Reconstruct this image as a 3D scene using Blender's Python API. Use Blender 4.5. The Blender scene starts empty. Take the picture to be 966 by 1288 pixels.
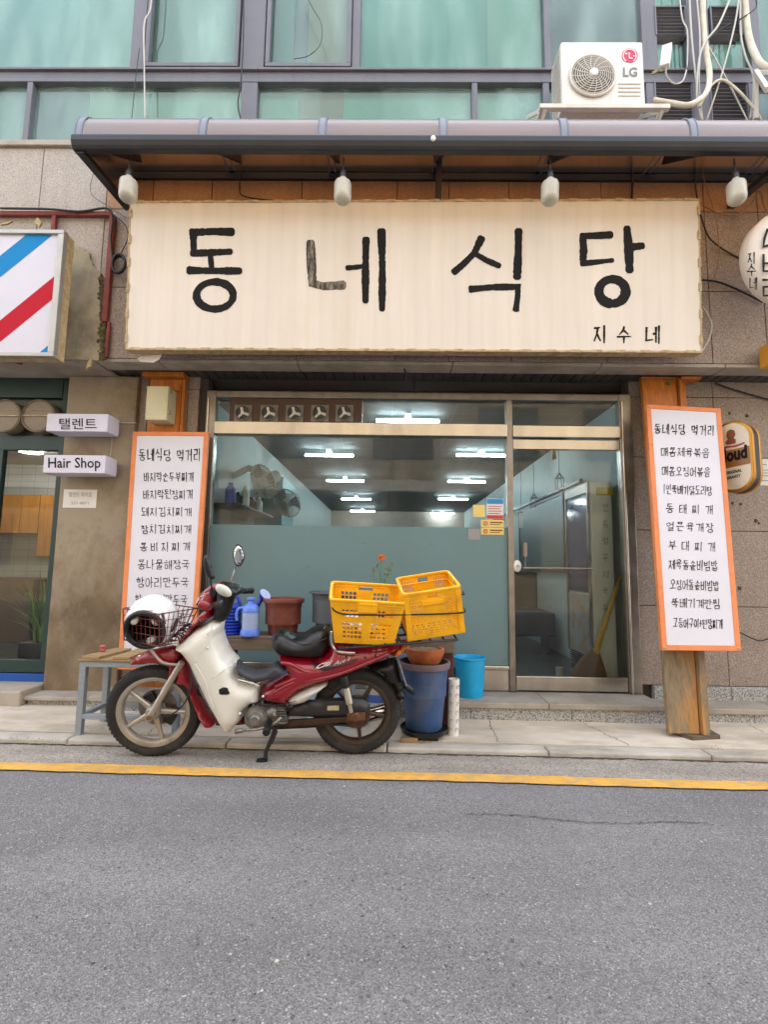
import bpy, math, random
import numpy as np
from mathutils import Vector, Matrix
from mathutils.geometry import delaunay_2d_cdt
random.seed(7)
rng = np.random.default_rng(7)
R = math.radians

# ------------------------------------------------------------------ camera, sky, sun, exposure
S = bpy.context.scene
C = S.collection
F, CX, CY, CAMH = 625.0, 483.0, 644.0, 1.15
cam_d = bpy.data.cameras.new('camera'); cam = bpy.data.objects.new('camera', cam_d); C.objects.link(cam)
cam_d.sensor_fit = 'VERTICAL'; cam_d.sensor_height = 36.0; cam_d.lens = F / 1288 * 36.0
cam_d.clip_start = 0.05; cam_d.clip_end = 600
CAMR = Matrix.Rotation(0.0128, 3, 'Z') @ Matrix.Rotation(math.pi / 2 + 0.108, 3, 'X') @ Matrix.Rotation(0.0142, 3, 'Z')
cam.matrix_world = Matrix.Translation((0, 0, CAMH)) @ CAMR.to_4x4()
S.camera = cam

SUN_EL, SUN_AZ = 52.0, 14.0          # the sun stands behind the restaurant: its front and the road lie in open shade
w = bpy.data.worlds.new('World'); S.world = w; w.use_nodes = True
sky = w.node_tree.nodes.new('ShaderNodeTexSky'); sky.sky_type = 'NISHITA'; sky.sun_disc = False
sky.sun_elevation = R(SUN_EL); sky.sun_rotation = R(SUN_AZ); sky.air_density = 1.0; sky.dust_density = 4.0; sky.ozone_density = 0.6
bg = w.node_tree.nodes['Background']; bg.inputs['Strength'].default_value = 0.13
hz = w.node_tree.nodes.new('ShaderNodeHueSaturation'); hz.inputs['Saturation'].default_value = 0.36      # milky, hazy sky
w.node_tree.links.new(sky.outputs[0], hz.inputs['Color']); w.node_tree.links.new(hz.outputs[0], bg.inputs[0])
sun_d = bpy.data.lights.new('sun', 'SUN'); sun_d.energy = 2.6; sun_d.angle = R(0.5); sun_d.color = (1, 0.95, 0.87)
sun = bpy.data.objects.new('sun', sun_d); C.objects.link(sun)
sd = Vector((math.sin(R(SUN_AZ)) * math.cos(R(SUN_EL)), math.cos(R(SUN_AZ)) * math.cos(R(SUN_EL)), math.sin(R(SUN_EL))))
sun.rotation_euler = sd.to_track_quat('Z', 'Y').to_euler(); sun.location = sd * 40
S.view_settings.view_transform = 'Standard'; S.view_settings.look = 'None'; S.view_settings.gamma = 1.0
S.view_settings.exposure = 3.22
S.cycles.max_bounces = 10; S.cycles.transparent_max_bounces = 16; S.cycles.sample_clamp_indirect = 6.0
S.cycles.caustics_reflective = False; S.cycles.caustics_refractive = False

# ------------------------------------------------------------------ helpers
def ray(px, py):
    return CAMR @ Vector(((px - CX) / F, -(py - CY) / F, -1.0))
O = Vector((0, 0, CAMH))
def P(px, py, Y):                     # point seen at pixel, on the upright plane y = Y
    d = ray(px, py); return O + d * (Y / d.y)
def PG(px, py, dz=0.0):               # point seen at pixel, on the sloping ground z = -0.006 x + dz
    d = ray(px, py); t = (dz - CAMH) / (d.z + 0.006 * d.x); return O + d * t
def PP(px, py, p0, n):                # point seen at pixel on any plane
    d = ray(px, py); return O + d * ((p0 - O).dot(n) / d.dot(n))
def gz(x): return -0.006 * x

ORG = {}
def thing(name, label, cat, loc=(0, 0, 0), group=None, matrix=None):
    o = bpy.data.objects.new(name, None); C.objects.link(o); o.empty_display_size = 0.1
    if matrix is not None: o.matrix_world = matrix; ORG[o] = Vector((0, 0, 0))
    else: o.location = loc; ORG[o] = Vector(loc)
    return tag(o, label, cat, group)
def tag(o, label=None, cat=None, group=None, kind=None):
    if label: o['label'] = label
    if cat: o['category'] = cat
    if group: o['group'] = group
    if kind: o['kind'] = kind
    return o
def children(o): return [c for c in bpy.data.objects if c.parent == o]
def dup(o, parent=None):
    c = o.copy(); C.objects.link(c)
    if parent: c.parent = parent
    for ch in children(o): dup(ch, c)
    return c

def catmull(pts, n=5, closed=True):
    pts = [Vector(p) for p in pts]; out = []; N = len(pts)
    rngi = range(N) if closed else range(N - 1)
    for i in rngi:
        g = (lambda k: pts[k % N]) if closed else (lambda k: pts[max(0, min(N - 1, k))])
        p0, p1, p2, p3 = g(i - 1), g(i), g(i + 1), g(i + 2)
        for k in range(n):
            t = k / n
            out.append(0.5 * ((2 * p1) + (p2 - p0) * t + (2 * p0 - 5 * p1 + 4 * p2 - p3) * t * t + (3 * p1 - p0 - 3 * p2 + p3) * t ** 3))
    if not closed: out.append(pts[-1])
    return out

class MB:
    def __init__(s): s.v = []; s.f = []; s.m = []
    def add(s, vs, fs, m=0):
        b = len(s.v); s.v += [Vector(x) for x in vs]; s.f += [tuple(b + i for i in f) for f in fs]; s.m += [m] * len(fs); return s
    def box(s, a, b, m=0):
        x0, x1 = sorted((a[0], b[0])); y0, y1 = sorted((a[1], b[1])); z0, z1 = sorted((a[2], b[2]))
        return s.add([(x0,y0,z0),(x1,y0,z0),(x1,y1,z0),(x0,y1,z0),(x0,y0,z1),(x1,y0,z1),(x1,y1,z1),(x0,y1,z1)],
                     [(0,3,2,1),(4,5,6,7),(0,1,5,4),(1,2,6,5),(2,3,7,6),(3,0,4,7)], m)
    def obox(s, c, ax, m=0):          # centre and three half-axis vectors
        c = Vector(c); a, b, d = [Vector(q) for q in ax]
        if a.cross(b).dot(d) < 0: a = -a
        vs = [c + i*a + j*b + k*d for k in (-1, 1) for (i, j) in ((-1,-1),(1,-1),(1,1),(-1,1))]
        return s.add(vs, [(0,3,2,1),(4,5,6,7),(0,1,5,4),(1,2,6,5),(2,3,7,6),(3,0,4,7)], m)
    def beam(s, p, q, w, h, up=(0, 0, 1), m=0):
        p, q = Vector(p), Vector(q); d = (q - p); L = d.length; d = d / L; up = Vector(up)
        sx = d.cross(up).normalized(); sz = sx.cross(d).normalized()
        return s.obox((p + q) / 2, (d * L / 2, sx * w / 2, sz * h / 2), m)
    def tube(s, pts, r, n=8, closed=False, caps=True, m=0):
        pts = [Vector(p) for p in pts]; N = len(pts); rs = r if isinstance(r, (list, tuple)) else [r] * N
        t0 = (pts[1] - pts[0]).normalized(); a = Vector((0, 0, 1)) if abs(t0.z) < .9 else Vector((1, 0, 0))
        nrm = t0.cross(a).normalized(); vs = []; prev = t0
        for i in range(N):
            if closed: t = (pts[(i+1) % N] - pts[i-1])
            else: t = pts[min(i+1, N-1)] - pts[max(i-1, 0)]
            t = t.normalized() if t.length > 1e-9 else prev
            nrm = (nrm - t * nrm.dot(t)); nrm = nrm.normalized() if nrm.length > 1e-6 else t.orthogonal().normalized()
            bn = t.cross(nrm); prev = t
            for k in range(n):
                an = 2 * math.pi * k / n; vs.append(pts[i] + (nrm * math.cos(an) + bn * math.sin(an)) * rs[i])
        fs = []
        for i in range(N if closed else N - 1):
            j = (i + 1) % N
            for k in range(n): fs.append((i*n+k, i*n+(k+1) % n, j*n+(k+1) % n, j*n+k))
        if caps and not closed: fs += [tuple(range(n))[::-1], tuple((N-1)*n+k for k in range(n))]
        return s.add(vs, fs, m)
    def lathe(s, prof, c=(0, 0, 0), ax=(0, 0, 1), n=32, m=0, squash=None, arc=None):
        ax = Vector(ax).normalized(); a = ax.orthogonal().normalized(); b = ax.cross(a); c = Vector(c); vs = []; N = len(prof)
        if abs(ax.z) > .99: a, b = Vector((1, 0, 0)), Vector((0, 1, 0)) if ax.z > 0 else Vector((0, -1, 0))
        for (r, h) in prof:
            for k in range(n):
                an = 2 * math.pi * k / n; vs.append(c + ax * h + (a * math.cos(an) + b * math.sin(an)) * max(r, 1e-5))
        fs = [(i*n+k, i*n+(k+1) % n, (i+1)*n+(k+1) % n, (i+1)*n+k) for i in range(N-1) for k in range(n)]
        return s.add(vs, fs, m)
    def sphere(s, c, r, nu=20, nv=12, M=None, m=0, keep=None):
        c = Vector(c); r = (r, r, r) if not hasattr(r, '__len__') else r; vs = []
        for j in range(nv + 1):
            th = math.pi * j / nv
            for i in range(nu):
                ph = 2 * math.pi * i / nu
                q = Vector((r[0]*math.sin(th)*math.cos(ph), r[1]*math.sin(th)*math.sin(ph), r[2]*math.cos(th)))
                vs.append(c + (M @ q if M else q))
        fs = [(j*nu+i, (j+1)*nu+i, (j+1)*nu+(i+1) % nu, j*nu+(i+1) % nu) for j in range(nv) for i in range(nu)]
        if keep: fs = [f for f in fs if keep(sum((vs[i] for i in f), Vector()) / 4 - c)]
        return s.add(vs, fs, m)
    def prism(s, poly, off, m=0):
        n = len(poly); off = Vector(off); vs = [Vector(p) for p in poly] + [Vector(p) + off for p in poly]
        nr = Vector(); 
        for i in range(n): nr += vs[i].cross(vs[(i+1) % n])
        fs = [tuple(range(n)), tuple(range(2*n-1, n-1, -1))] + [(i, n+i, n+(i+1) % n, (i+1) % n) for i in range(n)]
        if nr.dot(off) > 0: fs = [f[::-1] for f in fs]
        return s.add(vs, fs, m)
    def pillow(s, poly, halfw, Rr, res=0.014, y0=0.0, m=0, smooth=0, smooth_it=5):
        # a closed rounded shell whose outline is poly in (u, v); thickness grows inward from the outline
        pts = [Vector((p[0], p[1])) for p in (catmull([Vector((q[0], q[1], 0)) for q in poly], smooth) if smooth else poly)]
        bd = []
        for i in range(len(pts)):
            a, b = pts[i], pts[(i+1) % len(pts)]; k = max(1, int((b - a).length / res))
            for j in range(k): bd.append(a + (b - a) * (j / k))
        B = np.array([(p.x, p.y) for p in bd]); A2 = np.roll(B, -1, 0)
        def dist(q):
            d = A2 - B; L = (d**2).sum(1) + 1e-12
            t = np.clip(((q - B) * d).sum(1) / L, 0, 1); e = B + d * t[:, None] - q
            return math.sqrt((e**2).sum(1).min())
        def inside(q):
            c = (B[:, 1] > q[1]) != (A2[:, 1] > q[1])
            xx = (A2[:, 0] - B[:, 0]) * (q[1] - B[:, 1]) / (A2[:, 1] - B[:, 1] + 1e-15) + B[:, 0]
            return (c & (q[0] < xx)).sum() % 2 == 1
        ins = []
        x0, y0_ = B.min(0); x1, y1 = B.max(0); row = 0; yy = y0_ + res * .5
        while yy < y1:
            xx = x0 + (res * .5 if row % 2 else 0)
            while xx < x1:
                q = np.array((xx, yy))
                if inside(q) and dist(q) > res * .55: ins.append((xx, yy))
                xx += res
            yy += res * .87; row += 1
        allp = [Vector((p[0], p[1])) for p in B] + [Vector(p) for p in ins]
        n = len(B)
        r = delaunay_2d_cdt(allp, [(i, (i+1) % n) for i in range(n)], [], 1, 1e-7)
        V, FF = r[0], r[2]; hs = []; ts = []
        for p in V:
            d = dist(np.array((p.x, p.y))); d = 0 if d < 1e-5 else d
            t = min(d / Rr, 1.0); ts.append(t); hw = halfw(p.x, p.y) if callable(halfw) else halfw
            hs.append(hw * math.sqrt(max(0, 1 - (1 - t)**2)))
        nb = [set() for _ in V]
        for f in FF:
            for i in range(3): nb[f[i]].update((f[i-1], f[(i+1) % 3]))
        free = [i for i in range(len(V)) if ts[i] > .5]
        for _ in range(int(smooth_it)):
            h2 = list(hs)
            for i in free: h2[i] = .4*hs[i] + .6*sum(hs[j] for j in nb[i])/max(1, len(nb[i]))
            hs = h2
        vs = []; fi = []; bi = []
        for p, h in zip(V, hs):
            fi.append(len(vs)); vs.append((p.x, y0 - h, p.y))
            if h == 0: bi.append(fi[-1])
            else: bi.append(len(vs)); vs.append((p.x, y0 + h, p.y))
        fs = []
        for f in FF:
            q = sum((Vector(V[i]) for i in f), Vector((0, 0))) / 3
            if not inside(np.array((q.x, q.y))): continue
            ar = (V[f[1]] - V[f[0]]).cross(V[f[2]] - V[f[0]])
            f = f if ar > 0 else f[::-1]
            fs.append(tuple(fi[i] for i in f)); fs.append(tuple(bi[i] for i in f[::-1]))
        return s.add(vs, fs, m)
    def build(s, name, mats, parent=None, bevel=0, seg=2, smooth=False, local=False, auto=None, label=None, solid=0):
        org = ORG.get(parent, Vector((0, 0, 0))) if parent else Vector((0, 0, 0))
        if local: org = Vector((0, 0, 0))
        me = bpy.data.meshes.new(name); me.from_pydata([v - org for v in s.v], [], s.f)
        mats = mats if isinstance(mats, (list, tuple)) else [mats]
        for q in mats: me.materials.append(q)
        me.polygons.foreach_set('material_index', s.m)
        if smooth: me.polygons.foreach_set('use_smooth', [True] * len(s.f))
        me.update(); o = bpy.data.objects.new(name, me); C.objects.link(o)
        if parent: o.parent = parent
        ORG[o] = ORG.get(parent, Vector((0, 0, 0))) if parent else Vector((0, 0, 0))
        if solid:
            md = o.modifiers.new('solid', 'SOLIDIFY'); md.thickness = solid; md.offset = 0
        if bevel:
            md = o.modifiers.new('bevel', 'BEVEL'); md.width = bevel; md.segments = seg; md.limit_method = 'ANGLE'; md.angle_limit = R(35); md.harden_normals = False
        if auto is not None: me.set_sharp_from_angle(angle=R(auto))
        if label: o['label'] = label
        return o
def rooted(o, loc):                    # moves a one-mesh thing's origin to its base
    loc = Vector(loc); o.data.transform(Matrix.Translation(-loc)); o.location = loc; ORG[o] = loc; return o

# ------------------------------------------------------------------ materials
def lin(h):
    h = h.lstrip('#'); c = [int(h[i:i+2], 16) / 255 for i in (0, 2, 4)]
    return tuple(x / 12.92 if x <= .04045 else ((x + .055) / 1.055) ** 2.4 for x in c)
MATS = {}
def N(nt, t, **kw):
    n = nt.nodes.new(t)
    for k, v in kw.items():
        if hasattr(n, k): setattr(n, k, v)
        else: n.inputs[k].default_value = v
    return n
def pm(name, col, rough=.5, metal=0., var=.12, vs=6., bump=0., bs=80., dirt=None, dcol=(.1,.08,.06), ds=3., dthr=.6, damt=.7, stretch=None, coat=0., spec=.5,
       speck=None, trans=0., det=(6., 8.)):
    if name in MATS: return MATS[name]
    m = bpy.data.materials.new(name); m.use_nodes = True; nt = m.node_tree; L = nt.links; b = nt.nodes['Principled BSDF']
    if isinstance(col, str): col = lin(col)
    b.inputs['Roughness'].default_value = rough; b.inputs['Metallic'].default_value = metal
    b.inputs['Specular IOR Level'].default_value = spec; b.inputs['Coat Weight'].default_value = coat; b.inputs['Coat Roughness'].default_value = .08
    if trans: b.inputs['Transmission Weight'].default_value = trans
    tc = N(nt, 'ShaderNodeTexCoord'); vec = tc.outputs['Object']
    if stretch:
        mp = N(nt, 'ShaderNodeMapping'); mp.inputs['Scale'].default_value = stretch; L.new(vec, mp.inputs[0]); vec2 = mp.outputs[0]
    else: vec2 = vec
    nz = N(nt, 'ShaderNodeTexNoise', Scale=vs, Detail=det[0], Roughness=.6); L.new(vec2, nz.inputs['Vector'])
    mr = N(nt, 'ShaderNodeMapRange'); mr.inputs[1].default_value = .3; mr.inputs[2].default_value = .7; mr.inputs[3].default_value = 1 - var; mr.inputs[4].default_value = 1 + var
    L.new(nz.outputs[0], mr.inputs[0])
    vm = N(nt, 'ShaderNodeVectorMath', operation='SCALE'); vm.inputs[0].default_value = col; L.new(mr.outputs[0], vm.inputs['Scale'])
    out = vm.outputs[0]
    if speck:                          # (scale, dark colour, light colour, amount)
        sc, c1, c2, am = speck
        v = N(nt, 'ShaderNodeTexVoronoi', Scale=sc); L.new(vec, v.inputs['Vector'])
        sp = N(nt, 'ShaderNodeSeparateColor'); L.new(v.outputs['Color'], sp.inputs[0])
        for o_, c_, lo in ((sp.outputs[0], c1, .72), (sp.outputs[1], c2, .74)):
            st = N(nt, 'ShaderNodeMath', operation='GREATER_THAN'); st.inputs[1].default_value = lo; L.new(o_, st.inputs[0])
            mu = N(nt, 'ShaderNodeMath', operation='MULTIPLY'); mu.inputs[1].default_value = am; L.new(st.outputs[0], mu.inputs[0])
            mx = N(nt, 'ShaderNodeMix', data_type='RGBA'); L.new(mu.outputs[0], mx.inputs[0]); L.new(out, mx.inputs[6]); mx.inputs[7].default_value = (*c_, 1); out = mx.outputs[2]
    if dirt is not None:
        dn = N(nt, 'ShaderNodeTexNoise', Scale=ds, Detail=det[1], Roughness=.7 if det[1] > 4 else .4)
        mpd = N(nt, 'ShaderNodeMapping'); mpd.inputs['Scale'].default_value = dirt; mpd.inputs['Location'].default_value = (3.1, 1.7, .4); L.new(vec, mpd.inputs[0]); L.new(mpd.outputs[0], dn.inputs['Vector'])
        r2 = N(nt, 'ShaderNodeMapRange'); r2.inputs[1].default_value = dthr - .08; r2.inputs[2].default_value = dthr + .12; r2.inputs[3].default_value = 0; r2.inputs[4].default_value = damt
        L.new(dn.outputs[0], r2.inputs[0])
        mx = N(nt, 'ShaderNodeMix', data_type='RGBA'); L.new(r2.outputs[0], mx.inputs[0]); L.new(out, mx.inputs[6]); mx.inputs[7].default_value = (*(lin(dcol) if isinstance(dcol, str) else dcol), 1); out = mx.outputs[2]
    L.new(out, b.inputs['Base Color'])
    rr = N(nt, 'ShaderNodeMapRange'); rr.inputs[3].default_value = max(0.02, rough * .8); rr.inputs[4].default_value = min(1, rough * 1.25); L.new(nz.outputs[0], rr.inputs[0]); L.new(rr.outputs[0], b.inputs['Roughness'])
    if bump:
        bn = N(nt, 'ShaderNodeTexNoise', Scale=bs, Detail=5.); L.new(vec2, bn.inputs['Vector'])
        bp = N(nt, 'ShaderNodeBump'); bp.inputs['Strength'].default_value = bump; bp.inputs['Distance'].default_value = .004; L.new(bn.outputs[0], bp.inputs['Height']); L.new(bp.outputs[0], b.inputs['Normal'])
    MATS[name] = m; return m
def glass(name, tint, rough=.02, ior=1.5, dust_glare=0., dcol=(.6,.62,.6), ds=4.):
    if name in MATS: return MATS[name]
    m = bpy.data.materials.new(name); m.use_nodes = True; nt = m.node_tree; L = nt.links; nt.nodes.remove(nt.nodes['Principled BSDF'])
    out = nt.nodes['Material Output']
    tr = N(nt, 'ShaderNodeBsdfTransparent'); tr.inputs[0].default_value = (*tint, 1)
    gl = N(nt, 'ShaderNodeBsdfGlossy'); gl.inputs['Roughness'].default_value = rough
    fr = N(nt, 'ShaderNodeFresnel'); fr.inputs[0].default_value = ior
    sc = N(nt, 'ShaderNodeMath', operation='MULTIPLY'); sc.inputs[1].default_value = 1.15; sc.use_clamp = True; L.new(fr.outputs[0], sc.inputs[0])
    mx = N(nt, 'ShaderNodeMixShader'); L.new(sc.outputs[0], mx.inputs[0]); L.new(tr.outputs[0], mx.inputs[1]); L.new(gl.outputs[0], mx.inputs[2]); res = mx.outputs[0]
    if dust_glare:
        tc = N(nt, 'ShaderNodeTexCoord'); mp = N(nt, 'ShaderNodeMapping'); mp.inputs['Scale'].default_value = (2.0, 1, .5); L.new(tc.outputs['Object'], mp.inputs[0])
        nz = N(nt, 'ShaderNodeTexNoise', Scale=ds, Detail=3., Roughness=.5); L.new(mp.outputs[0], nz.inputs['Vector'])
        r = N(nt, 'ShaderNodeMapRange'); r.inputs[1].default_value = .42; r.inputs[2].default_value = .78; r.inputs[3].default_value = dust_glare * .15; r.inputs[4].default_value = dust_glare; L.new(nz.outputs[0], r.inputs[0])
        df = N(nt, 'ShaderNodeBsdfDiffuse'); df.inputs[0].default_value = (*dcol, 1)
        m2 = N(nt, 'ShaderNodeMixShader'); L.new(r.outputs[0], m2.inputs[0]); L.new(res, m2.inputs[1]); L.new(df.outputs[0], m2.inputs[2]); res = m2.outputs[0]
    L.new(res, out.inputs[0]); MATS[name] = m; return m
def emit(name, col, s):
    if name in MATS: return MATS[name]
    m = bpy.data.materials.new(name); m.use_nodes = True; b = m.node_tree.nodes['Principled BSDF']
    b.inputs['Base Color'].default_value = (.9, .9, .9, 1); b.inputs['Emission Color'].default_value = (*col, 1); b.inputs['Emission Strength'].default_value = s
    MATS[name] = m; return m

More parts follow.
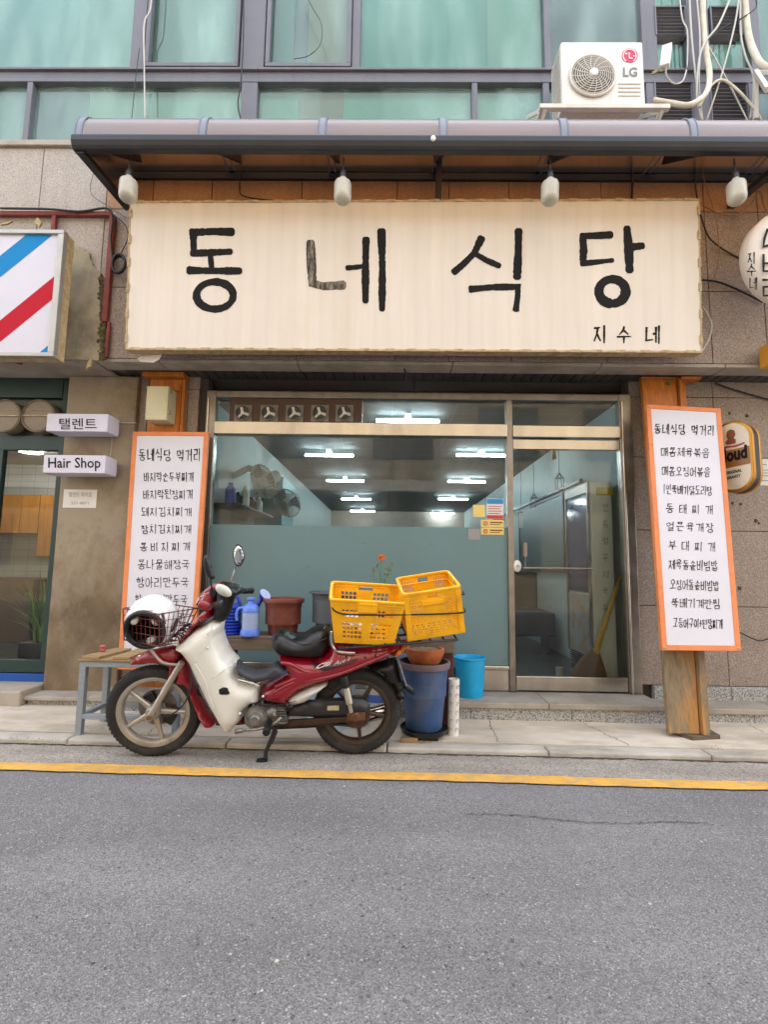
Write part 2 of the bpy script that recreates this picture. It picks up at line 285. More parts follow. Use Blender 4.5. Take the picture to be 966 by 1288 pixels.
G_DK, G_LT = (.03, .028, .026), (.62, .6, .56)
M = dict(
 granite_up=pm('granite_upper', '#a89f94', .75, var=.1, vs=2.5, bump=.25, bs=150, speck=(190, (.12, .105, .095), (.55, .52, .49), .45), dirt=(3, 1, .35), ds=1.6, dthr=.58, damt=.35, dcol='#6f655b'),
 granite_canopy_lit=pm('granite_canopy_lit', '#a9805a', .72, var=.12, vs=2.5, bump=.2, bs=150, speck=(190, (.13, .085, .05), (.5, .38, .27), .4), dirt=(3, 1, .4), ds=1.6, dthr=.58, damt=.4, dcol='#6b4d36'),  # brownish granite with orange light through the canopy put into its colour
 granite_dn=pm('granite_lower', '#8d7d70', .62, var=.1, vs=2.5, bump=.12, bs=150, speck=(190, (.1, .085, .075), (.55, .49, .45), .45), dirt=(1, 1, 1), ds=2.2, dthr=.63, damt=.4, dcol='#6b5648'),
 granite_step=pm('granite_step', '#9b9a97', .7, var=.12, vs=3, bump=.15, bs=150, speck=(170, G_DK, (.6, .6, .58), .7), dirt=(1, 1, 1), ds=3, dthr=.6, damt=.4, dcol='#6d675d'),
 granite_slab=pm('granite_slab', '#a39b8f', .7, var=.15, vs=4, bump=.2, bs=120, dirt=(1, 1, 1), ds=3, dthr=.52, damt=.5, dcol='#6f6453'),
 joint=pm('joint_mortar', '#453d37', .9),
 asphalt=None,
 brown=pm('brown_limewash', '#705e47', .85, var=.34, vs=2.2, bump=.25, bs=40, dirt=(1, 1, .7), ds=1.5, dthr=.5, damt=.7, dcol='#a29580'),
 plaster=pm('peeling_plaster', '#9c9179', .9, var=.3, vs=5, bump=.7, bs=18, dirt=(1.5, 1, .8), ds=3, dthr=.55, damt=.7, dcol='#66583f'),
 moss=pm('moss', '#5b5a1e', .95, var=.4, vs=30, bump=.8, bs=60),
 rust=pm('red_rusted_iron', '#7c3a33', .75, var=.3, vs=12, bump=.2, dirt=(1, 1, 1), ds=8, dthr=.58, dcol='#4d241a'),
 stainless=pm('stainless', '#b9b2a8', .24, .9, var=.15, vs=9, stretch=(1, 1, .15), bump=.03, bs=60),
 steel_dk=pm('dull_steel', '#8d867e', .36, .85, var=.2, vs=8, dirt=(1, 1, .4), ds=3, dthr=.58, dcol='#5b5048', damt=.5),
 alu=pm('window_aluminium', '#68686f', .55, .15, var=.12, vs=4, dirt=(3, 1, .5), ds=3, dthr=.62, dcol='#4a4a52', damt=.5),
 black=pm('black_painted_steel', '#23252b', .38, .2, var=.2, vs=4, bump=.03),
 blackp=pm('black_plastic', '#121314', .42, var=.15, vs=8, bump=.06, bs=200),
 rubber=pm('tyre_rubber', '#1e1d1d', .8, var=.2, vs=10, bump=.2, bs=120, dirt=(1, 1, 1), ds=6, dthr=.57, dcol='#5c554b', damt=.4),
 slat=pm('soffit_slat', '#4c4845', .55, .2, var=.15, vs=5),
 sign=None, trim=pm('sign_trim', '#b9a57e', .6, var=.2, vs=15, dirt=(1, 1, 1), ds=20, dthr=.5, dcol='#8a6a35', damt=.6),
 ink=pm('black_brush_ink', '#0b0a08', .6, spec=.2, var=.25, vs=12), inkp=pm('printed_black', '#0f0f10', .6, spec=.2, var=.05),
 white=pm('white_panel', '#cfcdd4', .45, var=.03, vs=3), whitep=pm('white_plastic', '#dcd9d2', .4, var=.06, vs=5),
 greyside=pm('sign_side_grey', '#8f8c8b', .5, var=.1), silver=pm('silver_frame', '#a8a6a0', .4, .5, var=.1),
 orange=pm('orange_board', '#d9804a', .6, var=.12, vs=6, dirt=(2, 1, 2), ds=6, dthr=.66, dcol='#a35a35'),
 owood=pm('orange_varnished_wood', '#b46a22', .5, var=.28, vs=5, stretch=(9, 9, .6), bump=.12, bs=30, dirt=(2.2, 2, .45), ds=3.2, dthr=.6, dcol='#6c4a2a', damt=.75),
 owood_old=pm('worn_orange_wood', '#7d6d54', .75, var=.32, vs=5, stretch=(9, 9, .6), bump=.25, bs=30, dirt=(2.4, 2, .4), ds=3.0, dthr=.56, dcol='#c98426', damt=.9),
 wood=pm('grey_wood', '#6b5a4a', .75, var=.3, vs=5, stretch=(.7, 9, 9), bump=.3, bs=30, dirt=(1, 1, 1), ds=4, dthr=.56, dcol='#3b332c', damt=.6),
 plank=pm('pale_plank', '#9a7f58', .7, var=.3, vs=5, stretch=(.7, 9, 9), bump=.2, bs=30, dirt=(1, 1, 1), ds=4, dthr=.58, dcol='#5a4a38'),
 greymetal=pm('grey_painted_metal', '#8e969c', .5, .1, var=.1, vs=6, dirt=(1, 1, 1), ds=7, dthr=.64, dcol='#6a5b4d'),
 red=pm('red_bike_paint', '#8d0f22', .22, var=.08, vs=4, coat=.6, dirt=(1, 1, 1), ds=9, dthr=.66, dcol='#5a2a28', damt=.35),
 cream=pm('cream_bike_plastic', '#e0ded4', .28, var=.04, vs=4, coat=.3, dirt=(1, 1, .6), ds=4, dthr=.62, dcol='#b9a878', damt=.4),
 seat=pm('seat_vinyl', '#0f1012', .32, var=.1, vs=8, bump=.12, bs=220),
 alloy=pm('champagne_alloy', '#b3aa9b', .38, .6, var=.12, vs=8, dirt=(1, 1, 1), ds=9, dthr=.6, dcol='#5f5244', damt=.5),
 alloy_dk=pm('dark_bronze_alloy', '#4b4139', .42, .6, var=.2, vs=8, dirt=(1, 1, 1), ds=9, dthr=.56, dcol='#6a4a33', damt=.5),
 engine=pm('engine_alloy', '#8f8c85', .42, .7, var=.2, vs=15, dirt=(1, 1, 1), ds=12, dthr=.52, dcol='#4c4740', damt=.6),
 chrome=pm('chrome', '#c9c7c2', .14, 1., var=.05),
 oil=pm('oily_steel', '#3a3029', .55, .5, var=.3, vs=20, dirt=(1, 1, 1), ds=15, dthr=.5, dcol='#6d4527', damt=.6),
 lens=pm('clear_lens', '#cfd0c2', .12, var=.06, coat=.6), amber=pm('amber_lens', '#c96a12', .2, var=.1, coat=.5),
 mirror=pm('mirror_face', '#c8ccce', .05, 1., var=.02),
 yellow=pm('yellow_crate', '#f5b40f', .45, var=.1, vs=8, dirt=(1, 1, 1), ds=9, dthr=.58, dcol='#b98428', damt=.45),
 helmet=pm('white_helmet_shell', '#e2e0e0', .25, var=.04, coat=.5), foam=pm('helmet_lining', '#16161a', .9, bump=.3),
 wire=pm('red_wire', '#6f3a36', .5, .3, var=.2),
 blue=pm('blue_plastic', '#12329e', .35, var=.12, vs=8), ltblue=pm('light_blue_plastic', '#5f82d8', .35, var=.08, vs=8), frost=pm('translucent_bottle', '#a3b0d0', .35, var=.1),
 terra=pm('brown_red_plastic_pot', '#6d3222', .5, var=.2, vs=8, dirt=(1, 1, 2), ds=7, dthr=.62, dcol='#8f6a58', damt=.5),
 clay=pm('terracotta', '#a3572f', .85, var=.22, vs=10, bump=.15, dirt=(1, 1, 1), ds=8, dthr=.56, dcol='#c08c6a', damt=.5),
 greypot=pm('grey_plastic_pot', '#4e5054', .5, var=.12, vs=8), soil=pm('dry_soil', '#7b6248', .95, var=.4, vs=40, bump=1., bs=60),
 bluepot=pm('blue_tall_pot', '#33527e', .45, var=.14, vs=5, dirt=(1, 1, .6), ds=5, dthr=.57, dcol='#6e6a78', damt=.6), rimpot=pm('faded_pot_rim', '#6a5a62', .6, var=.2),
 cyan=pm('cyan_bucket_plastic', '#13a2d6', .38, var=.1, vs=6, dirt=(1, 1, .5), ds=7, dthr=.6, dcol='#5aa7bd', damt=.5), leaf=pm('leaf', '#3f6a2a', .6, var=.3, vs=20), petal=pm('orange_petal', '#e0712a', .6, var=.3, vs=40),
 paper=pm('paper', '#d8d5cf', .8, var=.06), yellowpaper=pm('yellow_paper', '#dcc271', .7, var=.06), bluepaper=pm('blue_print', '#2f7fb6', .6), redpaper=pm('red_print', '#b8373c', .6), orangepaper=pm('orange_print', '#d99a3c', .6),
 acwhite=pm('ac_white', '#d8d4cd', .45, var=.06, vs=4, dirt=(3, 1, .6), ds=4, dthr=.66, dcol='#9a8a72', damt=.4), acgrille=pm('ac_grille', '#c9c4ba', .5, var=.1), acdark=pm('ac_dark', '#5a544b', .7),
 pink=pm('logo_pink', '#c4264f', .5, var=.05), logogrey=pm('logo_grey', '#77787a', .5),
 pipe=pm('pipe_wrap', '#cfc6b4', .75, var=.18, vs=10, bump=.3, bs=40), cablew=pm('white_cable', '#b9b6ae', .6, var=.1), cableb=pm('black_cable', '#1d1c1d', .6), cableo=pm('tan_cable', '#8d6a3c', .6),
 boxcream=pm('cream_box', '#c4bd9b', .5, var=.07, vs=4, dirt=(2, 1, .6), ds=4, dthr=.63, dcol='#8f8458', damt=.4),
 green=pm('dark_green_frame', '#12302c', .45, var=.1), bluepaint=pm('blue_paint', '#0d4b9a', .5, var=.1),
 concrete=pm('pale_concrete', '#a19889', .85, var=.15, vs=3, bump=.25, bs=60, dirt=(1, 1, 1), ds=3, dthr=.57, dcol='#7c6e5b', damt=.5),
 gold=pm('gold_sign', '#b07a22', .32, .5, var=.12), bcream=pm('sign_cream', '#d5cbb6', .4), bbrown=pm('sign_brown', '#8a5a1c', .4), brownfig=pm('sign_emblem', '#7a4020', .5),
 barberblue=pm('barber_blue', '#047cba', .45, var=.03, spec=.15), barberred=pm('barber_red', '#b00420', .45, var=.03, spec=.15), barberwhite=pm('barber_white', '#c6c4cf', .3, var=.02),
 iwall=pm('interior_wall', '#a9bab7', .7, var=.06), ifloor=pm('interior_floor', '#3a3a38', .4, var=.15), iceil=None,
 cabinet=pm('honey_cabinet', '#8f5d1e', .4, var=.2, vs=4, stretch=(6, 6, .6)), tile=None, idark=pm('dark_furniture', '#1c1e22', .4),
 fridge=pm('fridge_white', '#e6e4dc', .4, var=.05), fridgeglass=pm('fridge_blue_glass', '#27406e', .1, var=.2, vs=4), broomy=pm('broom_yellow', '#d0a410', .45), straw=pm('broom_straw', '#6b4a22', .9, var=.3, vs=60, stretch=(4, 4, .3), bump=.6),
 fanw=pm('fan_white', '#c9c9c4', .4), cream_wall=pm('opposite_tile', '#c9b797', .6, var=.1, vs=2),
 film=pm('frosted_film', '#667f81', .42, spec=.4, var=.05, vs=1.2, dirt=(1, 1, 1), ds=9, dthr=.69, dcol='#39494d', damt=.6),
 blind_mint=None,
)
def asphalt(name, base, sc=250, bumpd=.006, light=(.44, .43, .41), stain=.2):
    m = bpy.data.materials.new(name); m.use_nodes = True; nt = m.node_tree; L = nt.links; b = nt.nodes['Principled BSDF']; b.inputs['Roughness'].default_value = .85
    tc = N(nt, 'ShaderNodeTexCoord'); v = tc.outputs['Object']
    n1 = N(nt, 'ShaderNodeTexNoise', Scale=1.3, Detail=6., Roughness=.65); L.new(v, n1.inputs['Vector'])
    mp = N(nt, 'ShaderNodeMapping'); mp.inputs['Scale'].default_value = (.35, 2.2, 1); L.new(v, mp.inputs[0])
    n2 = N(nt, 'ShaderNodeTexNoise', Scale=1.6, Detail=5.); L.new(mp.outputs[0], n2.inputs['Vector'])
    vo = N(nt, 'ShaderNodeTexVoronoi', Scale=sc); L.new(v, vo.inputs['Vector']); sp = N(nt, 'ShaderNodeSeparateColor'); L.new(vo.outputs['Color'], sp.inputs[0])
    add = N(nt, 'ShaderNodeMath', operation='ADD'); L.new(n1.outputs[0], add.inputs[0]); L.new(n2.outputs[0], add.inputs[1])
    mr = N(nt, 'ShaderNodeMapRange'); mr.inputs[1].default_value = .7; mr.inputs[2].default_value = 1.3; mr.inputs[3].default_value = 1 - stain; mr.inputs[4].default_value = 1 + stain * .8; L.new(add.outputs[0], mr.inputs[0])
    st = N(nt, 'ShaderNodeMapRange'); st.inputs[3].default_value = .6; st.inputs[4].default_value = 1.38; L.new(sp.outputs[0], st.inputs[0])
    mu = N(nt, 'ShaderNodeMath', operation='MULTIPLY'); L.new(mr.outputs[0], mu.inputs[0]); L.new(st.outputs[0], mu.inputs[1])
    vm = N(nt, 'ShaderNodeVectorMath', operation='SCALE'); vm.inputs[0].default_value = base; L.new(mu.outputs[0], vm.inputs['Scale'])
    gt = N(nt, 'ShaderNodeMath', operation='GREATER_THAN'); gt.inputs[1].default_value = .965; L.new(sp.outputs[1], gt.inputs[0])
    g2 = N(nt, 'ShaderNodeMath', operation='MULTIPLY'); g2.inputs[1].default_value = .75; L.new(gt.outputs[0], g2.inputs[0])
    mx = N(nt, 'ShaderNodeMix', data_type='RGBA'); L.new(g2.outputs[0], mx.inputs[0]); L.new(vm.outputs[0], mx.inputs[6]); mx.inputs[7].default_value = (*light, 1)
    # tar pits
    n3 = N(nt, 'ShaderNodeTexNoise', Scale=34., Detail=3.); L.new(v, n3.inputs['Vector'])
    r3 = N(nt, 'ShaderNodeMapRange'); r3.inputs[1].default_value = .735; r3.inputs[2].default_value = .78; r3.inputs[3].default_value = 0; r3.inputs[4].default_value = .85; L.new(n3.outputs[0], r3.inputs[0])
    m3 = N(nt, 'ShaderNodeMix', data_type='RGBA'); L.new(r3.outputs[0], m3.inputs[0]); L.new(mx.outputs[2], m3.inputs[6]); m3.inputs[7].default_value = (.02, .02, .02, 1)
    last = m3.outputs[2]                    # stone chips and open pits of several sizes
    for sc2, th, cc, am in ((95, .982, light, .8), (140, .975, (.03, .03, .03), .7), (60, .99, (.05, .05, .05), .6)):
        v2 = N(nt, 'ShaderNodeTexVoronoi', Scale=sc2); L.new(v, v2.inputs['Vector']); s2 = N(nt, 'ShaderNodeSeparateColor'); L.new(v2.outputs['Color'], s2.inputs[0])
        a2 = N(nt, 'ShaderNodeMath', operation='GREATER_THAN'); a2.inputs[1].default_value = th; L.new(s2.outputs[2], a2.inputs[0])
        d2 = N(nt, 'ShaderNodeMath', operation='LESS_THAN'); d2.inputs[1].default_value = .42; L.new(v2.outputs['Distance'], d2.inputs[0])
        p2 = N(nt, 'ShaderNodeMath', operation='MULTIPLY'); L.new(a2.outputs[0], p2.inputs[0]); L.new(d2.outputs[0], p2.inputs[1])
        q2 = N(nt, 'ShaderNodeMath', operation='MULTIPLY'); q2.inputs[1].default_value = am; L.new(p2.outputs[0], q2.inputs[0])
        x2 = N(nt, 'ShaderNodeMix', data_type='RGBA'); L.new(q2.outputs[0], x2.inputs[0]); L.new(last, x2.inputs[6]); x2.inputs[7].default_value = (*cc, 1); last = x2.outputs[2]
    L.new(last, b.inputs['Base Color'])
    bp = N(nt, 'ShaderNodeBump'); bp.inputs['Strength'].default_value = .8; bp.inputs['Distance'].default_value = bumpd; L.new(vo.outputs['Distance'], bp.inputs['Height']); bp.invert = True
    L.new(bp.outputs[0], b.inputs['Normal']); return m
M['asphalt'] = asphalt('asphalt', (.205, .198, .196))
M['gutter'] = asphalt('worn_gutter_asphalt', (.36, .32, .275), 170, .006, (.42, .39, .35), .4)
def stripes(name, base, c2, scale, thr, amt, axis=(1, 0, 0)):       # fine vertical pin-stripes
    m = pm(name, base, .42, var=.05, vs=1.6, stretch=(4, 1, .4), dirt=(1, 1, .5), ds=1.5, dthr=.62, dcol='#cdb79b', damt=.35); nt = m.node_tree; L = nt.links; b = nt.nodes['Principled BSDF']
    src = b.inputs['Base Color'].links[0].from_socket
    tc = N(nt, 'ShaderNodeTexCoord'); wv = N(nt, 'ShaderNodeTexWave', Scale=scale, Distortion=1.2); wv.bands_direction = 'X'; L.new(tc.outputs['Object'], wv.inputs['Vector'])
    r = N(nt, 'ShaderNodeMapRange'); r.inputs[1].default_value = thr; r.inputs[4].default_value = amt; L.new(wv.outputs[0], r.inputs[0])
    mx = N(nt, 'ShaderNodeMix', data_type='RGBA'); L.new(r.outputs[0], mx.inputs[0]); L.new(src, mx.inputs[6]); mx.inputs[7].default_value = (*lin(c2), 1); L.new(mx.outputs[2], b.inputs['Base Color']); return m
M['sign'] = stripes('sign_sheet', '#d6cdc0', '#bfae93', 3.1, .5, .10)
def gridmat(name, base, line, sx, sz, lw=.02, rough=.5, axes=('X', 'Z')):
    m = pm(name, base, rough, var=.08, vs=3); nt = m.node_tree; L = nt.links; b = nt.nodes['Principled BSDF']; src = b.inputs['Base Color'].links[0].from_socket
    tc = N(nt, 'ShaderNodeTexCoord'); sp = N(nt, 'ShaderNodeSeparateXYZ'); L.new(tc.outputs['Object'], sp.inputs[0]); outs = []
    for a, s_ in zip(axes, (sx, sz)):
        d = N(nt, 'ShaderNodeMath', operation='DIVIDE'); d.inputs[1].default_value = s_; L.new(sp.outputs[a], d.inputs[0])
        f = N(nt, 'ShaderNodeMath', operation='FRACT'); L.new(d.outputs[0], f.inputs[0])
        g = N(nt, 'ShaderNodeMath', operation='LESS_THAN'); g.inputs[1].default_value = lw / s_; L.new(f.outputs[0], g.inputs[0]); outs.append(g)
    mxm = N(nt, 'ShaderNodeMath', operation='MAXIMUM'); L.new(outs[0].outputs[0], mxm.inputs[0]); L.new(outs[1].outputs[0], mxm.inputs[1])
    mx = N(nt, 'ShaderNodeMix', data_type='RGBA'); L.new(mxm.outputs[0], mx.inputs[0]); L.new(src, mx.inputs[6]); mx.inputs[7].default_value = (*lin(line), 1); L.new(mx.outputs[2], b.inputs['Base Color']); return m
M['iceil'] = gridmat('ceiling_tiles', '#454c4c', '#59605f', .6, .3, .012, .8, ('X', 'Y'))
M['tile'] = gridmat('white_wall_tile', '#b9bdba', '#8c918f', .2, .1, .006, .3)
M['opptile'] = gridmat('opposite_tiled_wall', '#85775f', '#5a4f3d', .45, .3, .03, .6)
def canopy_mat():
    m = bpy.data.materials.new('bronze_polycarbonate'); m.use_nodes = True; nt = m.node_tree; L = nt.links; nt.nodes.remove(nt.nodes['Principled BSDF'])
    tr = N(nt, 'ShaderNodeBsdfTransparent'); tr.inputs[0].default_value = (1., .47, .15, 1)
    tl = N(nt, 'ShaderNodeBsdfTranslucent'); tl.inputs[0].default_value = (1., .45, .13, 1)
    df = N(nt, 'ShaderNodeBsdfDiffuse'); df.inputs[0].default_value = (.62, .62, .66, 1)
    gl = N(nt, 'ShaderNodeBsdfGlossy'); gl.inputs['Roughness'].default_value = .22
    geo = N(nt, 'ShaderNodeNewGeometry'); du = N(nt, 'ShaderNodeMapRange'); du.inputs[3].default_value = .27; du.inputs[4].default_value = .05; L.new(geo.outputs['Backfacing'], du.inputs[0])
    a = N(nt, 'ShaderNodeMixShader'); a.inputs[0].default_value = .5; L.new(tr.outputs[0], a.inputs[1]); L.new(tl.outputs[0], a.inputs[2])
    d2 = N(nt, 'ShaderNodeMixShader'); L.new(du.outputs[0], d2.inputs[0]); L.new(a.outputs[0], d2.inputs[1]); L.new(df.outputs[0], d2.inputs[2])
    fr = N(nt, 'ShaderNodeFresnel'); fr.inputs[0].default_value = 1.55
    c = N(nt, 'ShaderNodeMixShader'); L.new(fr.outputs[0], c.inputs[0]); L.new(d2.outputs[0], c.inputs[1]); L.new(gl.outputs[0], c.inputs[2])
    L.new(c.outputs[0], nt.nodes['Material Output'].inputs[0]); return m
M['canopy'] = canopy_mat()
M['lamp'] = emit('fluorescent_tube', (.82, .95, 1.), 14.0)
M['lampbody'] = emit('lamp_bracket', (.8, .92, 1.), .5)
def frostbulb():
    m = pm('frosted_bulb', '#b0ab9c', .3, var=.1, vs=10, dirt=(1, 1, 1.5), ds=9, dthr=.6, dcol='#a08a55', damt=.4); return m
M['bulb'] = frostbulb()
M['g_shop'] = glass('shop_glass', (.76, .86, .86), dust_glare=.06)
M['g_door'] = glass('door_glass', (.78, .86, .86), dust_glare=.03)
M['g_up'] = glass('upper_glass', (.74, .92, .89), .03, ior=1.62, dust_glare=.42, dcol=(.58, .84, .78), ds=1.1)  # pale glare on the panes put in as a mint diffuse layer
M['g_hair'] = glass('salon_glass', (.82, .86, .87), dust_glare=.02)

# ------------------------------------------------------------------ ground
W, FR, SB = 4.15, 3.79, 3.963          # shop front, granite front, back edge of the granite lip
def sheet(name, y0, y1, dz, mat, x0=-40, x1=40, kind='structure'):
    mb = MB(); n = 1
    mb.add([(x0, y0, gz(x0)+dz), (x1, y0, gz(x1)+dz), (x1, y1, gz(x1)+dz), (x0, y1, gz(x0)+dz)], [(0, 1, 2, 3)])
    return tag(mb.build(name, mat), kind=kind)
ROAD = sheet('road', -60, 60, 0, M['asphalt'], -90, 90)
yl0, yl1 = [(PG(0, 970.5).y + PG(966, 995).y) / 2, (PG(0, 960.5).y + PG(966, 985).y) / 2]
YK = (PG(20, 937).y + PG(900, 957).y) / 2
sheet('roadside_ground', yl1 - .02, YK + .05, .004, M['gutter'])
yellow = pm('road_yellow_paint', '#d8a244', .7, var=.18, vs=8, bump=.5, bs=160, dirt=(1, 2, 1), ds=16, dthr=.54, dcol='#9d9078', damt=.75)
mb = MB(); xs = np.linspace(-30, 30, 900)
top = [(x, yl1 + .006*math.sin(x*3.1) + rng.normal(0, .0025), gz(x)+.009) for x in xs]; bot = [(x, yl0 + .006*math.sin(x*2.3+1) + rng.normal(0, .0025), gz(x)+.009) for x in xs]
mb.add(bot + top, [(i, i+1, 900+i+1, 900+i) for i in range(899)]); tag(mb.build('yellow_road_line', yellow), kind='structure')
# raised pavement with a kerb stone edge
KH = .035
mb = MB()
def gbox(mb, x0, x1, y0, y1, za, zb, m=0):
    mb.add([(x0,y0,gz(x0)+za),(x1,y0,gz(x1)+za),(x1,y1,gz(x1)+za),(x0,y1,gz(x0)+za),(x0,y0,gz(x0)+zb),(x1,y0,gz(x1)+zb),(x1,y1,gz(x1)+zb),(x0,y1,gz(x0)+zb)],
           [(0,3,2,1),(4,5,6,7),(0,1,5,4),(1,2,6,5),(2,3,7,6),(3,0,4,7)], m)
gbox(mb, -30, 30, YK + .125, 4.5, -.1, KH + .002); 
PAVE = tag(mb.build('pavement', pm('pavement_concrete', '#cabfae', .85, var=.16, vs=2.2, bump=.3, bs=90, dirt=(.6, 1.6, 1), ds=2.4, dthr=.54, dcol='#8a7a66', damt=.55)), kind='structure')
mb = MB(); x = -30
while x < 30: gbox(mb, x, x + .994, YK + rng.normal(0, .003), YK + .12, -.1, KH + rng.normal(0, .0015)); x += 1.0
tag(mb.build('kerb', pm('kerb_concrete', '#b5aea3', .85, var=.2, vs=4, bump=.3, bs=90, dirt=(.5, 2, 1), ds=3, dthr=.53, dcol='#746a5c', damt=.6), bevel=.012), kind='structure')
# a crack and small tar marks in the asphalt, a few scraps on the ground
def strip(mb, pts, wd, dz):
    pts = [Vector(p) for p in pts]; vs = []
    for i, p in enumerate(pts):
        t = (pts[min(i+1, len(pts)-1)] - pts[max(i-1, 0)]).normalized(); n = Vector((-t.y, t.x, 0)); w_ = wd * (.35 + rng.random())
        for s_ in (-1, 1): q = p + n * w_ * s_; vs.append((q.x, q.y, gz(q.x) + dz))
    mb.add(vs, [(2*i, 2*i+2, 2*i+3, 2*i+1) for i in range(len(pts)-1)])
crackm = pm('crack_dark', '#3d3935', .95)
mb = MB(); A, B_ = PG(585, 1026), PG(900, 1040); prev = None; pts = []
for i in range(70):
    t = i / 69; q = A.lerp(B_, t); pts.append((q.x, q.y + .02*math.sin(t*9) + rng.normal(0, .006), 0))
strip(mb, pts, .0026, .005); mb.build('road_crack', crackm, ROAD)
mb = MB(); pts = [(x, YK - .008 + rng.normal(0, .004), 0) for x in np.arange(-4, 5, .03)]; strip(mb, pts, .012, .007)
mb.build('edge_dirt', pm('gutter_dirt', '#4a4238', .95, var=.3, vs=30), PAVE)
mb = MB()
for i in range(90):
    px, py = rng.uniform(-40, 1000), rng.uniform(1000, 1285); c = PG(px, py); r = rng.uniform(.0012, .004); k = 7
    mb.add([(c.x + r*1.5*math.cos(a)*(.6+.6*rng.random()), c.y + r*math.sin(a)*(.6+.6*rng.random()), gz(c.x)+.003) for a in np.linspace(0, 2*math.pi, k, endpoint=False)], [tuple(range(k))])
tag(mb.build('tar_specks', crackm, ROAD), kind='stuff')
mb = MB()
for i in range(60):
    px, py = rng.uniform(0, 966), rng.choice([rng.uniform(962, 1010), rng.uniform(915, 960), rng.uniform(1010, 1280)]); c = PG(px, py); r = rng.uniform(.003, .007); a0 = rng.random()*6
    mb.add([(c.x + r*math.cos(a0+a)*(.6+.8*rng.random()), c.y + r*math.sin(a0+a)*(.6+.8*rng.random()), gz(c.x)+.012+.03*(c.y > YK)+.004*rng.random()) for a in (0, 1.5, 3, 4.6)], [(0, 1, 2, 3)])
tag(mb.build('paper_litter', pm('litter', '#b9b2a0', .8, var=.3, vs=60)), kind='stuff')
mb = MB()
for cx_, cy_, n_, sp in ((197, 925, 34, .06), (30, 930, 40, .16), (905, 942, 14, .05), (118, 917, 10, .03)):
    c = PG(cx_, cy_, KH)
    for i in range(n_):
        q = c + Vector((rng.normal(0, sp), rng.normal(0, .02), 0)); h = rng.uniform(.006, .018); a = rng.random()*6.28; d = Vector((math.cos(a), math.sin(a), 0))
        mb.add([q - d*.002, q + d*.002, q + d*rng.uniform(.004, .014) + Vector((0, 0, h))], [(0, 1, 2)])
tag(mb.build('weeds', M['leaf']), kind='stuff')

mb = MB()
for x0, sl in ((-2.9, .1), (-1.55, -.06), (-.35, .12), (.72, .03), (1.55, -.15), (2.6, .08)):
    pts = [(x0 + sl*t + rng.normal(0, .008), YK + .13 + .56*t, 0) for t in np.linspace(0, 1, 22)]; strip(mb, pts, .0022, KH + .0045)
pts = [(-2.2 + .07*k + rng.normal(0, .004), YK + .32 + .05*math.sin(k*.7) + rng.normal(0, .008), 0) for k in range(28)]; strip(mb, pts, .0018, KH + .0045)
mb.build('pavement_crack', pm('crack_brown', '#5b5044', .95), PAVE)

# ------------------------------------------------------------------ the restaurant building
B = thing('restaurant_building', 'granite restaurant building with a glass shop front and mint tinted upper windows', 'building', (0, FR, 0))
zs = P(400, 453, FR).z; zsill = P(50, 179, FR).z
ztop = P(480, -70, FR).z
def PX(px, py, Y): return P(px, py, Y).x
# upper granite facing, panel by panel
mb = MB(); back = MB()
def panels(mb, xs, zs_, Y, gap=.006, th=.03, skip=()):
    for i in range(len(xs)-1):
        for j in range(len(zs_)-1):
            if (i, j) in skip: continue
            mb.box((xs[i]+gap/2, Y, zs_[j]+gap/2), (xs[i+1]-gap/2, Y+th, zs_[j+1]-gap/2))
xu = [-9.0, -7.6, -6.2, -4.9, -3.78, P(52, 220, FR).x] + [P(q, 230, FR).x for q in (135, 193, 267, 380, 500, 565, 640, 756, 884, 951)] + [4.3, 5.6, 7, 9]
panels(mb, xu[:7], [zs, P(0, 360, FR).z, zsill - .05], FR); mb.build('upper_facing', M['granite_up'], B, bevel=.003)
mb = MB(); panels(mb, xu[7:], [P(0, 262, FR).z, zsill - .05], FR); panels(mb, xu[6:8], [P(0, 262, FR).z, zsill - .05], FR); mb.build('upper_facing', M['granite_canopy_lit'], B, bevel=.003)
mb = MB(); panels(mb, xu[6:], [zs, P(0, 360, FR).z, P(0, 262, FR).z], FR); mb.build('upper_facing', M['granite_dn'], B, bevel=.003)
mb = MB(); mb.box((-9, FR - .03, zsill - .05), (9, FR + .06, zsill)); mb.build('window_sill', M['granite_slab'], B, bevel=.006)
# underside lip and slatted soffit
mb = MB(); x = PX(120, 455, FR)
for q in (205, 376, 568, 752, 905, 1010, 1200, 1500):
    x1 = P(q, 462, FR + .08).x; mb.box((x + .003, FR + .004, zs - .028), (x1 - .003, SB, zs)); x = x1
mb.box((-9, FR + .004, zs - .028), (PX(118, 455, FR), SB + .2, zs - .001))
mb.build('fascia_underside', M['granite_slab'], B, bevel=.004)
mb = MB(); x = PX(150, 480, SB)
while x < 6:
    mb.box((x + .004, SB - .01, zs - .012), (x + .080, W + .05, zs + .01)); x += .0845
mb.build('soffit', M['slat'], B, bevel=.003)
back.box((-9, FR + .03, zs + .012), (9, 4.5, zsill - .002)); back.box((-12, 4.02, zsill - .002), (12, 14, 12.0)); back.box((-12, FR, ztop), (12, 4.02, 12.0))
back.box((-12, 13.5, -.3), (12, 18, 12.0)); back.box((-12, 4.3, -.3), (-6.3, 13.5, zs)); back.box((4.2, 4.3, -.3), (12, 13.5, zs)); back.box((-12, 4.6, zs + .012), (12, 13.5, 3.2))
back.build('wall_core', pm('wall_core', '#8a8078', .85, var=.1), B)
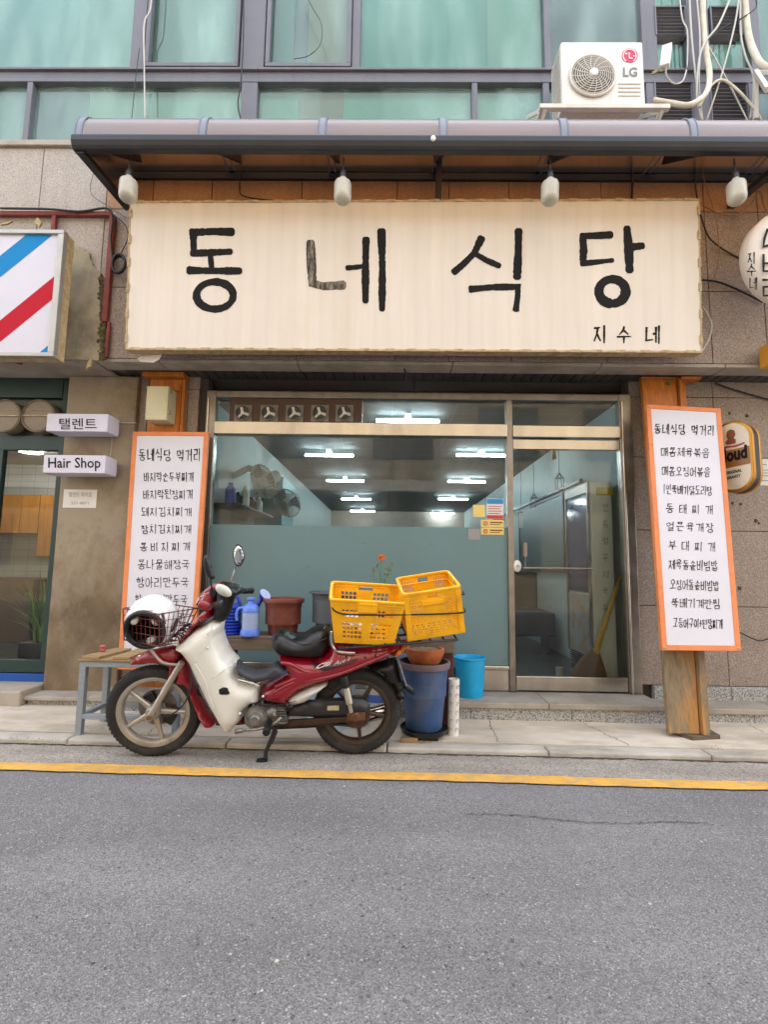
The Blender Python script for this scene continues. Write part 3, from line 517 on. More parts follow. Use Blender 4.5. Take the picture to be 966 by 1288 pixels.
# ground-floor granite, left of the window and right of the door
xw = [PX(801, 700, W), PX(835, 700, W), PX(897, 500, W), PX(1010, 700, W), 4.6, 6]
zj = [P(840, 886, W).z, P(840, 862, W).z, P(840, 762, W).z, P(840, 667, W).z, P(840, 575, W).z, P(900, 500, W).z, zs]
mb = MB(); panels(mb, xw, zj[1:], W, .005, .04); mb.build('lower_facing', M['granite_dn'], B, bevel=.003)
mb = MB(); panels(mb, [xw[0] + .09, xw[1] - .02] + xw[2:], zj[:2], W - .02, .005, .05); mb.build('base_course', M['granite_step'], B, bevel=.004)
mb = MB(); mb.box((xw[0] - .02, W + .03, -.1), (7, W + .12, zs)); mb.box((-2.6, W + .03, -.1), (PX(256, 560, W), W + .12, zs)); mb.build('joint_backing', M['joint'], B)
xl = [PX(172, 500, W), PX(250, 500, W)]
mb = MB(); panels(mb, [xl[0], PX(186, 500, W), PX(236, 500, W), xl[1]], [.05, .9, 1.8, P(240, 490, W).z, zs], W, .005, .04); mb.build('lower_facing', M['granite_dn'], B, bevel=.003)
# the granite step across the shop front
YS = 3.82; zt = P(650, 876, 4.0).z
mb = MB(); x = xl[0] - .02
for q in (375, 500, 690, 835):
    x1 = P(q, 882, YS).x if q < 835 else P(838, 890, YS).x
    mb.box((x + .002, YS - .02, zt - .04), (x1 - .002, W + .02, zt)); x = x1
xr = x
while x < 5: mb.box((x + .002, YS + .06, zt - .075), (x + .9, W + .02, zt - .035)); x += .904
mb.build('door_step', M['granite_slab'], B, bevel=.006)
mb = MB(); x = xl[0] - .01
for q in (320, 465, 592, 720, 838): x1 = P(q, 895, YS).x; mb.box((x + .002, YS, -.08), (x1 - .002, YS + .06, zt - .04)); x = x1
while x < 5: mb.box((x + .002, YS + .08, -.1), (x + .7, YS + .14, zt - .075)); x += .704
mb.build('step_riser', M['granite_step'], B, bevel=.003)

# upper windows: aluminium frame, tinted glass, films and blinds behind it
YU = FR + .01
def ub(mb, x0, x1, y0, y1, ym=None, d0=0, d1=.07):
    ym = ym if ym is not None else (max(0, y0) + y1) / 2
    a, b = P(x0, ym, YU), P(x1, ym, YU); z0, z1 = P((x0+x1)/2 if abs(x1-x0) < 60 else 480, y1, YU).z, P(480, y0, YU).z
    mb.box((a.x, YU + d0, z0), (b.x, YU + d1, z1))
zr0, zr1 = P(480, 103, YU).z, P(480, 86, YU).z
mb = MB(); mb.box((-9, YU, zr0), (9, YU + .07, zr0 + .03)); mb.box((-9, YU + .012, zr0 + .03), (9, YU + .07, zr1 - .02)); mb.box((-9, YU - .012, zr1 - .022), (9, YU + .07, zr1))
mb.box((-9, YU + .005, zsill), (9, YU + .07, zsill + .03))
for x0, x1 in ((165, 182), (303, 333), (443, 453), (685, 693), (808, 827), (866, 893), (944, 957)):
    a, b = P(x0, 45, YU).x, P(x1, 45, YU).x; mb.box((a, YU + .003, zr1 + .001), (b, YU + .075, ztop + .1))
for x0, x1 in ((-250, -240), (30, 37), (302, 322), (594, 601), (684, 692), (815, 826), (872, 896), (942, 952)):
    a, b = P(x0, 140, YU).x, P(x1, 140, YU).x; mb.box((a, YU + .003, zsill + .03), (b, YU + .075, zr0 - .001))
UW = mb.build('upper_window', M['alu'], B, bevel=.004)
mb = MB()                                     # the openable sashes with their own thinner frames
for x0, x1 in ((184, 301), (335, 442)):
    a, b = P(x0, 45, YU).x, P(x1, 45, YU).x; z0, z1 = zr1 + .006, ztop + .05; t = .035
    for q in (((a, z0), (b, z0 + t)), ((a, z0 + t), (a + t, z1)), ((b - t, z0 + t), (b, z1))): mb.box((q[0][0], YU - .015, q[0][1]), (q[1][0], YU + .04, q[1][1]))
mb.build('window_sash', M['alu'], UW, bevel=.004)
mb = MB()
mb.add([(-9, YU + .05, zr1), (P(808, 45, YU).x, YU + .05, zr1), (P(808, 45, YU).x, YU + .05, ztop + .1), (-9, YU + .05, ztop + .1)], [(0, 1, 2, 3)])
mb.add([(-9, YU + .05, zsill), (P(815, 140, YU).x, YU + .05, zsill), (P(815, 140, YU).x, YU + .05, zr0), (-9, YU + .05, zr0)], [(0, 1, 2, 3)])
for x0, x1, y0, y1 in ((826, 867, 48, 86), (893, 944, 48, 86), (826, 867, -60, 8), (893, 944, -60, 8), (957, 1200, -60, 86), (952, 1200, 103, 178)):
    a, b = P(x0, (y0+y1)/2, YU), P(x1, (y0+y1)/2, YU); z0, z1 = P(880, y1, YU).z, P(880, y0, YU).z
    mb.add([(a.x, YU + .052, z0), (b.x, YU + .052, z0), (b.x, YU + .052, z1), (a.x, YU + .052, z1)], [(0, 1, 2, 3)])
mb.build('pane', M['g_up'], UW)
bl = [pm('film_' + n_, c_, .45, var=v_*.6, vs=.9, stretch=(2.2, 1, .3), dirt=(1.6, 1, .35), ds=.8, dthr=.48, dcol=d_, damt=.85, det=(2., 2.)) for n_, c_, v_, d_ in
      (('aqua', '#8fcdd0', .12, '#c4e0dd'), ('sage', '#84aba2', .15, '#a9c8bc'), ('tan', '#b3ab95', .18, '#6d8078'), ('teal', '#62bdab', .12, '#98d6c6'), ('grey', '#5d6a6a', .1, '#6d7a78'), ('mint', '#93cfb9', .1, '#bcdcc6'), ('dim', '#4f7f7a', .12, '#5f8f88'))]
def film(x0, x1, z0, z1, m, ym):
    a, b = P(x0, ym, YU).x, P(x1, ym, YU).x; mb = MB(); mb.box((a, YU + .11, z0), (b, YU + .118, z1)); mb.build('window_film', bl[m], UW)
for x0, x1, m in ((-400, 170, 0), (172, 305, 1), (318, 366, 1), (366.3, 384, 4), (384.3, 450, 2), (450.3, 565, 3), (565.3, 616, 3), (616.3, 690, 5), (690.3, 815, 4), (815.3, 960, 3), (960.3, 1200, 6)): film(x0, x1, zr1 - .03, ztop + .1, m, 45)
for x0, x1, m in ((-400, 33, 1), (33.3, 100, 6), (100.3, 312, 5), (312.3, 372, 5), (372.3, 430, 2), (430.3, 597, 5), (597.3, 690, 5), (690.3, 820, 3), (820.3, 946, 4), (946.3, 1200, 6)): film(x0, x1, zsill, zr0 + .03, m, 140)
for x0, x1, y0, y1 in ((826, 862, 9, 40), (896, 932, 9, 40), (826, 873, 104, 151), (896, 943, 104, 151)):
    mb = MB(); a, b = P(x0, (y0+y1)/2, YU).x, P(x1, (y0+y1)/2, YU).x; z0, z1 = P(880, y1 + 4, YU).z, P(880, y0, YU).z; n_ = int((z1 - z0) / .033)
    for i in range(n_):
        z = z0 + (i + .5) * (z1 - z0) / n_; mb.obox(((a + b)/2, YU + .035, z), (((b - a)/2, 0, 0), (0, .022, -.010), (0, .0015, .003)))
    mb.box((a, YU + .07, z0), (b, YU + .08, z1), 1)
    for q in (a - .012, b): mb.box((q, YU - .004, z0), (q + .012, YU + .06, z1))
    mb.box((a - .012, YU - .004, z1), (b + .012, YU + .06, z1 + .012))
    mb.build('louvre_vent', [M['alu'], M['acdark']], B)

# shop window and door
def wb(mb, x0, y0, x1, y1, d0, d1, m=0, yr=None):      # a box on the shop-front plane from pixel corners
    yr = (y0 + y1) / 2 if yr is None else yr
    a, b = P(x0, yr, W), P(x1, yr, W); xm = (x0 + x1) / 2
    mb.box((a.x, W + d0, P(xm, y1, W).z), (b.x, W + d1, P(xm, y0, W).z), m)
zh = P(500, 503, W).z; zt2 = zt + .005
xA, xB, xC, xD, xE, xF = PX(258, 560, W), PX(270, 560, W), PX(638.5, 700, W), PX(646, 700, W), PX(784, 700, W), PX(800, 700, W)
zhr0, zhr1 = P(450, 549, W).z, P(450, 533, W).z; zk1 = P(560, 836, W).z
mb = MB(); mb.box((xA, W - .03, zt2), (xB, W + .05, zh + .06)); mb.box((xB, W - .028, zh), (xE, W + .05, zh + .058)); mb.box((xC, W - .03, zt2), (xD, W + .05, zh)); mb.box((xE, W - .03, zt2), (xF, W + .05, zh + .06))
FW = mb.build('shop_window_frame', M['steel_dk'], B, bevel=.005)
mb = MB(); mb.box((xB, W - .045, zhr0), (xC, W + .05, zhr1)); mb.box((xB, W - .012, zt2), (xC, W + .05, zk1 - .03)); mb.box((xB, W - .03, zk1 - .03), (xC, W + .05, zk1))
mb.box((xD, W - .045, P(715, 552, W).z), (xE, W + .05, P(715, 537, W).z)); mb.box((xA + .012, W - .045, zt2), (xA + .028, W - .03, zh)); mb.box((xE + .012, W - .045, zt2), (xE + .03, W - .03, zh))
mb.build('polished_rail', M['stainless'], FW, bevel=.006)
mb = MB(); zf = P(450, 662, W).z
def gl(x0, x1, z0, z1, y): mb.add([(x0, y, z0), (x1, y, z0), (x1, y, z1), (x0, y, z1)], [(0, 1, 2, 3)])
xv = PX(456, 520, W)
gl(xB, xC, zk1, zhr0, W); gl(xv, xC, zhr1, zh, W); gl(xB, PX(292, 520, W), zhr1, zh, W); gl(xD, xE, P(715, 537, W).z, zh, W)
mb.build('pane', M['g_shop'], FW)
mb = MB(); mb.box((xB + .001, W - .006, zk1 + .001), (xC - .001, W - .003, zf)); mb.build('frosted_film', M['film'], FW)
# door
zd0, zd1 = zt2 + .01, P(715, 553, W).z - .006
mb = MB(); mb.box((xD + .006, W - .02, zd1 - .085), (xE - .004, W + .02, zd1)); mb.box((xD + .006, W - .02, zd0), (xE - .004, W + .02, zd0 + .11))
D = mb.build('door', M['stainless'], B, bevel=.004)
mb = MB(); gl(xD + .004, xE - .003, zd0 + .11, zd1 - .085, W - .004); mb.build('pane', M['g_door'], D)
mb = MB(); zp = P(700, 715, W).z; a = P(659, 715, W).x; b = P(742, 715, W).x; mb.tube([(a, W - .05, P(660, 683, W).z), (a, W - .05, zp), (b, W - .05, zp + .003)], .008, 10)
mb.tube([(a, W, zp), (a, W - .05, zp)], .008); mb.tube([(b, W, zp), (b, W - .05, zp)], .008); mb.box((a - .014, W - .062, P(660, 700, W).z), (a + .014, W - .02, P(660, 683, W).z)); mb.build('handle', M['steel_dk'], D, smooth=True, auto=40)
mb = MB(); c = P(650, 712, W); mb.sphere(c + Vector((.0, -.02, 0)), (.035, .02, .05), 18, 10); mb.build('lock', M['whitep'], D, smooth=True)
mb = MB(); mb.lathe([(0, -.03), (.012, -.03), (.012, .0)], c + Vector((0, -.022, 0)), (0, 1, 0), 14); mb.build('lock_cylinder', M['silver'], D)

# dining room
mb = MB(); x0, x1, zc, yb = -1.62, 2.02, 2.63, 15.5
mb.add([(x0, W+.06, zt), (x1, W+.06, zt), (x1, yb, zt), (x0, yb, zt)], [(0, 1, 2, 3)], 0); mb.add([(x0, W+.06, zc), (x1, W+.06, zc), (x1, yb, zc), (x0, yb, zc)], [(3, 2, 1, 0)], 1)
mb.add([(x0, W+.06, zt), (x0, yb, zt), (x0, yb, zc), (x0, W+.06, zc)], [(3, 2, 1, 0)], 2); mb.add([(x1, W+.06, zt), (x1, yb, zt), (x1, yb, zc), (x1, W+.06, zc)], [(0, 1, 2, 3)], 2)
mb.add([(x0, yb, zt), (x1, yb, zt), (x1, yb, zc), (x0, yb, zc)], [(0, 1, 2, 3)], 3)
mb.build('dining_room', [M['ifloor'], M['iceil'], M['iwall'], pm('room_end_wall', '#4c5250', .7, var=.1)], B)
lamps = [(513, 530), (414, 573), (605, 573), (434, 605), (587, 606), (448, 628), (570, 628), (456, 643), (556, 646), (490, 660), (548, 663)]
lamp0 = None
for i, (px, py) in enumerate(lamps):
    Y = W + .4 if i == 0 else max(5, 1.42 * F / (712 - py)); Y = 1.40 * F / (712 - py); c = P(px, py, Y)
    lab = 'glowing fluorescent ceiling tube with a square centre bracket seen through the shop window'
    if i == 0:
        lamp0 = thing('ceiling_lamp', lab, 'ceiling lamp', c, 'fluorescent tubes in the dining room'); r = lamp0
        mb = MB(); mb.tube([c + Vector((-.31, 0, 0)), c + Vector((.31, 0, 0))], .012, 10); mb.build('tube', M['lamp'], r, smooth=True, auto=50)
        mb = MB(); mb.box(c + Vector((-.03, -.10, .016)), c + Vector((.03, .10, .06))); mb.box(c + Vector((-.31, -.016, .014)), c + Vector((.31, .016, .022))); mb.build('bracket', M['lampbody'], r)
        mb = MB(); mb.tube([c + Vector((0, 0, .1)), Vector((c.x, c.y, 2.63))], .006, 6); mb.build('hanger', M['silver'], r)
    else: r = dup(lamp0); r.location = c
    r['label'] = ['fluorescent tube seen through the transom pane above the rail', 'nearest fluorescent tube of the left-hand row behind the main pane', 'nearest fluorescent tube of the right-hand row behind the main pane',
      'second fluorescent tube of the left-hand row in the dining room', 'second fluorescent tube of the right-hand row in the dining room', 'third fluorescent tube of the left-hand row in the dining room', 'third fluorescent tube of the right-hand row above the paper notices',
      'fourth fluorescent tube of the left-hand row in the dining room', 'fourth fluorescent tube of the right-hand row in the dining room', 'farthest fluorescent tube of the left-hand row just above the frosted film', 'farthest fluorescent tube of the right-hand row just above the frosted film'][i]

# five small ventilation fans in a wooden panel over the window
mb = MB(); wb(mb, 290, 503, 456, 534, -.035, .02); 
VP_ = rooted(mb.build('fan_panel', pm('dark_red_wood', '#43291c', .5, var=.25, vs=6, stretch=(1, 6, 6)), None, bevel=.003), P(373, 534, W)); tag(VP_, 'dark reddish wooden panel holding five round fans over the window', 'panel')
for i, px in enumerate((305, 338, 370, 402, 433)):
    c = P(px, 519.5, W - .05); r_ = .068
    if i == 0:
        vf = thing('ventilation_fan', 'x', 'ventilation fan', c, 'round ventilation fans above the shop window'); cur = vf
        mb = MB(); mb.lathe([(r_, .02), (r_, -.012), (r_ - .006, -.018), (r_ - .010, -.012), (r_ - .010, .014)], c, (0, 1, 0), 28); mb.box(c + Vector((-.075, .006, -.072)), c + Vector((.075, .0145, .072))); mb.build('housing', pm('fan_grey', '#77736c', .5, var=.15), vf, smooth=True, auto=40)
        mb = MB(); mb.lathe([(0, 0), (r_ - .010, 0)], c + Vector((0, .004, 0)), (0, 1, 0), 28); mb.build('backing', M['idark'], vf)
        mb = MB()
        for k in range(3):
            a = R(90 + 120*k + 15); d = Vector((math.cos(a), 0, math.sin(a))); e = Vector((-d.z, 0, d.x))
            mb.add([c + d*.012 - e*.008, c + d*(r_-.014) - e*.012 + Vector((0, .006, 0)), c + d*(r_-.014) + e*.011 - Vector((0, .008, 0)), c + d*.012 + e*.010 - Vector((0, .004, 0))], [(0, 1, 2, 3)])
        mb.build('blades', M['fanw'], vf, solid=.002)
        mb = MB(); mb.lathe([(0, -.012), (.014, -.010), (.017, 0), (.017, .01)], c, (0, 1, 0), 16); mb.build('hub', M['fanw'], vf, smooth=True, auto=40)
    else: cur = dup(vf); cur.location = c
    cur['label'] = ('leftmost of five', 'second from left of five', 'middle one of five', 'second from right of five', 'rightmost of five')[i] + ' round ventilation fans in the wooden panel above the window'

# ------------------------------------------------------------------ the hair salon next door
H = thing('hair_salon', 'brown rendered hair salon front with a dark green window frame', 'building', (-3.2, W, 0))
YB = W - .06
xp0, xp1 = PX(79, 560, YB), PX(172, 500, YB)
mb = MB(); mb.box((xp0, YB, .1), (xp1 - .003, W + .3, zs - .03)); mb.build('wall', M['brown'], H, bevel=.01)
mb = MB(); zl = P(100, 875, 3.95).z; mb.box((xp0 - .01, 3.9, zl - .03), (xp1 - .003, YB + .01, zl)); mb.box((xp0, 3.93, -.05), (xp1 - .003, YB + .01, zl - .03), 1); mb.build('base_course', [M['granite_slab'], M['granite_step']], H, bevel=.006)
# salon window
ys = W + .03
def hb(mb, x0, y0, x1, y1, d0=0, d1=.06, m=0):
    a, b = P(x0, (y0+y1)/2, ys).x if x0 > -900 else -6.2, P(x1, (y0+y1)/2, ys).x; mb.box((a, ys + d0, P(30, y1, ys).z), (b, ys + d1, P(30, y0, ys).z), m)
mb = MB(); zh0 = P(30, 555, ys).z; hb(mb, -999, 548, 79, 566); hb(mb, -999, 830, 62, 846); a = PX(73, 565, ys); mb.box((a, ys - .002, P(30, 846, ys).z), (xp0, ys + .06, zs - .03))
a = PX(3, 560, ys); mb.box((a - .02, ys + .002, P(30, 830, ys).z), (a + .008, ys + .055, zh0)); hb(mb, -999, 470, 79, 500)
HWn = mb.build('window_frame', M['green'], H, bevel=.004)
mb = MB(); mb.add([(-6.2, ys+.03, P(30, 832, ys).z), (PX(73, 565, ys), ys+.03, P(30, 832, ys).z), (PX(73, 565, ys), ys+.03, zh0), (-6.2, ys+.03, zh0)], [(0, 1, 2, 3)]); mb.build('pane', M['g_hair'], HWn)
mb = MB(); hb(mb, -999, 500, 79, 549, .04, .05); mb.build('transom_panel', pm('transom_dark', '#0e1c20', .3), HWn)
mb = MB(); hb(mb, -999, 847, 62, 862, -.01, .06); mb.build('blue_base', M['bluepaint'], H, bevel=.004)
mb = MB(); zst = P(30, 864, 4.0).z; mb.box((-6.5, 3.86, -.1), (xp0 - .012, ys + .1, zst)); mb.build('door_step', M['concrete'], H, bevel=.012)
mb = MB()                                                                    # salon interior
x0, x1, y1, z0, z1 = -8.2, xp0 + .02, 7.1, zst - .02, 2.55
mb.add([(x0, ys+.06, z0), (x1, ys+.06, z0), (x1, y1, z0), (x0, y1, z0)], [(0, 1, 2, 3)], 0); mb.add([(x0, ys+.06, z1), (x1, ys+.06, z1), (x1, y1, z1), (x0, y1, z1)], [(3, 2, 1, 0)], 1)
mb.add([(x0, y1, z0), (x1, y1, z0), (x1, y1, z1), (x0, y1, z1)], [(0, 1, 2, 3)], 2); mb.add([(x1, ys+.06, z0), (x1, y1, z0), (x1, y1, z1), (x1, ys+.06, z1)], [(0, 1, 2, 3)], 1); mb.add([(x0, ys+.06, z0), (x0, y1, z0), (x0, y1, z1), (x0, ys+.06, z1)], [(3, 2, 1, 0)], 1)
mb.build('salon_room', [M['ifloor'], pm('salon_wall', '#9a9c98', .7), M['tile']], H)
for i, (px, lab) in enumerate(((10, 'round beige vent cover at the photo edge above the salon window'), (52, 'round beige vent cover beside the small upper box sign'))):
    c = P(px, 525, ys - .02); v = thing('round_vent', lab, 'vent', c, 'round vents above the salon window')
    mb = MB(); mb.lathe([(.14, .10), (.145, -.05), (.135, -.06), (.13, -.045), (.0, -.045)], c, (0, 1, 0), 32); mb.build('cover', pm('beige_vent', '#857866', .6, var=.15, vs=6), v, smooth=True, auto=35)
    mb = MB(); mb.box(c + Vector((-.13, -.056, -.005)), c + Vector((.13, -.045, .005))); mb.box(c + Vector((-.11, -.051, .05)), c + Vector((.11, -.045, .054))); mb.build('seam', M['trim'], v)
mb = MB(); a, b, d = P(8, 622, 6.6), P(46, 671, 6.6), P(66, 700, 6.6); mb.box((-6.1, 6.6, b.z), (a.lerp(b, .45).x, 7.1, a.z)); mb.box((a.lerp(b, .45).x + .006, 6.6, b.z), (b.x, 7.1, a.z)); mb.box((b.x + .006, 6.6, d.z), (d.x, 7.1, a.z)); o = mb.build('wall_cabinet', M['cabinet'], None, bevel=.008); tag(o, 'honey brown wooden wall cabinet inside the hair salon', 'cabinet')
mb = MB(); mb.box((-6.1, 6.2, z0), (P(42, 740, 6.2).x, 7.1, P(30, 729, 6.2).z)); o = mb.build('salon_counter', pm('counter_wood', '#5a4630', .5, var=.2), None, bevel=.01); tag(o, 'brown wooden counter below the tiled wall inside the salon', 'counter')
for px, yd, lab in ((35, 6.0, 'lit round ceiling light inside the hair salon'), (-60, 5.4, 'second round ceiling light added out of view to brighten the salon')):
    c = P(px, 600, yd); mb = MB(); mb.lathe([(.0, 0), (.13, 0), (.13, .04), (0, .05)], (c.x, c.y, 2.49), (0, 0, 1), 20); o = rooted(mb.build('ceiling_lamp', emit('salon_light', (1, .93, .82), 9.), None), (c.x, c.y, 2.54)); tag(o, lab, 'ceiling lamp')  # the second disc is added outside the frame to brighten the room
# potted snake plant behind the salon glass
c = P(51, 826, ys + .28); c.z = z0
pl = thing('potted_plant', 'upright green leafy plant in a dark box planter behind the salon glass', 'plant', c)
mb = MB(); mb.box(c + Vector((-.14, -.1, 0)), c + Vector((.14, .12, .30))); mb.build('planter', M['idark'], pl, bevel=.01)
mb = MB()
for i in range(60):
    a = rng.random()*6.28; r0 = rng.uniform(.0, .11); h = rng.uniform(.25, .66); lean = rng.uniform(.02, .35) * (1.5 if i > 22 else .5); q = c + Vector((r0*math.cos(a), r0*math.sin(a)*.7, .29)); d = Vector((math.cos(a), math.sin(a)*.6, 0)); e = Vector((-d.y, d.x, 0)).normalized() * rng.uniform(.008, .018)
    p = [q + d*lean*t*t + Vector((0, 0, h*(t - .25*lean*2*t*t))) for t in (0, .35, .7, 1)]
    mb.add([p[0]-e*.6, p[0]+e*.6, p[1]-e, p[1]+e, p[2]-e*.8, p[2]+e*.8, p[3]], [(0, 1, 3, 2), (2, 3, 5, 4), (4, 5, 6)])
mb.build('leaves', pm('plant_leaf', '#79a552', .5, var=.35, vs=12), pl)
# the peeling wall panel and its rusted iron frame
def fb(mb, x0, y0, x1, y1, Y0, Y1, m=0):
    a, b = P(x0, (y0+y1)/2, Y0), P(x1, (y0+y1)/2, Y0); xm = (x0+x1)/2; mb.box((a.x, Y0, P(xm, y1, Y0).z), (b.x, Y1, P(xm, y0, Y0).z), m)
YP = FR - .03; pts = [(40, 452), (40, 300), (68, 302), (82, 308), (95, 309), (104, 313), (112, 318), (114, 328), (119, 338), (126, 342), (124, 356), (128, 372), (125, 388), (129, 405), (124, 420), (128, 436), (127, 452)]
mb = MB(); poly = []
for i in range(len(pts)):
    a, b = Vector(pts[i]), Vector(pts[(i+1) % len(pts)])
    for k in range(5): q = a.lerp(b, k/5); poly.append(P(q.x + rng.normal(0, .7), q.y + rng.normal(0, .7), YP))
mb.prism(poly, (0, .029, 0)); pz = mb.build('peeling_plaster', M['plaster'], H)
mb = MB()
for i in range(150):
    t = rng.random(); px, py = 128 + rng.normal(0, 2.2), 345 + 108*t; c = P(px, py, YP - .004); r = rng.uniform(.004, .016)
    mb.sphere(c, (r, r*.4, r*rng.uniform(.6, 1.4)), 6, 4, m=(0 if t < .55 or rng.random() < .6 else 1))
mb.build('crumbling_edge', [pm('dark_crumb', '#4d3d28', .95, var=.5, vs=50), M['moss']], H, local=False)
mb = MB(); Y0 = FR - .05
fb(mb, -60, 265, 139, 270, Y0, Y0 + .04); fb(mb, 132, 270.5, 138.5, 404, Y0 + .001, Y0 + .04); fb(mb, 132.5, 404.3, 136, 449, Y0 + .004, Y0 + .03); fb(mb, 63.5, 270.5, 68.5, 292, Y0 + .002, Y0 + .035)
o = rooted(mb.build('iron_frame', M['rust'], None, bevel=.004), P(100, 449, Y0)); tag(o, 'rusted red iron frame on the wall beside the barber stripe sign', 'frame')

# ------------------------------------------------------------------ lettering
INI = 'ㄱㄲㄴㄷㄸㄹㅁㅂㅃㅅㅆㅇㅈㅉㅊㅋㅌㅍㅎ'
MED = 'ㅏㅐㅑㅒㅓㅔㅕㅖㅗㅘㅙㅚㅛㅜㅝㅞㅟㅠㅡㅢㅣ'
FIN = ['', 'ㄱ', 'ㄲ', 'ㄳ', 'ㄴ', 'ㄵ', 'ㄶ', 'ㄷ', 'ㄹ', 'ㄺ', 'ㄻ', 'ㄼ', 'ㄽ', 'ㄾ', 'ㄿ', 'ㅀ', 'ㅁ', 'ㅂ', 'ㅄ', 'ㅅ', 'ㅆ', 'ㅇ', 'ㅈ', 'ㅊ', 'ㅋ', 'ㅌ', 'ㅍ', 'ㅎ']
def ring(cx, cy, rx, ry, n=18): return [(cx + rx*math.sin(2*math.pi*k/n), cy + ry*math.cos(2*math.pi*k/n)) for k in range(n)] + [(cx + rx*math.sin(.2), cy + ry*math.cos(.2))]
CON = {'ㄱ': [[(.02,.9),(.92,.95),(.66,0)]], 'ㄴ': [[(.1,1),(.06,.1),(1,.16)]], 'ㄷ': [[(.02,.92),(.95,.98)], [(.1,.92),(.06,.08),(1,.12)]],
 'ㄹ': [[(.02,.95),(.92,1),(.88,.56),(.08,.5),(.06,.04),(1,.08)]], 'ㅁ': [[(.08,.95),(.1,.04)], [(.08,.92),(.94,.97),(.9,.05)], [(.1,.05),(.92,.05)]],
 'ㅂ': [[(.08,1),(.1,.03)], [(.92,1),(.9,.03)], [(.1,.55),(.9,.57)], [(.1,.05),(.9,.05)]], 'ㅅ': [[(.52,1),(.42,.55),(0,0)], [(.46,.58),(1,.04)]], 'ㅇ': [ring(.5,.5,.46,.46)],
 'ㅈ': [[(.04,.92),(.92,.97)], [(.58,.93),(.42,.5),(0,0)], [(.47,.5),(1,.04)]], 'ㅊ': [[(.36,1.06),(.68,1.02)], [(.04,.78),(.92,.82)], [(.56,.8),(.42,.42),(0,0)], [(.47,.42),(1,.02)]],
 'ㅋ': [[(.02,.9),(.92,.95),(.66,0)], [(.02,.46),(.78,.5)]], 'ㅌ': [[(.02,.95),(.95,1)], [(.1,.95),(.06,.06),(1,.1)], [(.1,.5),(.9,.54)]],
 'ㅍ': [[(0,.92),(1,.96)], [(.3,.92),(.34,.08)], [(.7,.94),(.66,.08)], [(0,.05),(1,.08)]], 'ㅎ': [[(.34,1.04),(.68,1.02)], [(0,.74),(1,.78)], ring(.5,.28,.36,.28)]}
for a, b in (('ㄲ','ㄱ'), ('ㄸ','ㄷ'), ('ㅃ','ㅂ'), ('ㅆ','ㅅ'), ('ㅉ','ㅈ')): CON[a] = [[(x*.46+o, y) for x, y in s] for o in (0, .54) for s in CON[b]]
CON['ㄺ'] = [[(x*.46, y) for x, y in s] for s in CON['ㄹ']] + [[(x*.46+.54, y) for x, y in s] for s in CON['ㄱ']]
def vow_v(v):                                     # upright part in a unit box
    d = {'ㅣ': [[(.6,1),(.58,0)]], 'ㅏ': [[(.4,1),(.4,0)], [(.4,.5),(.95,.52)]], 'ㅑ': [[(.4,1),(.4,0)], [(.4,.65),(.95,.66)], [(.4,.35),(.95,.36)]], 'ㅓ': [[(.7,1),(.7,0)], [(.1,.55),(.7,.54)]],
     'ㅕ': [[(.7,1),(.7,0)], [(.15,.66),(.7,.65)], [(.15,.36),(.7,.36)]], 'ㅐ': [[(.25,.92),(.25,.06)], [(.8,1),(.8,0)], [(.25,.5),(.8,.5)]], 'ㅔ': [[(.45,.92),(.45,.06)], [(.9,1),(.9,0)], [(.0,.56),(.45,.55)]],
     'ㅖ': [[(.45,.92),(.45,.06)], [(.9,1),(.9,0)], [(0,.68),(.45,.66)], [(0,.36),(.45,.36)]], 'ㅒ': [[(.25,.92),(.25,.06)], [(.8,1),(.8,0)], [(.25,.65),(.8,.65)], [(.25,.35),(.8,.35)]]}
    return d[v]
def vow_h(v):
    return {'ㅡ': [[(0,.4),(1,.45)]], 'ㅗ': [[(.5,1),(.5,.25)], [(0,.18),(1,.24)]], 'ㅛ': [[(.34,1),(.36,.25)], [(.66,1),(.64,.25)], [(0,.18),(1,.24)]], 'ㅜ': [[(0,.85),(1,.9)], [(.52,.85),(.5,0)]], 'ㅠ': [[(0,.85),(1,.9)], [(.36,.85),(.3,0)], [(.66,.87),(.68,0)]]}[v]
MIX = {'ㅘ': ('ㅗ','ㅏ'), 'ㅙ': ('ㅗ','ㅐ'), 'ㅚ': ('ㅗ','ㅣ'), 'ㅝ': ('ㅜ','ㅓ'), 'ㅞ': ('ㅜ','ㅔ'), 'ㅟ': ('ㅜ','ㅣ'), 'ㅢ': ('ㅡ','ㅣ')}
def fit(ss, x0, y0, x1, y1): return [[(x0 + x*(x1-x0), y0 + y*(y1-y0)) for x, y in s] for s in ss]
def syl(ch):
    k = ord(ch) - 0xAC00
    if not 0 <= k < 11172:
        return {'1': [[(.45,1),(.5,0)]], '+': [[(.1,.5),(.9,.5)], [(.5,.85),(.5,.15)]], ' ': []}.get(ch, [])
    i, v, f = INI[k // 588], MED[k % 588 // 28], FIN[k % 28]; out = []
    b = .46 if f else 0
    if v in 'ㅗㅛㅜㅠㅡ':
        if f: out += fit(CON[i], .2, .7, .82, 1) + fit(vow_h(v), .02, .42, .98, .66) + fit(CON[f], .2, 0, .82, .36)
        else: out += fit(CON[i], .18, .5, .82, 1) + fit(vow_h(v), .02, 0, .98, .44)
    elif v in MIX:
        a, c = MIX[v]; out += fit(CON[i], .08, b + (1-b)*.5, .56, .98) + fit(vow_h(a), .0, b + .02, .64, b + (1-b)*.42) + fit(vow_v(c), .66, b - .02, 1, 1.02)
        if f: out += fit(CON[f], .25, 0, .9, .36)
    else:
        out += fit(CON[i], .03, b + .06, .52, .95) + fit(vow_v(v), .56, b - .04, 1, 1.04)
        if f: out += fit(CON[f], .25, -.02, .92, .35)
    return out
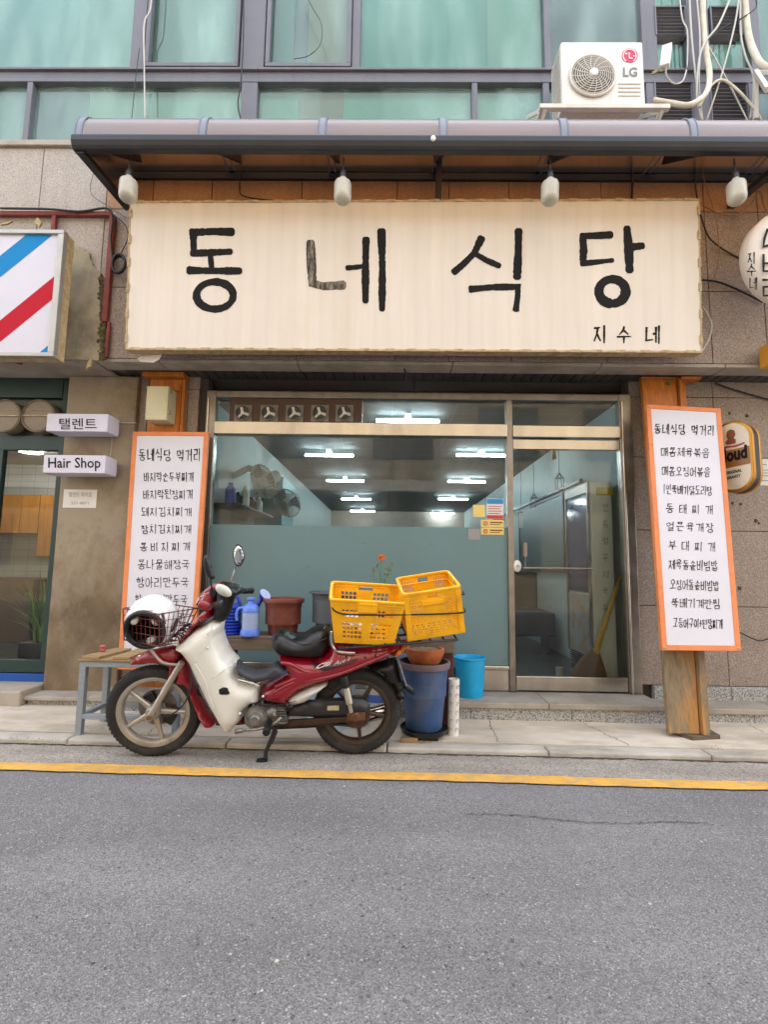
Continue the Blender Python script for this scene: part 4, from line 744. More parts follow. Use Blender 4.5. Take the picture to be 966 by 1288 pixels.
def brush(mb, pts, wd, fmap, k=0, taper=.75, rough=.05, closed=False, step=None):
    # one painted stroke: a single strip with uneven edges, laid 1-2 mm proud of the board
    step = step or wd * .5; q = [Vector((p[0], p[1], 0)) for p in pts]; res = [q[0]]
    for a, b in zip(q, q[1:]):
        n = max(1, int((b - a).length / step)); res += [a.lerp(b, (j+1)/n) for j in range(n)]
    n = len(res); L = []; Rr = []
    for i, p in enumerate(res):
        a = (p - res[i-1]).normalized() if i else None; b = (res[i+1] - p).normalized() if i < n-1 else None
        if closed and i in (0, n-1): a = (res[-1] - res[-2]).normalized(); b = (res[1] - res[0]).normalized()
        t = (a + b).normalized() if a and b else (a or b)
        nn = Vector((-t.y, t.x, 0)); mit = 1 / max(.6, nn.dot(Vector((-b.y, b.x, 0)))) if b else 1
        tt = i / max(1, n-1); ww = wd/2 * mit * (1 + .10*math.sin(i*step/wd*1.1 + wd*7)*(rough > .03)) * ((1 - (1-taper)*tt) if not closed else 1) * (1 + rng.normal(0, rough))
        if closed and i == n-1: L.append(L[0]); Rr.append(Rr[0]); continue
        L.append(p + nn*ww); Rr.append(p - nn*ww)
    if not closed:                                     # rounded ragged ends
        t = (res[1] - res[0]).normalized() if n > 1 else Vector((1,0,0)); e = (res[-1] - res[-2]).normalized()
        L.insert(0, res[0] - t*wd*.22 + (L[0]-res[0])*.6); Rr.insert(0, res[0] - t*wd*.22 + (Rr[0]-res[0])*.6); L.append(res[-1] + e*wd*.25*taper + (L[-1]-res[-1])*.5); Rr.append(res[-1] + e*wd*.25*taper + (Rr[-1]-res[-1])*.5)
    vs = []
    for a, b in zip(L, Rr): vs += [fmap(a.x, a.y, k), fmap(b.x, b.y, k)]
    mb.add(vs, [(2*i, 2*i+1, 2*i+3, 2*i+2) for i in range(len(L)-1)])
def hand_line(mb, text, x0, y0, x1, y1, fmap, wd=1.7, gap=.13, slope=0., cw=None):
    # handwritten Korean in a pixel rectangle of the board (mapped onto the board's own plane)
    n = len(text); tot = sum(.55 if c in ' 1+' else 1 for c in text); cell = (x1 - x0) / tot; x = x0
    for ch in text:
        cwid = cell * (.55 if ch in ' 1+' else 1); g = cwid * gap if cw is None else max(cwid*.05, (cwid - cw)/2); h = (y1 - y0) * rng.uniform(.94, 1.04); yb = y1 + rng.normal(0, .25)
        for k, s in enumerate(syl(ch)):
            pts = [(x + g + (cwid - 2*g)*p[0], yb - h*p[1] + slope*(x - x0)) for p in s]
            pts = [(p[0] + rng.normal(0, .12), p[1] + rng.normal(0, .12)) for p in pts]
            brush(mb, pts, wd*rng.uniform(.85, 1.12), fmap, k, .62, .06, step=1.2)
        x += cwid
def plane_map(p0, n, eps=.0015):
    return lambda px, py, k=0: PP(px, py, p0 + n*(eps + .00025*k), n)
def px_text(mb, s, x0, y0, x1, y1, fmap, bold=.0, shear=0., slope=0., m=0, sub=2, keep_aspect=False):
    cu = bpy.data.curves.new('t', 'FONT'); cu.body = s; cu.offset = bold; cu.shear = shear; cu.resolution_u = sub; cu.fill_mode = 'FRONT'
    ob = bpy.data.objects.new('t', cu); C.objects.link(ob); bpy.context.view_layer.update()
    me = ob.evaluated_get(bpy.context.evaluated_depsgraph_get()).to_mesh(); vs = [v.co.copy() for v in me.vertices]; fs = [tuple(p.vertices) for p in me.polygons]
    ob.to_mesh_clear(); bpy.data.objects.remove(ob); bpy.data.curves.remove(cu)
    if not vs: return
    a0, a1 = min(v.x for v in vs), max(v.x for v in vs); b0, b1 = min(v.y for v in vs), max(v.y for v in vs)
    out = [];
    for v in vs:
        px = x0 + (v.x-a0)/(a1-a0)*(x1-x0); out.append(fmap(px, y1 - (v.y-b0)/(b1-b0)*(y1-y0) + slope*(px-x0), 0))
    mb.add(out, fs, m)

# ------------------------------------------------------------------ the big shop sign
def board(tl, tr, br, bl, yt, yb):
    p0, p1, p2 = P(*tl, yt), P(*tr, yt), P(*bl, yb); n = (p1 - p0).cross(p2 - p0).normalized()
    if n.y > 0: n = -n
    return p0, n, [p0, p1, PP(*br, p0, n), p2]
p0, n, cs = board((163, 253), (880, 250), (884, 444), (157, 440), 3.50, 3.56)
SG = thing('shop_sign', 'long cream shop sign painted with big black brush characters under the canopy', 'sign', cs[3])
fm = plane_map(p0, n)
mb = MB(); ins = [PP(164.5, 255.5, p0, n), PP(878.5, 252.5, p0, n), PP(882, 441.5, p0, n), PP(159.5, 437.5, p0, n)]
mb.prism(ins, -n*.06); mb.build('sign_panel', M['sign'], SG)
mb = MB(); depth = .09
for i in range(4):
    a, b = cs[i], cs[(i+1) % 4]; c, d = ins[i], ins[(i+1) % 4]; mb.prism([a + n*.004, b + n*.004, d + n*.004, c + n*.004], -n*depth)
mb.build('sign_box', M['trim'], SG, bevel=.002)
for i in range(4):
    a, b = cs[i], cs[(i+1) % 4]; L = (b - a).length; k = int(L / .17); t = (b - a).normalized(); dn = (sum(cs, Vector())/4 - (a+b)/2); dn = (dn - t*dn.dot(t)).normalized()
    for j in range(k): 
        q = a.lerp(b, (j + .5 + rng.uniform(-.06, .06)) / k) + dn*.008; mb = MB(); mb.obox(q + n*.006, (t*.034, dn*.010, n*.003)); mb.obox(q + n*.009 + t*.01, (t*.006, dn*.006, n*.002)); mb.obox(q + n*.009 - t*.018, (t*.005, dn*.005, n*.002)); mb.build('edge_clip', M['trim'], SG)
z4 = lambda l: [(160 + x/2.683, 240 + y/2.683) for x, y in l]
z5 = lambda l: [(520 + x/2.61, 240 + y/2.61) for x, y in l]
mb = MB(); w1 = 1/2.683; w2 = 1/2.61
for k, (pts, wd, cl) in enumerate(((z4([(214,141),(290,137),(356,139)]), 26*w1, 0), (z4([(222,146),(224,208)]), 24*w1, 0), (z4([(216,211),(290,208),(350,205)]), 24*w1, 0), (z4([(279,212),(284,258)]), 20*w1, 0), (z4([(204,268),(290,270),(382,270)]), 27*w1, 0),
     (z4([(806,160),(804,270),(804,374)]), 26*w1, 0), (z4([(740,260),(768,258),(796,254)]), 18*w1, 0), (z4([(858,132),(861,260),(860,402)]), 27*w1, 0),
     (z5([(225,153),(200,205),(165,240),(132,268)]), 25*w2, 0), (z5([(206,208),(240,228),(284,247)]), 22*w2, 0), (z5([(346,128),(345,200),(341,286)]), 27*w2, 0), (z5([(186,323),(262,316),(344,315),(343,345),(337,392)]), 21*w2, 0),
     (z5([(552,148),(600,147),(652,144)]), 25*w2, 0), (z5([(557,152),(560,190),(558,228)]), 22*w2, 0), (z5([(552,239),(600,234),(656,228)]), 20*w2, 0), (z5([(702,120),(708,190),(711,264)]), 28*w2, 0), (z5([(714,185),(756,180)]), 26*w2, 0))):
    brush(mb, pts, wd*rng.uniform(.9, 1.06), fm, k % 7, rng.uniform(.8, 1.02), .06, step=2.4)
brush(mb, z4(ring(295, 353, 62, 46, 40)[:-1] + [(295, 399)]), 25*w1, fm, 0, closed=True, rough=.05, step=3)
brush(mb, z5(ring(654, 330, 44, 40, 36)[:-1] + [(654, 370)]), 30*w2, fm, 0, closed=True, rough=.05, step=3)
for ch, x0, x1 in (('지', 592, 636), ('수', 668, 716), ('네', 762, 810)): hand_line(mb, ch, 520 + x0/2.61, 240 + 446/2.61, 520 + x1/2.61, 240 + 498/2.61, fm, 3.0, .02)
mb.build('sign_lettering', M['ink'], SG)
dry = pm('dry_brush_ink', '#2a251e', .6, var=.2, vs=10, dirt=(26, 1, 5), ds=1.5, dthr=.53, dcol='#a3957f', damt=.85)
mb = MB(); brush(mb, z4([(618,172),(621,240),(625,312),(660,322),(732,318)]), 31*w1, fm, 0, .9, .05, step=3); mb.build('dry_lettering', dry, SG)
# loose plastic sheet and brackets below the sign
mb = MB(); mb.add([P(178, 448, 3.66), P(203, 446, 3.64), P(200, 452, 3.63), P(192, 456, 3.62), P(176, 455, 3.63), P(172, 451, 3.66)], [(0, 1, 2, 3, 4, 5)]); o = rooted(mb.build('torn_plastic', M['whitep'], None, solid=.004), P(180, 456, 3.62)); tag(o, 'scrap of torn white plastic hanging under the left end of the big sign', 'plastic scrap')

# ------------------------------------------------------------------ canopy over the sign
YG = 3.14; xl0, xr0 = P(93, 175, YG).x, 5.2
zg1, zg0 = P(300, 172.5, YG).z, P(300, 190.5, YG + .0).z
CN = thing('canopy', 'arched bronze polycarbonate canopy on a black steel frame over the sign', 'canopy', (0, FR, zg0))
zwall = P(480, 212, FR).z
prof = [(YG + .0, zg1 - .01), (YG + .002, zg1 + .06), (YG + .014, zg1 + .125), (YG + .045, zg1 + .185), (YG + .11, zg1 + .235), (YG + .23, zg1 + .262), (YG + .42, zg1 + .27), (FR + .002, zg1 + .27)]
prof = [(p.x, p.y) for p in catmull([(a, b, 0) for a, b in prof], 4, False)]
mb = MB(); xs = [xl0 + .06, xr0]; xs = [xl0 + .06] + list(np.linspace(xl0 + .3, xr0, 24)); npf = len(prof)
mb.add([(x, a, b) for x in xs for a, b in prof], [(i*npf+j, (i+1)*npf+j, (i+1)*npf+j+1, i*npf+j+1) for i in range(len(xs)-1) for j in range(npf-1)])
mb.add([(xl0 + .06, a, b) for a, b in prof] + [(xl0 + .06, FR, zg1 - .08), (xl0 + .06, YG + .03, zg1 - .02)], [tuple(range(npf + 2))]) if False else None
mb.build('roof_sheet', M['canopy'], CN, smooth=True, auto=40)
mb = MB(); q = [(YG - .03, zg0 + .02), (YG - .042, zg0 + .05), (YG - .042, zg1 - .02), (YG - .025, zg1 - .003), (YG + .02, zg1), (YG + .03, zg1 - .008), (YG + .03, zg0), (YG - .015, zg0)]
mb.prism([(xl0, a, b) for a, b in q], (xr0 - xl0, 0, 0)); mb.build('gutter_beam', M['black'], CN, bevel=.006, smooth=False)
mb = MB(); zb = zwall
mb.box((xl0 + .04, FR - .04, zb), (xr0, FR - .001, zb + .055)); mb.box((xl0 + .04, FR - .03, zg1 + .21), (xr0, FR - .001, zg1 + .265)); mb.build('wall_rail', M['black'], CN, bevel=.004)
seams = [111, 262, 408, 556, 704, 862, 1010, 1180]
for i, px in enumerate(seams):
    x = P(px, 160, YG + .1).x
    mb = MB(); mb.add([(x + dx, a - .004, b + .004) for dx in (-.026, .026) for a, b in prof], [(j, npf+j, npf+j+1, j+1) for j in range(npf-1)])
    for dx in (-.024, .024): mb.tube([(x + dx, a - .003, b + .003) for a, b in prof], .006, 6, m=1)
    mb.build('roof_seam', [pm('grey_seal', '#7d8291', .5, var=.1), pm('blue_grey_seal', '#68717f', .5, var=.1)], CN, smooth=True)
for i, px in enumerate((160, 292, 422, 552, 700, 852, 1000, 1150)):
    x = P(px, 200, YG + .35).x; mb = MB(); mb.beam((x, YG + .03, zg0 + .045), (x, FR - .04, zb + .03), .035, .05); mb.build('roof_rib', M['black'], CN, bevel=.003)
mb = MB(); mb.add([(xl0 + .062, a, b) for a, b in prof[4:]] + [(xl0 + .062, FR, zg1 - .06), (xl0 + .062, YG + .04, zg0 + .02)], [tuple(range(len(prof) - 2))]); mb.build('end_sheet', M['canopy'], CN)
mb = MB(); a = Vector((xl0 + .045, YG + .0, zg0 + .005)); b = P(158, 258, FR - .02); mb.beam(a, (a.x + .01, FR - .02, P(160, 262, FR - .02).z), .04, .06, up=(1, 0, 0)); mb.build('brace', M['black'], CN, bevel=.003)
mb = MB(); x = P(552, 250, 3.62).x; mb.beam((x, 3.55, zb + .05), (x, 3.68, P(552, 252, 3.66).z), .045, .05); mb.build('brace', M['black'], CN, bevel=.003)
mb = MB(); x = P(951, 240, 3.5).x; mb.beam((x, YG, zg0), (x, FR - .02, P(951, 262, FR).z), .04, .06, up=(1, 0, 0))
mb.build('brace', M['black'], CN, bevel=.003)
mb = MB(); c = P(545, 174, YG - .045); mb.sphere(c, (.018, .01, .022), 12, 8); mb.build('gutter_clip', M['whitep'], CN, smooth=True)
# four bulbs hanging from the gutter beam
b0 = None
for i, (px, py, lab) in enumerate(((161, 238, 'frosted bulb at the left end of the canopy, beside the sign corner'), (431, 240, 'frosted bulb hanging above the second character of the sign'), (692, 241, 'frosted bulb hanging below the air conditioner, above the third character'), (927, 241, 'yellowed frosted bulb hanging right of the sign near the oval sign'))):
    c = P(px, py, YG + .05)
    if i == 0:
        b0 = thing('hanging_bulb', lab, 'light bulb', c, 'bulbs hanging from the canopy beam'); r = b0
        mb = MB(); mb.lathe([(0, -.092), (.02, -.092), (.042, -.085), (.056, -.068), (.06, -.05), (.06, .045), (.056, .058), (.04, .07), (.028, .078), (.024, .095), (0, .096)], c, (0, 0, 1), 28); mb.build('globe', M['bulb'], r, smooth=True, auto=50)
        mb = MB(); mb.lathe([(0, .094), (.021, .094), (.023, .12), (.019, .15), (.008, .16), (0, .161)], c, (0, 0, 1), 18); mb.build('socket', M['blackp'], r, smooth=True, auto=50)
        mb = MB(); mb.tube([c + Vector((0, 0, .155)), c + Vector((.006, 0, .18)), c + Vector((-.004, 0, .22)), c + Vector((0, 0, .255))], .006, 8); mb.build('cord', M['cableb'], r, smooth=True)
    else: r = dup(b0); r.location = c; r['label'] = lab
    r.rotation_euler = (R(rng.uniform(-2, 2)), R(rng.uniform(-3, 3)), rng.random()*6)

# ------------------------------------------------------------------ air conditioners, vents, pipes and cables on the upper wall
YA = 3.40
AC = thing('air_conditioner', 'white outdoor air conditioner unit with round fan grille standing on a wall bracket', 'air conditioner', P(758, 135, YA))
x0, x1, z0, z1 = P(707, 95, YA).x, P(811, 95, YA).x, P(758, 134, YA).z, P(758, 52, YA).z
mb = MB(); mb.box((x0, YA, z0), (x1, YA + .24, z1)); mb.build('casing', M['acwhite'], AC, bevel=.015, seg=3)
gc = P(745, 97, YA); gr = .168
mb = MB(); mb.lathe([(0, -.004), (gr, -.004)], gc, (0, 1, 0), 40)
mb.build('fan_well', M['acdark'], AC)
mb = MB()
for k in range(9): 
    r_ = gr * (1 - k*.1); mb.tube([gc + Vector((r_*math.cos(a), -.014 - .02*(1-(r_/gr)**2), r_*math.sin(a))) for a in np.linspace(0, 2*math.pi, 40, endpoint=False)], .0035 if k else .010, 6, closed=True)
for k in range(16):
    a = k*math.pi/8; mb.tube([gc + Vector((r_*math.cos(a + .5*(gr - r_)/gr), -.016 - .02*(1-(r_/gr)**2), r_*math.sin(a + .5*(gr - r_)/gr))) for r_ in np.linspace(.03, gr, 6)], .0028, 5)
mb.build('fan_grille', M['acgrille'], AC, smooth=True)
mb = MB(); mb.lathe([(0, -.05), (.03, -.046), (.034, -.03), (.034, -.02)], gc, (0, 1, 0), 24); mb.build('grille_hub', M['white'], AC, smooth=True, auto=40)
mb = MB()
for k in range(4): mb.box((P(778, 105 + 5*k, YA).x, YA - .006, P(790, 106.2 + 5*k, YA).z), (P(806, 105 + 5*k, YA).x, YA + .001, P(790, 105 + 5*k, YA).z))
mb.build('front_ribs', M['acgrille'], AC)
fA = lambda px, py, k=0: P(px, py, YA - .003 - .0005*k)
mb = MB(); c = P(792.5, 70, YA - .0005); mb.lathe([(0, -.003), (.060, -.003), (.060, 0)], c, (0, 1, 0), 36); mb.build('logo_disc', M['pink'], AC)
mb = MB(); fL = lambda px, py, k=0: P(px, py, YA - .006)
brush(mb, ring(792.5, 70, 8.2, 8.2, 30)[3:28], 1.3, fL, step=1, rough=0, taper=1); brush(mb, [(792, 66), (792, 73), (796, 73)], 1.5, fL, step=1, rough=0, taper=1); brush(mb, [(797, 70.3), (800.7, 70.3)], 1.4, fL, step=1, rough=0, taper=1)
cc = fL(788.3, 67.3); mb.lathe([(0, 0), (.008, 0)], cc, (0, 1, 0), 12); mb.build('logo_mark', M['white'], AC)
mb = MB(); px_text(mb, 'LG', 784, 84.5, 802, 96.5, fA, bold=.03); mb.build('logo_lettering', M['logogrey'], AC)
mb = MB(); x2 = x0 - .002
for k in range(12): z = z0 + .05 + k*(z1 - z0 - .1)/11; mb.box((x2 - .004, YA + .03, z), (x2, YA + .21, z + .012))
mb.build('side_louvres', M['acgrille'], AC)
BK = thing('wall_bracket', 'pale steel bracket carrying the air conditioner with the pink logo', 'bracket', P(758, 138, YA))
mb = MB(); za = z0 - .004; zb_ = za - .035; xa, xb = P(678, 137, YA).x, P(841, 137, YA).x
mb.box((xa, YA - .03, zb_), (xb, YA + .01, za)); mb.box((xa, YA + .2, zb_), (xb, YA + .24, za)); mb.build('rail', M['acgrille'], BK, bevel=.003)
mb = MB()
for px in (682, 835):
    x = P(px, 137, YA).x; mb.box((x - .016, YA + .0105, zb_ + .002), (x + .016, YU - .001, za - .002)); mb.beam((x, YA, zb_ + .01), (x, YU - .01, zb_ + (.33 if px < 700 else .32)), .02, .03); mb.beam((x, YU - .02, zb_ - .1), (x, YU - .02, zb_ + .35), .03, .02); mb.beam((x + (.02 if px < 700 else -.02), YA - .01, zb_), (x + .0, YA + .18, zb_ - .12), .02, .02)
mb.build('arm', M['acgrille'], BK, bevel=.003)
A2 = dup(AC); A2.location = AC.location + Vector((P(963, 95, YA).x - x0 + .24, 0, .0)); A2['label'] = 'sliver of a second outdoor air conditioner at the right photo edge'; 
mb = MB(); c0 = P(952, 92, YA + .1); mb.beam(P(951, 90, YA + .28), P(966, 113, YA), .03, .04); mb.beam(P(951, 92, YA + .28), P(951, 150, YA + .28), .03, .03); mb.beam(P(951, 91, YA + .29), P(985, 91, YA + .0), .03, .03); o = rooted(mb.build('wall_bracket', M['acgrille'], None, bevel=.003), c0); tag(o, 'pale steel angle bracket at the right edge below the wrapped pipe', 'bracket')
RB = thing('router_box', 'small white plastic box on a clamp beside the air conditioner', 'junction box', P(838, 85, YA + .1))
mb = MB(); c = P(838, 72, YA + .1); Mx = Matrix.Rotation(R(-28), 3, 'Z') @ Matrix.Rotation(R(8), 3, 'Y'); mb.obox(c, (Mx @ Vector((.035, 0, 0)), Mx @ Vector((0, .03, 0)), Mx @ Vector((0, 0, .085)))); mb.build('box', M['whitep'], RB, bevel=.006)
mb = MB(); mb.beam(P(836, 84, YA + .1), P(822, 92, YA + .25), .02, .02); mb.build('clamp', M['trim'], RB)
def cable(pts, r, mat, name, label, smooth=6, cat='cable'):
    q = catmull([P(*p) for p in pts], smooth, False); mb = MB(); mb.tube(q, r, 8); o = mb.build(name, mat, None, smooth=True); tag(o, label, cat); rooted(o, q[-1]); return o
Yc = FR - .06
cable([(884, -40, Yc), (885, 20, Yc), (888, 60, Yc - .02), (893, 95, Yc - .06), (888, 118, Yc - .12), (868, 132, Yc - .2), (845, 130, YA + .2), (822, 126, YA + .2)], .022, M['pipe'], 'wrapped_pipe', 'thick cream wrapped pipe curving down to the air conditioner', cat='pipe')
cable([(934, -40, Yc), (938, 10, Yc), (942, 45, Yc), (950, 68, Yc - .05), (960, 82, Yc - .1), (985, 92, YA + .2)], .026, M['pipe'], 'wrapped_pipe', 'thick white taped pipe running to the unit at the right edge', cat='pipe')
cable([(852, -40, Yc), (858, 20, Yc), (865, 40, Yc), (865, 85, Yc)], .006, M['cablew'], 'white_cable', 'white cable hanging beside the small white box')
cable([(866, -40, Yc), (870, 40, Yc), (876, 100, Yc), (882, 148, Yc), (884, 156, Yc)], .008, M['cablew'], 'white_cable', 'straight white cable running down left of the thick wrapped pipe')
cable([(873, -40, Yc - .02), (880, 30, Yc - .02), (881, 65, Yc - .02), (880, 105, Yc - .03), (884, 150, Yc - .03)], .006, M['cablew'], 'white_cable', 'white cable running down behind the curve of the wrapped pipe')
cable([(922, -10, Yc - .04), (905, 30, Yc - .04), (888, 52, Yc - .05), (880, 75, Yc - .05), (877, 120, Yc - .05), (884, 152, Yc - .05)], .008, M['cablew'], 'white_cable', 'white cable sweeping down from upper right across the wrapped pipe')
cable([(932, -20, Yc - .03), (925, 30, Yc - .03), (908, 95, Yc - .03), (889, 152, Yc - .03)], .007, M['cablew'], 'white_cable', 'white cable slanting down in front of the right louvres')
cable([(891, 58, Yc - .02), (905, 82, Yc - .02), (925, 120, Yc - .02), (942, 154, Yc - .02)], .006, M['cablew'], 'white_cable', 'white cable slanting down to the right across the lower right louvres')
cable([(932, -20, Yc - .01), (932, 40, Yc - .01), (938, 70, Yc - .01), (948, 95, Yc - .02), (948, 120, Yc - .02), (944, 150, Yc - .02)], .008, M['cablew'], 'white_cable', 'white cable hanging in front of the right window mullion')
cable([(880, 135, Yc - .06), (895, 108, Yc - .06), (910, 101, Yc - .06), (930, 115, Yc - .06), (950, 138, Yc - .05), (958, 152, Yc - .04)], .010, M['cableo'] if False else M['pipe'], 'cream_cable', 'cream cable arching over the lower right louvres')
cable([(838, 85, YA + .1), (839, 96, YA + .12), (848, 105, YA + .15), (859, 102, YA + .2), (864, 88, Yc)], .006, M['cablew'], 'white_cable', 'white cable looping under the small white box')
cable([(884, 58, Yc - .03), (905, 38, Yc - .02), (935, 22, Yc - .02), (952, 8, Yc - .02), (948, -10, Yc - .02)], .005, M['cableb'], 'black_cable', 'thin dark cable crossing the upper right louvres')
cable([(193, -40, Yc), (189, 10, Yc), (181, 30, Yc), (181, 80, Yc), (182, 152, Yc)], .006, M['cablew'], 'white_cable', 'white cable hanging down over the left upper window')
cable([(175, 60, Yc), (170, 100, Yc), (165, 152, Yc)], .003, M['cableb'], 'black_cable', 'thin dark cable by the left window mullion')
cable([(306, -40, Yc), (306, 40, Yc), (303, 100, Yc), (299, 130, Yc), (303, 152, Yc)], .006, M['cableb'], 'black_cable', 'dark cable bundle hanging down the centre mullion')
cable([(375, -30, Yc), (392, 8, Yc), (404, 30, Yc), (403, 55, Yc), (388, 70, Yc), (370, 74, Yc)], .003, M['cableb'], 'black_cable', 'thin dark cable curling over the tan blind of the middle window')
# coil and loose wires by the sign's left end
mb = MB(); c = P(149, 333, FR - .05)
for k in range(3): mb.tube([c + Vector((.052*math.cos(a) + .004*k, -.01*k, .072*math.sin(a)*(1 + .05*k))) for a in np.linspace(0, 6.283, 28, endpoint=False)], .010, 8, closed=True)
o = rooted(mb.build('cable_coil', M['cableb'], None, smooth=True), c); tag(o, 'coiled black cable hung on the wall left of the sign', 'cable')
cable([(95, 268, FR - .06), (128, 262, FR - .06), (145, 272, FR - .06), (158, 285, FR - .05), (160, 300, FR - .05), (152, 318, FR - .05), (148, 325, FR - .05)], .004, M['cableb'], 'black_cable', 'thin black wire running from the rusted frame to the cable coil')
cable([(118, 216, FR - .02), (113, 235, FR - .02), (118, 248, FR - .02), (140, 262, FR - .02), (158, 274, FR - .02)], .002, M['cableb'], 'black_cable', 'loose thin wire dangling under the left canopy brace')
cable([(0, 262, FR - .06), (60, 263, FR - .07), (100, 266, FR - .06), (134, 262, FR - .06), (141, 275, FR - .05), (139, 300, FR - .05), (141, 330, FR - .05)], .009, M['cableb'], 'black_cable', 'thick black cable lying along the rusted iron frame')
cable([(303, 212, FR - .04), (301, 235, FR - .03), (305, 246, FR - .03), (330, 251, FR - .03), (350, 252, FR - .03)], .005, M['cableb'], 'black_cable', 'black cable drooping behind the sign top near the first character')
cable([(795, 212, FR - .04), (796, 232, FR - .03), (795, 250, FR - .03)], .009, M['cableb'], 'black_cable', 'short black cable above the last character of the sign')
cable([(877, 208, FR - .03), (876, 240, FR - .03), (888, 290, FR - .03), (905, 310, FR - .03), (937, 328, FR - .02), (955, 335, 3.5)], .006, M['cableb'], 'black_cable', 'black cable curving from the sign to the oval sign')
cable([(882, 208, FR - .04), (890, 240, FR - .04), (900, 270, FR - .04), (905, 320, FR - .04), (895, 360, FR - .03), (884, 372, FR - .03)], .003, M['cableo'], 'tan_cable', 'thin tan cable looping right of the sign')
cable([(884, 258, FR - .05), (905, 268, FR - .05), (925, 270, FR - .05), (945, 258, FR - .06), (956, 240, FR - .1), (963, 262, FR - .1), (975, 275, FR - .1)], .006, M['cableo'], 'tan_cable', 'tan cable draped under the right bulb towards the oval sign')
cable([(884, 352, FR - .03), (905, 355, FR - .03), (930, 365, FR - .02), (960, 380, FR - .02)], .008, M['cableb'], 'black_cable', 'dark cable running right from the sign edge on granite')
cable([(884, 386, FR - .03), (895, 405, FR - .05), (893, 425, FR - .08), (882, 444, FR - .15)], .006, M['cablew'], 'white_cable', 'pale cable looping behind the lower right sign corner')
cable([(900, 482, W - .02), (930, 492, W - .02), (966, 502, W - .02), (1000, 508, W - .02)], .007, M['cableb'], 'black_cable', 'black cable under the soffit above the beer sign')
cable([(508, 455, FR + .05), (510, 468, 3.9), (521, 476, 3.96), (521, 490, 4.08)], .006, M['cableb'], 'black_cable', 'short black cable bent round the fascia above the window')
cable([(930, 795, W - .03), (945, 802, W - .04), (958, 806, W - .03), (975, 800, W - .03)], .005, M['cableb'], 'black_cable', 'dark cable on the granite right of the menu board')

# ------------------------------------------------------------------ menu boards and their posts
def menu_board(name, label, tl, tr, br, bl, yt, yb, lines, slope, bolts):
    p0, n, cs = board(tl, tr, br, bl, yt, yb); t = thing(name, label, 'menu board', cs[3]); fm = plane_map(p0, n)
    def ins(k):
        c = sum(cs, Vector()) / 4; out = []
        for i in range(4):
            a, b, d = cs[i], cs[i-1], cs[(i+1) % 4]; out.append(a + (b - a).normalized()*k + (d - a).normalized()*k)
        return out
    i1 = ins(.036); mb = MB(); mb.prism(i1, -n*.02); mb.build('panel', M['white'], t)
    mb = MB()
    for i in range(4): mb.prism([cs[i] + n*.005, cs[(i+1) % 4] + n*.005, i1[(i+1) % 4] + n*.005, i1[i] + n*.005], -n*.035)
    mb.build('board_frame', M['orange'], t, bevel=.002)
    mb = MB()
    for q, (s, x0, x1, y0, y1) in enumerate(lines): hand_line(mb, s, x0, y0, x1, y1, fm, 1.5 if q == 0 else 1.12, .10, slope, cw=(y1 - y0)*.88 if ' ' not in s else None)
    mb.build('menu_lettering', M['inkp'], t)
    if bolts:
        i2 = ins(.018)
        for q in i2: mb = MB(); mb.lathe([(.012, .004), (.010, .008), (0, .009)], q, n, 12); mb.build('bolt', M['trim'], t)
    return t
menu_board('menu_board', 'white menu board with an orange edge leaning left of the shop window behind the motorbike', (167, 543), (262, 543.5), (243.5, 842), (147.5, 842), 4.04, 3.84,
  [('동네식당 먹거리', 173, 253, 565, 579.5), ('바지락순두부찌개', 180, 243.5, 594.5, 605.5), ('바지락된장찌개', 179, 242.5, 616.5, 627.5), ('돼지김치찌개', 176.5, 241.5, 638.5, 649), ('참치김치찌개', 176, 241, 660.5, 671), ('콩비지찌개', 173.5, 241, 682.5, 693),
   ('콩나물해장국', 172, 239, 704.5, 716), ('항아리만두국', 170.5, 238, 726.5, 738.5), ('항아리떡만두국', 169, 236, 748.5, 760.5), ('비빔밥', 196, 234, 771, 786)], 0, False)
menu_board('menu_board', 'white menu board with an orange edge on the leaning wooden post right of the door', (813, 509), (906.5, 514), (932.5, 819), (833, 818), 3.90, 3.49,
  [('동네식당 먹거리', 822.5, 900, 533.5, 545.5), ('매콤제육볶음', 831, 893.5, 562.5, 573.5), ('매콤오징어볶음', 832.5, 894.5, 586.5, 598), ('1인뚝배기닭도리탕', 834, 896.5, 610, 621), ('동태찌개', 835, 900.5, 634, 645), ('얼큰육개장', 837.5, 899.5, 656.5, 667.5),
   ('부대찌개', 838, 904, 680.5, 691.5), ('제육돌솥비빔밥', 841, 903.5, 704, 716), ('오징어돌솥비빔밥', 843, 905, 729, 741), ('뚝배기계란찜', 844.5, 907, 752.5, 764), ('고등어구이+된장찌개', 847, 910, 777.5, 789)], .035, True)
